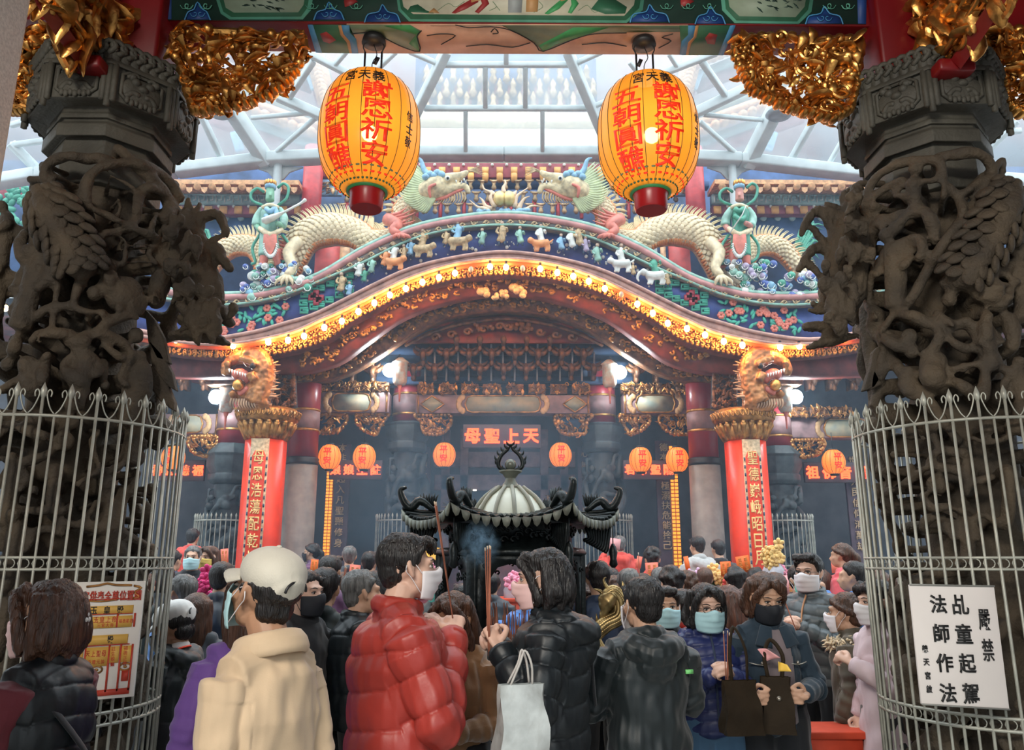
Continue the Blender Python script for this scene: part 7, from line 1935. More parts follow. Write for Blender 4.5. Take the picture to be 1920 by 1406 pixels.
        b = MB(); b.ell(h(0, -.018, .133), hr(.008, .008, .005), Rh, 10, 6); b.build('cap_button', cap, cc, True, Z)
        b = MB(); b.tube([h(.04 * math.cos(t), -.122 + .004 * math.cos(t), .03 + .03 * math.sin(t)) for t in np.linspace(0, PI, 11)], .004 * hk, 6); b.build('cap_opening', black, cc, True, Z)
    W = Matrix.Translation(Vector(o.location)) @ Matrix.Rotation(-math.radians(f), 4, 'Z')
    info = dict(o=o, g=g, h=h, q=q, arm=arm, W=lambda p: np.array(W @ Vector(p)), Z=Z, hk=hk, Rh=Rh)
    PEOPLE.append(info)
    return info
cloth('jean', (.06, .14, .24)); cloth('dark', (.009, .01, .013)); cloth('beige', (.58, .43, .28), .8, .06, 260); nylon('redpuff', (.36, .035, .025)); nylon('blackpuff', (.006, .01, .013)); cloth('camel', (.3, .16, .075), .95, .12, 220, .6)
cloth('blackjkt', (.006, .012, .014), .5); nylon('navypuff', (.02, .03, .12)); cloth('denim', (.012, .03, .05), .8, .12, 300); nylon('greypuff', (.09, .11, .12)); cloth('olive', (.085, .07, .048), .8); cloth('lilacw', (.58, .45, .48), .85); cloth('purple', (.2, .09, .38), .7)
cloth('maroon', (.14, .015, .025)); cloth('greyhood', (.42, .43, .42), .9); cloth('blue', (.05, .2, .55), .5); cloth('redcoat', (.62, .045, .025), .6); cloth('steel', (.04, .05, .062), .6); cloth('green', (.008, .018, .018), .6); cloth('rosered', (.62, .08, .1), .7); cloth('plumj', (.12, .05, .12), .7); cloth('white', (.72, .7, .68), .7); cloth('navy', (.014, .03, .07), .7)
C_ = CLOTH
sticks_m = mat('incense_stick', (.34, .12, .07), .8, var=.2); ash_m = mat('incense_tip', (.62, .5, .38), .9)
def incense(a, b, n, label, group=None, spread=.012):
    a, b = np.array(a, float), np.array(b, float); o = empty('incense_sticks', a, label, 'incense', group, 'thing'); rr = random.Random(int(a[0] * 1000))
    for i in range(n):
        d = V(rr.uniform(-1, 1), rr.uniform(-1, 1), rr.uniform(-.3, .3)) * spread
        e = b + d * 1.6
        MB().tube([a + d * .25, e], .0026, 5).build('stick', sticks_m, o); MB().tube([e, e + (e - a) / np.linalg.norm(e - a) * .012], .003, 5).build('tip', ash_m, o)
    return o
# ---------------------------------------------------------------- the nearest people
vw = person(99, 1162, 2.85, -80, 'woman with brown hair in a black padded vest before the yellow notice', hair='bob', hcol='brown', mask='pink', jacket=C_['blackpuff'], quilt=.1, arms=('low', 'low'), sleeve=C_['maroon'], lod=0, male=False, w=.95, fat=1.16, collar=True, big=1.06, sk=skin)
b = MB(); h = vw['h']
for t in range(5): b.ell(h(.03 * math.cos(t * 1.25) * .4 + .03, -.118, .0 + .016 * math.sin(t * 1.25)), (.009, .006, .009))
b.ell(h(.02, -.125, 0), (.008, .008, .008)); b.build('hair_clip', mat('pearl_white', (.75, .73, .7), .2), vw['o'], True, vw['Z'])
b = MB(); q = vw['q']; b.tube([q((-.13, .02, 1.37)), q((-.08, -.14, 1.22)), q((.12, -.155, 1.0)), q((.2, -.05, .88))], .016, 8, 4, .4); b.build('bag_strap', C_['dark'], vw['o'], True, vw['Z'])
bm = person(507, 1112, 2.32, -58, 'man in a beige jacket and pale cap seen from behind', hair='under', mask='blue', jacket=C_['beige'], arms=('down', 'down'), lod=0, sk=skin2, cap=cloth('capbeige', (.56, .53, .45), .8, .15, 200), fat=.95, head=(2, 13, 0), armr=.86, w=.73, collar=False, hcol='black')
c = Clay(); q = bm['q']; c.tube([q((.085 * math.cos(a), -.012 + .078 * math.sin(a), 1.392 + .02 * math.sin(a + PI))) for a in np.linspace(.9, 2 * PI + 2.2 - .0, 17)], [.02] * 17, 8, 2, 1.9); c.cast('shirt_collar', C_['beige'], bm['o'], .006, 2, None, bm['Z'])
rm = person(752, 1064, 3.0, 72, 'man in a red padded jacket raising incense, wearing a white mask', hair='fringe', mask='white', jacket=C_['redpuff'], quilt=.115, arms=(((.25, .05, 1.1), (.16, .12, 1.29)), ((.24, .09, 1.06), (-.04, .2, 1.3))), lod=0, sk=skin3, fat=1.28, head=(0, 0, 0), w=1.04, trouser=C_['dark'], hem=.78, armr=1.05)
A = rm['W'](rm['arm'][1][3]) + V(.0, 0, .06); incense(A, A + V(-.06, .0, .42), 3, 'incense sticks held up by the man in the red jacket', 'incense held by the front row')
cw = person(850, 1163, 3.75, 186, 'woman with long hair in a camel coat and black mask', hair='long', hcol='brown', mask='black', jacket=C_['camel'], arms=('low', ((.25, .05, 1.04), (.12, .24, 1.06))), lod=0, sk=skin2, male=False, head=(14, -16, 4), hem=.6, fat=1.05, hood=True, trouser=C_['dark'])
pw = person(1028, 1086, 3.35, -80, 'woman in a long black padded coat holding incense and a shopping bag', hair='bob', hcol='black', mask='pink', jacket=C_['blackpuff'], quilt=.1, arms=(((.25, .02, 1.06), (.15, .17, 1.285)), ((.25, .06, 1.07), (.0, .2, 1.28))), lod=0, sk=skin3, male=False, fat=1.22, w=1.02, hem=.6, hood=True, trouser=C_['dark'], head=(0, -4, 0))
A = pw['W'](pw['arm'][0][3]) + V(-.05, 0, .03); incense(A + V(.01, 0, -.06), A + V(.0, 0, .34), 4, 'incense sticks held by the woman in the long black coat', 'incense held by the front row')
b = MB(); q = pw['q']; b.tube([q((.1, .1, 1.33)), q((.12, -.02, 1.4)), q((.11, -.14, 1.3)), q((.1, -.17, 1.05))], .016, 8, 4, .4); b.build('bag_strap', C_['dark'], pw['o'], True, pw['Z'])
hm = person(1208, 1134, 3.7, -14, 'man in a black hooded jacket seen from behind', hair='crop', mask='white', jacket=C_['blackjkt'], arms=('pray', 'pray'), lod=0, sk=skin, hood=True, fat=1.1, w=1.04, trouser=C_['dark'], head=(-8, 2, 0))
b = MB(); q = hm['q']; b.box(q((.165, -.1, 1.24)), (.035, .01, .018)); b.build('green_logo', mat('lime_print', (.25, .8, .25), .5), hm['o'], False, hm['Z'])
bw = person(1322, 1139, 4.35, 178, 'woman with glasses in a navy padded jacket holding incense', hair='part', hcol='black', mask='blue', glasses=True, jacket=C_['navypuff'], quilt=.055, arms=('pray', 'pray'), lod=0, sk=skin3, male=False, fat=1.1, hood=True, zip_=C_['navy'], trouser=C_['jean'], head=(-4, -4, 0), hem=.88)
A = (bw['W'](bw['arm'][0][3]) + bw['W'](bw['arm'][1][3])) / 2 + V(0, -.07, 0); incense(A - V(0, 0, .07), A + V(.0, -.03, .2), 3, 'incense sticks held by the woman in the navy padded jacket', 'incense held by the front row')
dw = person(1432, 1119, 4.35, 172, 'woman in a denim jacket with a black mask looking down', hair='part', hcol='brown', mask='black', glasses=-.022, jacket=C_['denim'], arms=(((.23, .05, 1.07), (.07, .24, 1.06)), 'hang'), lod=0, sk=skin, male=False, fat=1.02, trouser=C_['dark'], head=(0, -16, 0), hem=.86)
c = Clay(); q = dw['q']; c.tube([q((-.035, .125, .9)), q((-.03, .132, 1.1)), q((-.03, .13, 1.25)), q((-.02, .1, 1.36))], [.05, .05, .045, .03], 10, 2, .3); c.tube([q((.035, .125, .9)), q((.03, .132, 1.1)), q((.03, .13, 1.25)), q((.02, .1, 1.36))], [.05, .05, .045, .03], 10, 2, .3); c.cast('grey_shirt', cloth('shirtgrey', (.2, .16, .17)), dw['o'], .008, 2, None, dw['Z'])
b = MB(); [b.ell(q((s * .1, .135, z)), .008) for s in (-1, 1) for z in (1.2, 1.02)]; [b.tube([q((s * .045, .135, 1.2)), q((s * .1, .14, 1.19)), q((s * .16, .11, 1.2))], .006, 6, 2, .5) for s in (-1, 1)]; b.build('jacket_buttons', mat('brass_button', (.4, .36, .3), .3, .8), dw['o'], True, dw['Z'])
b = MB(); [b.poly([q((s * .02, .1, 1.375)), q((s * .075, .085, 1.39)), q((s * .125, .115, 1.29)), q((s * .04, .135, 1.27))], V(0, 1, .2), .012) for s in (-1, 1)]; b.build('denim_collar', C_['denim'], dw['o'], False, dw['Z'], bevel=.004)
gm = person(1520, 1074, 5.6, 232, 'man with glasses in a grey padded jacket holding a thick incense stick', hair='short', mask='white', glasses=True, jacket=C_['greypuff'], quilt=.075, arms=('pray', 'pray'), lod=0, sk=skin3, fat=1.16, w=1.05, big=1.07, zip_=mat('orange_zip', (.6, .3, .15), .5), trouser=C_['dark'], head=(-8, 0, 0))
A = (gm['W'](gm['arm'][0][3]) + gm['W'](gm['arm'][1][3])) / 2 + V(-.02, -.06, 0); incense(A + V(.06, 0, -.16), A + V(-.1, -.02, .3), 3, 'thick incense stick held by the man in the grey padded jacket', 'incense held by the front row', .004)
fw = person(1592, 1150, 5.0, -52, 'woman with a hair bun in an olive coat with a fur trimmed hood', hair='bun', hcol='brown', mask='white', jacket=C_['olive'], arms=('down', 'pocket'), lod=0, sk=skin, male=False, hem=.55, fat=1.15, trouser=C_['jean'])
fur = mat('fur_trim', (.62, .48, .3), .9, var=.25, scale=60, sheen=.5); b = MB(); rr = random.Random(2); q = fw['q']
for i in range(420):
    a = rr.uniform(0, 2 * PI); r = rr.uniform(.12, .175); p = V(r * math.cos(a) * 1.05, -.01 + r * math.sin(a), 1.345 - abs(math.sin(a)) * .03 + rr.uniform(-.03, .035)); d = V(rr.gauss(0, 1), rr.gauss(-.4, 1), rr.gauss(.2, 1)); d /= np.linalg.norm(d)
    b.tube([q(p), q(p + d * .03), q(p + d * .055 + V(0, 0, -.01))], [.009, .006, .001], 4)
b.build('fur_collar', fur, fw['o'], True, fw['Z'])
lw = person(1648, 1130, 4.56, -100, 'woman in a pale lilac coat seen through the bars of the cage', hair='bob', hcol='black', mask='white', jacket=C_['lilacw'], arms=('pray', 'down'), lod=1, sk=skin3, male=False, hem=.5, fat=1.15, trouser=C_['dark'])
wc = person(331, 1176, 4.62, -80, 'man in a white cap and black jacket looking down', hair='under', mask='black', jacket=C_['blackjkt'], arms=('low', 'low'), lod=0, sk=skin2, cap=cloth('capwhite', (.74, .73, .7), .8), hood=True, fat=1.1, head=(0, -20, 0), k=1.12, trouser=C_['dark'])
c = Clay(); q = wc['q']; c.tube([q((.07 * math.cos(a), .0 + .07 * math.sin(a), 1.395 - .03 * math.sin(a))) for a in np.linspace(0, 2 * PI, 15)], .02, 8, 2, 1.3, False); c.cast('white_collar', C_['white'], wc['o'], .007, 1, None, wc['Z'])
b = MB(); b.tube([q((.1 * math.cos(a), .0 + .095 * math.sin(a), 1.375 - .04 * math.sin(a))) for a in np.linspace(0, 2 * PI, 15)], .006, 6, 2); b.build('red_piping', couplet_red, wc['o'], True, wc['Z'])
pv = person(472, 1140, 3.35, -40, 'woman with long wavy hair in a purple vest behind the beige jacket', hair='wavy', hcol='brown', mask='white', jacket=C_['purple'], arms=('down', 'low'), lod=1, sk=skin, male=False, fat=1.15, collar=True, trouser=C_['dark'])
# shopping bag, handbag, papers
def bagmesh(o, px0, py0, px1, py1, Y, m, dep, rz=0.0, name='bag_body', top=.86):
    a, c = P(px0, py0, Y), P(px1, py1, Y); w_, h_ = c[0] - a[0], a[2] - c[2]; ctr = V((a[0] + c[0]) / 2, Y, c[2])
    R_ = rotz(rz); g = []
    for t in np.linspace(0, 1, 9):
        row = []; s = (1 - (1 - top) * t) * (1 + .03 * math.sin(t * 7)); d = dep * (1 - .75 * t ** 1.5)
        for u, v in ((-1, -1), (-.5, -1), (0, -1.06), (.5, -1), (1, -1), (1.0, -.33), (.94, 0), (1, .33), (1, 1), (.5, 1), (0, 1.05), (-.5, 1), (-1, 1), (-1, .33), (-.94, 0), (-1, -.33), (-1, -1)):
            row.append(ctr + R_ @ V(u * w_ / 2 * s + .006 * math.sin(9 * t + v * 3), v * d / 2 + .006 * math.sin(11 * t + u * 5), h_ * t))
        g.append(row)
    b = MB(); b.sheet(g); b.poly(g[0][:-1], (0, 0, -1), .002); b.build(name, m, o, 40)
    return g
o = empty('shopping_bag', P(978, 1400, 2.72), 'silvery grey shopping bag hanging from the arm of the woman in the long black coat', 'bag', None, 'thing')
g = bagmesh(o, 930, 1282, 1026, 1440, 2.72, mat('silver_bag', (.44, .47, .46), .35, .15, var=.12, scale=12, bump=.25, bscale=14), .13, .25)
for k in (2, 10): b = MB(); p, q_ = g[-1][k - 1], g[-1][k + 1]; m_ = (p + q_) / 2; b.tube([p, p * .5 + m_ * .5 + V(.01, 0, .06), m_ + V(.012, .03, .1), q_ * .5 + m_ * .5 + V(.015, 0, .06), q_], .004, 6, 4); b.build('handle', mat('bag_cord', (.5, .48, .45), .6), o, True)
leather = mat('brown_leather', (.026, .017, .009), .7, spec=.15, var=.15, scale=6, bump=.15, bscale=60)
o = empty('handbag', P(1440, 1370, 4.1), 'large dark brown leather bag on the arm of the woman in the denim jacket', 'bag', None, 'thing')
g = bagmesh(o, 1424, 1268, 1490, 1372, 4.1, leather, .12, -.2)
b = MB(); p, q_ = g[-1][1], g[-1][3]; b.tube([p, p + V(-.01, 0, .1), (p + q_) / 2 + V(0, .03, .17), q_ + V(.01, 0, .1), q_], .01, 8, 4, .5); b.build('handle', leather, o, True)
b = MB(); b.ell(g[5][2] + V(0, -.01, 0), .012); b.build('clasp', mat('brass_button', (.4, .36, .3)), o, True)
o = empty('tote_bag', P(1385, 1375, 4.0), 'dark brown tote bag between the navy padded jacket and the leather handbag', 'bag', None, 'thing')
g = bagmesh(o, 1350, 1275, 1428, 1375, 4.0, leather, .1, .15)
b = MB(); p, q_ = g[-1][1], g[-1][3]; b.tube([p, p + V(0, 0, .14), (p + q_) / 2 + V(0, .05, .24), q_ + V(0, 0, .14), q_], .009, 8, 4, .5); b.build('handle', leather, o, True)
def sheetpaper(name, c4, Y, m, label, cat='paper', group=None, bend=.02):
    o = empty(name, P(*c4[3], Y), label, cat, group, 'thing')
    g = []
    for v in np.linspace(0, 1, 6): g.append([P(c4[0][0] * (1 - u) * (1 - v) + c4[1][0] * u * (1 - v) + c4[2][0] * u * v + c4[3][0] * (1 - u) * v, c4[0][1] * (1 - u) * (1 - v) + c4[1][1] * u * (1 - v) + c4[2][1] * u * v + c4[3][1] * (1 - u) * v, Y) + V(0, bend * math.sin(PI * u + v), 0) for u in np.linspace(0, 1, 6)])
    b = MB(); b.sheet(g); m_ = b.build('paper_sheet', m, o, True); sm = m_.modifiers.new('t', 'SOLIDIFY'); sm.thickness = .0015
    return o
pink_p = mat('pink_paper', (.8, .38, .38), .7, var=.04); red_p = mat('red_paper', (.78, .1, .05), .6, var=.05); org_p = mat('orange_paper', (.85, .16, .02), .6, var=.05)
sheetpaper('prayer_paper', [(1420, 1217), (1437, 1216), (1461, 1232), (1440, 1240)], 4.08, pink_p, 'pink folded paper held by the woman in the denim jacket')
sheetpaper('yellow_paper', [(1459, 1240), (1476, 1246), (1482, 1258), (1462, 1260)], 4.06, mat('yellow_paper', (.9, .55, .08), .6), 'yellow paper slip beside the hand of the denim jacket woman')
# ================================================================ the crowd around the burner
T_ = C_['dark']
def cp(px, py, Y, f, hair, hcol, jk, label, mask=None, lod=2, **kw):
    return person(px, py, Y, f, label, hair=hair, hcol=hcol, mask=mask, jacket=C_[jk], lod=lod, trouser=kw.pop('trouser', T_), eyes=kw.pop('eyes', abs((f % 360) - 180) < 75), sk=kw.pop('sk', skin), **kw)
cp(343, 1112, 5.6, -70, 'crop', 'grey', 'blue', 'grey haired man in a bright blue jacket', sk=skin2, arms=('down', 'low'), fat=1.15)
cp(366, 1150, 5.25, -12, 'long', 'brown', 'steel', 'woman with long brown hair behind the man in the white cap', male=False)
cp(414, 1086, 6.0, 8, 'crop', 'black', 'steel', 'man in a dark grey jacket seen from behind, near the magenta orchids', fat=1.1)
cp(362, 1046, 8.4, 172, 'crop', 'grey', 'dark', 'man in a light blue mask facing the viewer by the far railing', 'blue')
cp(394, 1046, 8.7, 200, 'long', 'brown', 'greyhood', 'long haired woman in a yellow mask', 'yellow', male=False, arms=('down', ((.3, .1, 1.2), (.35, .3, 1.22))))
cp(360, 1008, 10.9, 0, 'crop', 'black', 'redcoat', 'person in a red collar with back turned by the far railing', floor=.4, hood=True)
cp(322, 1052, 9.2, 20, 'crop', 'black', 'navy', 'person in dark blue seen through the cage bars')
cp(567, 1112, 4.4, 118, 'crop', 'black', 'dark', 'young man in a black mask behind the beige jacket', 'black', lod=1, sk=skin3)
cp(607, 1106, 4.7, 4, 'crop', 'black', 'green', 'man with cropped hair in a dark green jacket', lod=1, fat=1.05)
cp(617, 1072, 6.3, 12, 'short', 'black', 'plumj', 'dark haired person just above the man in dark green', fat=1)
cp(587, 1036, 10.8, -80, 'tail', 'black', 'plumj', 'woman in purple on the porch steps by the grey column', 'black', male=False, floor=.4)
cp(672, 1112, 4.5, 66, 'crop', 'grey', 'blackpuff', 'grey haired man in a black padded jacket raising a hand beside the red jacket', lod=1, quilt=.1, arms=('high', ((.25, .1, 1.12), (.18, .2, 1.34))), fat=1.25)
cp(692, 1056, 8.6, 5, 'short', 'black', 'navy', 'person in a navy hooded jacket left of the man in the red jacket', hood=True, fat=1.2)
cp(655, 1044, 9.4, -10, 'crop', 'grey', 'steel', 'grey haired person beneath the dark couplet board')
cp(1122, 1086, 5.6, -5, 'crop', 'black', 'navy', 'man with cropped hair beside the pink flowers and the black burner', lod=1)
rc = cp(1162, 1022, 10.7, -8, 'crop', 'grey', 'redcoat', 'person in a bright red hooded coat holding up a pink card', floor=.4, hood=True, fat=1.25, arms=('wave', 'pray'))
cp(1224, 1050, 9.0, 6, 'curly', 'black', 'redcoat', 'curly haired person in a red jacket behind a red card', fat=1.1)
gh = cp(1309, 1024, 9.6, -22, 'crop', 'black', 'greyhood', 'man in a pale grey hooded sweatshirt with a black strap', hood=True, fat=1.12, floor=.2, lod=1)
b = MB(); q = gh['q']; b.tube([q((-.12, .05, 1.36)), q((-.06, -.14, 1.22)), q((.12, -.16, 1.02)), q((.2, -.05, .9))], .022, 6, 4, .4); b.build('bag_strap', T_, gh['o'], True, gh['Z'])
cp(1348, 1030, 10.2, -10, 'crop', 'black', 'dark', 'person in dark clothes close behind the pale grey sweatshirt')
cp(1106, 1128, 6.3, -10, 'curly', 'brown', 'camel', 'curly haired woman between the long black coat and the bronze dragon', lod=1, male=False)
cp(1150, 1114, 6.7, 4, 'curly', 'brown', 'dark', 'person with short wavy hair above the bronze dragon', male=False)
cp(1180, 1098, 6.0, 0, 'crop', 'grey', 'dark', 'grey haired person behind the man in the black hooded jacket')
cp(1262, 1098, 6.1, 0, 'curly', 'black', 'navy', 'dark curly haired person above the masked face')
cp(1248, 1138, 5.0, 186, 'short', 'black', 'dark', 'person in a pale blue mask behind the man in the black hooded jacket', 'blue', lod=1)
cp(1275, 1140, 5.5, 20, 'short', 'black', 'redcoat', 'person in a red jacket raising a hand beside the navy padded jacket', arms=('wave', 'wave'), lod=1)
cp(1366, 1134, 5.3, -4, 'long', 'auburn', 'rosered', 'woman with long reddish brown hair between the navy and denim jackets', lod=1, male=False)
cp(1400, 1136, 5.9, 176, 'part', 'black', 'green', 'woman in a teal mask half hidden by the denim jacket', 'teal', male=False)
cp(1498, 1088, 6.6, 168, 'crop', 'black', 'dark', 'person in a teal mask behind the man in the grey padded jacket', 'teal')
cp(1582, 1042, 8.0, -50, 'tail', 'brown', 'rosered', 'woman in a rose red padded coat behind the man in grey', male=False, fat=1.25, collar=True, hood=True)
cp(1604, 1082, 6.4, -60, 'crop', 'black', 'blue', 'boy with raised hand in a blue jacket beside the cage', arms=('wave', 'high'))
cp(820, 1102, 6.9, 172, 'crop', 'grey', 'green', 'grey haired man facing the viewer behind the man in red', 'teal')
cp(868, 1122, 7.0, -15, 'short', 'black', 'blue', 'person in a blue hood seen through the side arch of the burner', hood=True)
cp(922, 1098, 8.0, 0, 'short', 'black', 'steel', 'dark haired person seen through the front arch of the burner')
cp(985, 1122, 6.7, 8, 'curly', 'grey', 'blue', 'grey haired person in a blue and pink jacket seen through the burner', hood=True)
rr = random.Random(14)
FILL = [(430, 1100, 7.2), (520, 1090, 8.2), (560, 1066, 9.4), (640, 1092, 7.4), (700, 1098, 6.2), (735, 1080, 7.6), (790, 1090, 8.4), (1080, 1102, 7.0), (1098, 1082, 8.4), (1140, 1090, 7.2), (1205, 1092, 7.6), (1236, 1086, 8.2), (1290, 1096, 7.4), (1322, 1086, 8.4), (1380, 1094, 7.4), (1420, 1090, 8.2), (1455, 1100, 6.9), (1540, 1090, 8.0), (300, 1090, 7.0), (268, 1108, 6.4), (232, 1096, 7.2), (1650, 1090, 7.4), (1690, 1106, 6.5), (1740, 1094, 7.6), (180, 1100, 7.0)]
jl = ['dark', 'navy', 'steel', 'green', 'plumj', 'dark', 'maroon', 'blackjkt']
for i, (x, y, Y) in enumerate(FILL):
    cp(x, y + rr.uniform(-4, 8), Y, rr.uniform(-35, 35), rr.choice(('crop', 'short', 'part', 'curly')), rr.choice(('black', 'black', 'brown', 'grey')), jl[i % 8], 'person in dark clothes with back turned deep in the crowd', group='worshippers deep in the crowd', lod=3, w=rr.uniform(.92, 1.05))
# ---------------------------------------------------------------- offering tables, flowers and cards
tblm = mat('table_cloth_red', (.6, .06, .02), .7, var=.1)
def table(x, y, Y, w_, d, label):
    c = P(x, y, Y); o = empty('offering_table', (c[0], Y, 0), label, 'table', None, 'thing')
    MB().box((c[0], Y, c[2] - .02), (w_, d, .04)).build('tabletop', tblm, o, bevel=.008)
    for sx in (-1, 1):
        for sy in (-1, 1): MB().box((c[0] + sx * (w_ / 2 - .05), Y + sy * (d / 2 - .05), c[2] / 2 - .02), (.05, .05, c[2] - .04)).build('leg', dkred, o)
    MB().box((c[0], Y - d / 2 + .03, c[2] - .14), (w_ - .1, .02, .2)).build('apron', tblm, o)
table(1530, 1362, 4.75, .5, .3, 'low table with a bright orange red top between the denim jacket and the olive coat')
for x, Y, w_, lb in ((600, 8.9, 1.5, 'offering table in the crowd beneath the grey column'), (930, 9.2, 1.6, 'offering table behind the black burner'), (1370, 8.9, 1.8, 'offering table with many flowers in the crowd beside the pale grey sweatshirt')): table(x, 1120, Y, w_, .6, lb)
petal = {k: mat('petal_' + k, c, .55, var=.15, scale=20) for k, c in dict(pink=(.85, .3, .42), magenta=(.6, .03, .16), peach=(.88, .55, .2), red=(.75, .08, .06), lilac=(.75, .5, .7)).items()}
leafm = mat('leaf_green', (.08, .2, .06), .5, var=.2)
def flowers(x, y, Y, wpx, hpx, kind, n, label, seed, leaves=14):
    rr = random.Random(seed); c = P(x, y, Y); k = (P(x + 1, y, Y) - c)[0]; o = empty('flower_arrangement', c - V(0, 0, hpx * k), label, 'flowers', None, 'thing')
    lf, bl = MB(), MB(); base = c - V(0, 0, hpx * k)
    MB().lathe([(.05, -.22), (.1, -.15), (.11, -.03), (.07, .04)], base, 14).build('vase', mat('vase_glaze', (.5, .5, .55), .25), o, True)
    for i in range(leaves):
        a = rr.uniform(0, 2 * PI); L_ = rr.uniform(.7, 1.4) * hpx * k; d = V(math.cos(a) * wpx * k, math.sin(a) * .12, 0)
        lf.tube([base, base + d * .4 + V(0, 0, L_ * .8), base + d * 1.1 + V(0, 0, L_ * .9)], [.012, .02, .002], 5, 3, .3)
    for i in range(n):
        q = c + V(rr.gauss(0, .45) * wpx * k, rr.uniform(-.1, .1), rr.gauss(0, .4) * hpx * k)
        s = .042 * rr.uniform(.8, 1.2)
        for j in range(5):
            a = j * 1.257 + rr.random(); d = V(math.cos(a), -.35, math.sin(a)); e = V(-math.sin(a), 0, math.cos(a)); bl.ell(q + d * s * .7, (s * .75, s * .25, s * .55), np.stack([d, np.cross(e, d), e], 1), 7, 5)
        lf.tube([base, (q + base) / 2 + V(0, 0, .03), q + V(0, .02, 0)], .005, 4, 2)
    lf.build('stems_and_leaves', leafm, o, True); bl.build('blossoms', petal[kind], o, True, kind='stuff')
for a in [(398, 1094, 7.6, 26, 30, 'magenta', 34, 'magenta orchids beside the man in dark grey', 1), (418, 1118, 7.3, 18, 20, 'magenta', 16, 'low magenta flowers below the taller orchids', 11), (655, 1098, 8.8, 16, 14, 'pink', 14, 'pink flowers behind the tall red card with writing', 2), (690, 1088, 8.7, 18, 12, 'pink', 12, 'pink flowers beside the collar of the red jacket', 12), (818, 1082, 8.9, 20, 16, 'pink', 20, 'pink flowers between the man in red and the burner', 3), (905, 1088, 9.1, 26, 16, 'pink', 26, 'pink flowers seen through the front arch of the burner', 4), (962, 1086, 9.1, 20, 14, 'pink', 18, 'pink flowers beside the hair of the long black coat woman', 14), (1090, 1092, 8.4, 24, 30, 'pink', 30, 'tall pink flowers right of the burner', 5), (1305, 1088, 8.6, 22, 16, 'lilac', 18, 'lilac flowers above the navy padded jacket', 6), (1340, 1082, 8.7, 24, 22, 'peach', 22, 'orange and yellow flowers with green blades below the sweatshirt', 7, 26), (1378, 1088, 8.6, 22, 16, 'red', 20, 'red flowers between the orange cards', 8, 20), (1412, 1082, 8.6, 22, 18, 'pink', 20, 'pink lilies at the foot of the red column', 9, 20), (1448, 1040, 8.3, 16, 22, 'peach', 36, 'tall yellow orange orchid spray in front of the red column', 10, 26), (1478, 1074, 8.3, 20, 16, 'pink', 14, 'pink flowers beside the pink card with green leaves', 15, 30)]: flowers(*a)
def card(x, y, w_, h_, Y, m, label, tilt=0, lines_=True):
    c = P(x, y, Y); k = (P(x + 1, y, Y) - c)[0]; o = empty('offering_card', c - V(0, 0, h_ * k * .5), label, 'card', None, 'thing'); R_ = roty(tilt)
    MB().box(c, (w_ * k, .006, h_ * k), R_).build('card_face', m, o)
    if lines_:
        t = MB(); r_, u_ = R_ @ V(1, 0, 0), R_ @ V(0, 0, 1)
        for j in (-.22, .22): [t.bar(c + r_ * (j - .11) * w_ * k + u_ * h_ * k * z - V(0, .004, 0), c + r_ * (j + .11) * w_ * k + u_ * h_ * k * (z + .02) - V(0, .004, 0), .004, h_ * k * .035) for z in (.34, .27, .2, .1, .03, -.04, -.14, -.21, -.3, -.36)]
        t.build('card_writing', mat('card_gold_ink', (.7, .3, .06), .5), o)
    MB().tube([c + V(0, .01, 0), c - V(0, 0, h_ * k * .5 + .3)], .006, 5).build('stick', sticks_m, o, True)
sal = mat('salmon_card', (.85, .2, .13), .6, var=.04)
for a in [(664, 1077, 20, 36, 8.5, sal, 'salmon red card with writing left of the man in the red jacket', .1), (589, 1063, 14, 28, 8.6, org_p, 'orange card behind the beige cap', .05), (421, 1044, 14, 30, 9.2, sal, 'salmon card standing near the yellow masked woman', -.1), (1223, 1072, 24, 34, 8.2, sal, 'large salmon red card with writing in front of the curly haired person', -.06), (1288, 1056, 9, 26, 8.8, org_p, 'narrow orange strip beside the pale grey sweatshirt', -.15, False), (1361, 1066, 20, 26, 8.4, org_p, 'square orange card left of the red column', -.04), (1394, 1058, 25, 31, 8.3, org_p, 'larger orange card in front of the red column', -.15), (1476, 1096, 28, 34, 7.6, pink_p, 'pink card with writing beside the man in the grey padded jacket', .03), (1149, 1019, 28, 20, 10.3, pink_p, 'pink card held up by the person in the red coat', .15, False), (530, 1070, 12, 22, 9.0, sal, 'small salmon card half hidden by the beige cap', 0, False), (1566, 1062, 14, 24, 9.0, sal, 'small salmon card behind the rose red coat', 0, False), (1198, 1054, 10, 22, 9.4, sal, 'narrow salmon card right of the red coat', .2, False)]: card(*a)
A = P(1525, 1120, 5.0)
for a, b_, n, lb in (((1200, 1110), (1196, 1040), 3, 'incense rising above the grey haired person'), ((640, 1120), (648, 1066), 4, 'incense behind the salmon card'), ((1240, 1160), (1243, 1090), 3, 'incense before the pale blue mask'), ((925, 1140), (915, 1090), 2, 'incense inside the burner arch')):
    incense(P(*a, 6.4), P(*b_, 6.4), n, lb + ' in the crowd')
o = empty('burner_incense', P(940, 1200, BYc), 'bunch of red incense sticks standing in the ash of the burner', 'incense', None, 'thing'); rr = random.Random(5); b = MB()
for i in range(90):
    a, r = rr.uniform(0, 2 * PI), .3 * math.sqrt(rr.random()); p = V(BX + r * math.cos(a) - .06, BYc + r * math.sin(a), 1.1); b.tube([p, p + V(rr.uniform(-.03, .03), rr.uniform(-.03, .03), rr.uniform(.12, .3))], .0035, 4)
b.build('sticks', sticks_m, o, kind='stuff')
o = empty('yellow_canopy', P(815, 1040, 9.8), 'yellow orange umbrella top behind the man in red', 'umbrella', None, 'thing'); c = P(815, 1040, 9.8)
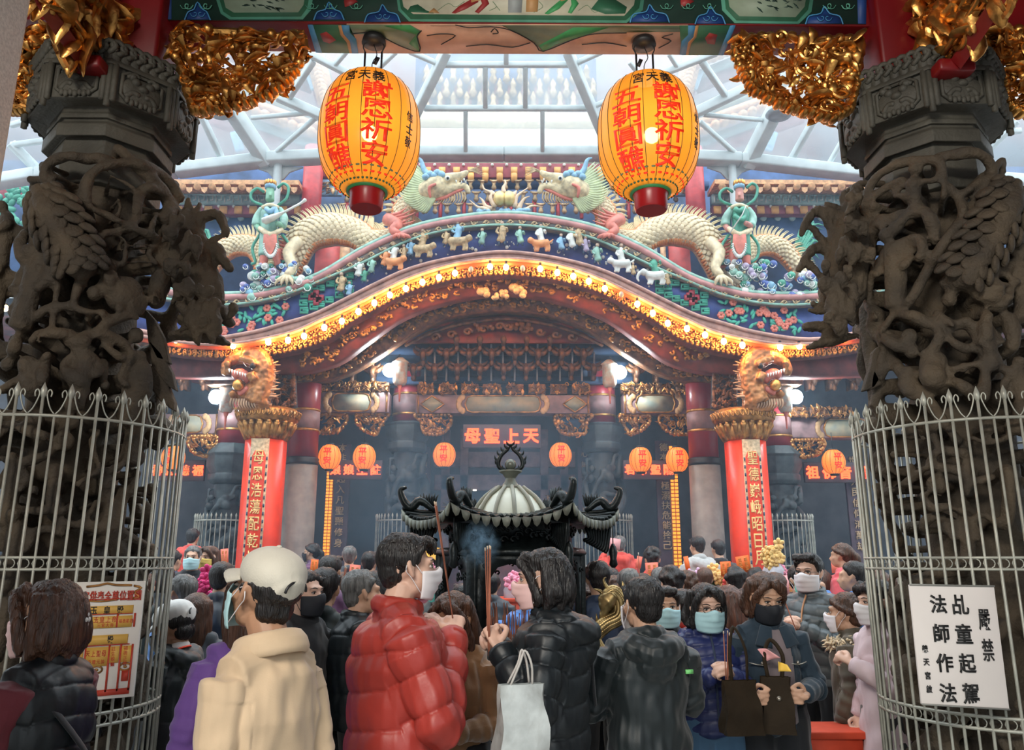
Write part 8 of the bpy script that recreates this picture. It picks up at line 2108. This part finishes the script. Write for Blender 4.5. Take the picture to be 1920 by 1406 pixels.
b = MB(); b.lathe([(.24, -.06), (.2, .02), (.1, .07), (.01, .09)], c, 14, 0, False); b.build('canopy', mat('yellow_cloth', (.8, .38, .04), .7), o, True); MB().tube([c + V(0, 0, .09), c - V(0, 0, .8)], .012, 6).build('pole', black, o)
# ================================================================ light
w = bpy.data.worlds.new('sky'); SC.world = w; w.use_nodes = True
nt = w.node_tree; bg = nt.nodes['Background']; bg.inputs[0].default_value = (.84, .94, 1, 1)
tc = nt.nodes.new('ShaderNodeTexCoord'); sx = nt.nodes.new('ShaderNodeSeparateXYZ'); mr = nt.nodes.new('ShaderNodeMapRange')     # overcast sky: three times as bright overhead
nt.links.new(tc.outputs['Generated'], sx.inputs[0]); nt.links.new(sx.outputs['Z'], mr.inputs[0]); mr.inputs[1].default_value = 0; mr.inputs[2].default_value = .9; mr.inputs[3].default_value = .65; mr.inputs[4].default_value = 4.2
nt.links.new(mr.outputs[0], bg.inputs[1])
SC.view_settings.view_transform = 'Standard'; SC.view_settings.look = 'None'; SC.view_settings.gamma = 1; SC.view_settings.exposure = 0
cy = SC.cycles
cy.max_bounces = 7; cy.diffuse_bounces = 3; cy.glossy_bounces = 3; cy.transparent_max_bounces = 12; cy.transmission_bounces = 4; cy.volume_bounces = 0
cy.sample_clamp_indirect = 4; cy.caustics_reflective = False; cy.caustics_refractive = False; cy.volume_step_rate = 2; cy.use_denoising = True
def area(name, loc, target, sx, sy, power, col):
    l = bpy.data.lights.new(name, 'AREA'); l.shape = 'RECTANGLE'; l.size = sx; l.size_y = sy; l.energy = power; l.color = col
    o = bpy.data.objects.new(name, l); COL.objects.link(o); o.location = loc
    o.rotation_euler = (Vector(target) - Vector(loc)).to_track_quat('-Z', 'Y').to_euler()
    return o
area('hall_lamp', (-1.2, -1.6, 4.2), (.2, 4, 1.6), 2.4, .8, 330, (1, .93, .82))  # key light added behind the camera to brighten people and columns
lamp = empty('hall_lamp', (-1.2, -1.6, 4.25), 'hanging lamp of the entrance hall', 'lamp', None, 'thing')  # housing and rods made up to go with the added key light
MB().box((-1.2, -1.66, 4.3), (2.5, .9, .06), rotx(.45)).build('housing', steel, lamp, bevel=.01)
b = MB(); [b.tube([(-1.2 + s * 1, -1.6, 4.3), (-1.2 + s * 1, -1.6, 5.38)], .012, 6) for s in (-1, 1)]; b.build('rod', steel, lamp, split=True)
smoke('incense_haze', (-9, 7.5, .05), (9, 16.2, 8.4), .013, 0, 0, (.5, .74, 1), label='blue incense haze filling the courtyard and the hall front')
smoke('incense_smoke', 0, 0, .3, 1.6, .3, (.4, .7, 1), label='denser blue smoke drifting behind the black burner', balls=((-.3, 11.4, 2.6), (3.2, 2.0, 2.3)))
smoke('incense_smoke', 0, 0, 22, 3.2, .42, (.5, .76, 1), label='thin wisp of blue smoke above the incense before the burner', balls=(P(900, 1022, 4.7), (.13, .08, .15)))
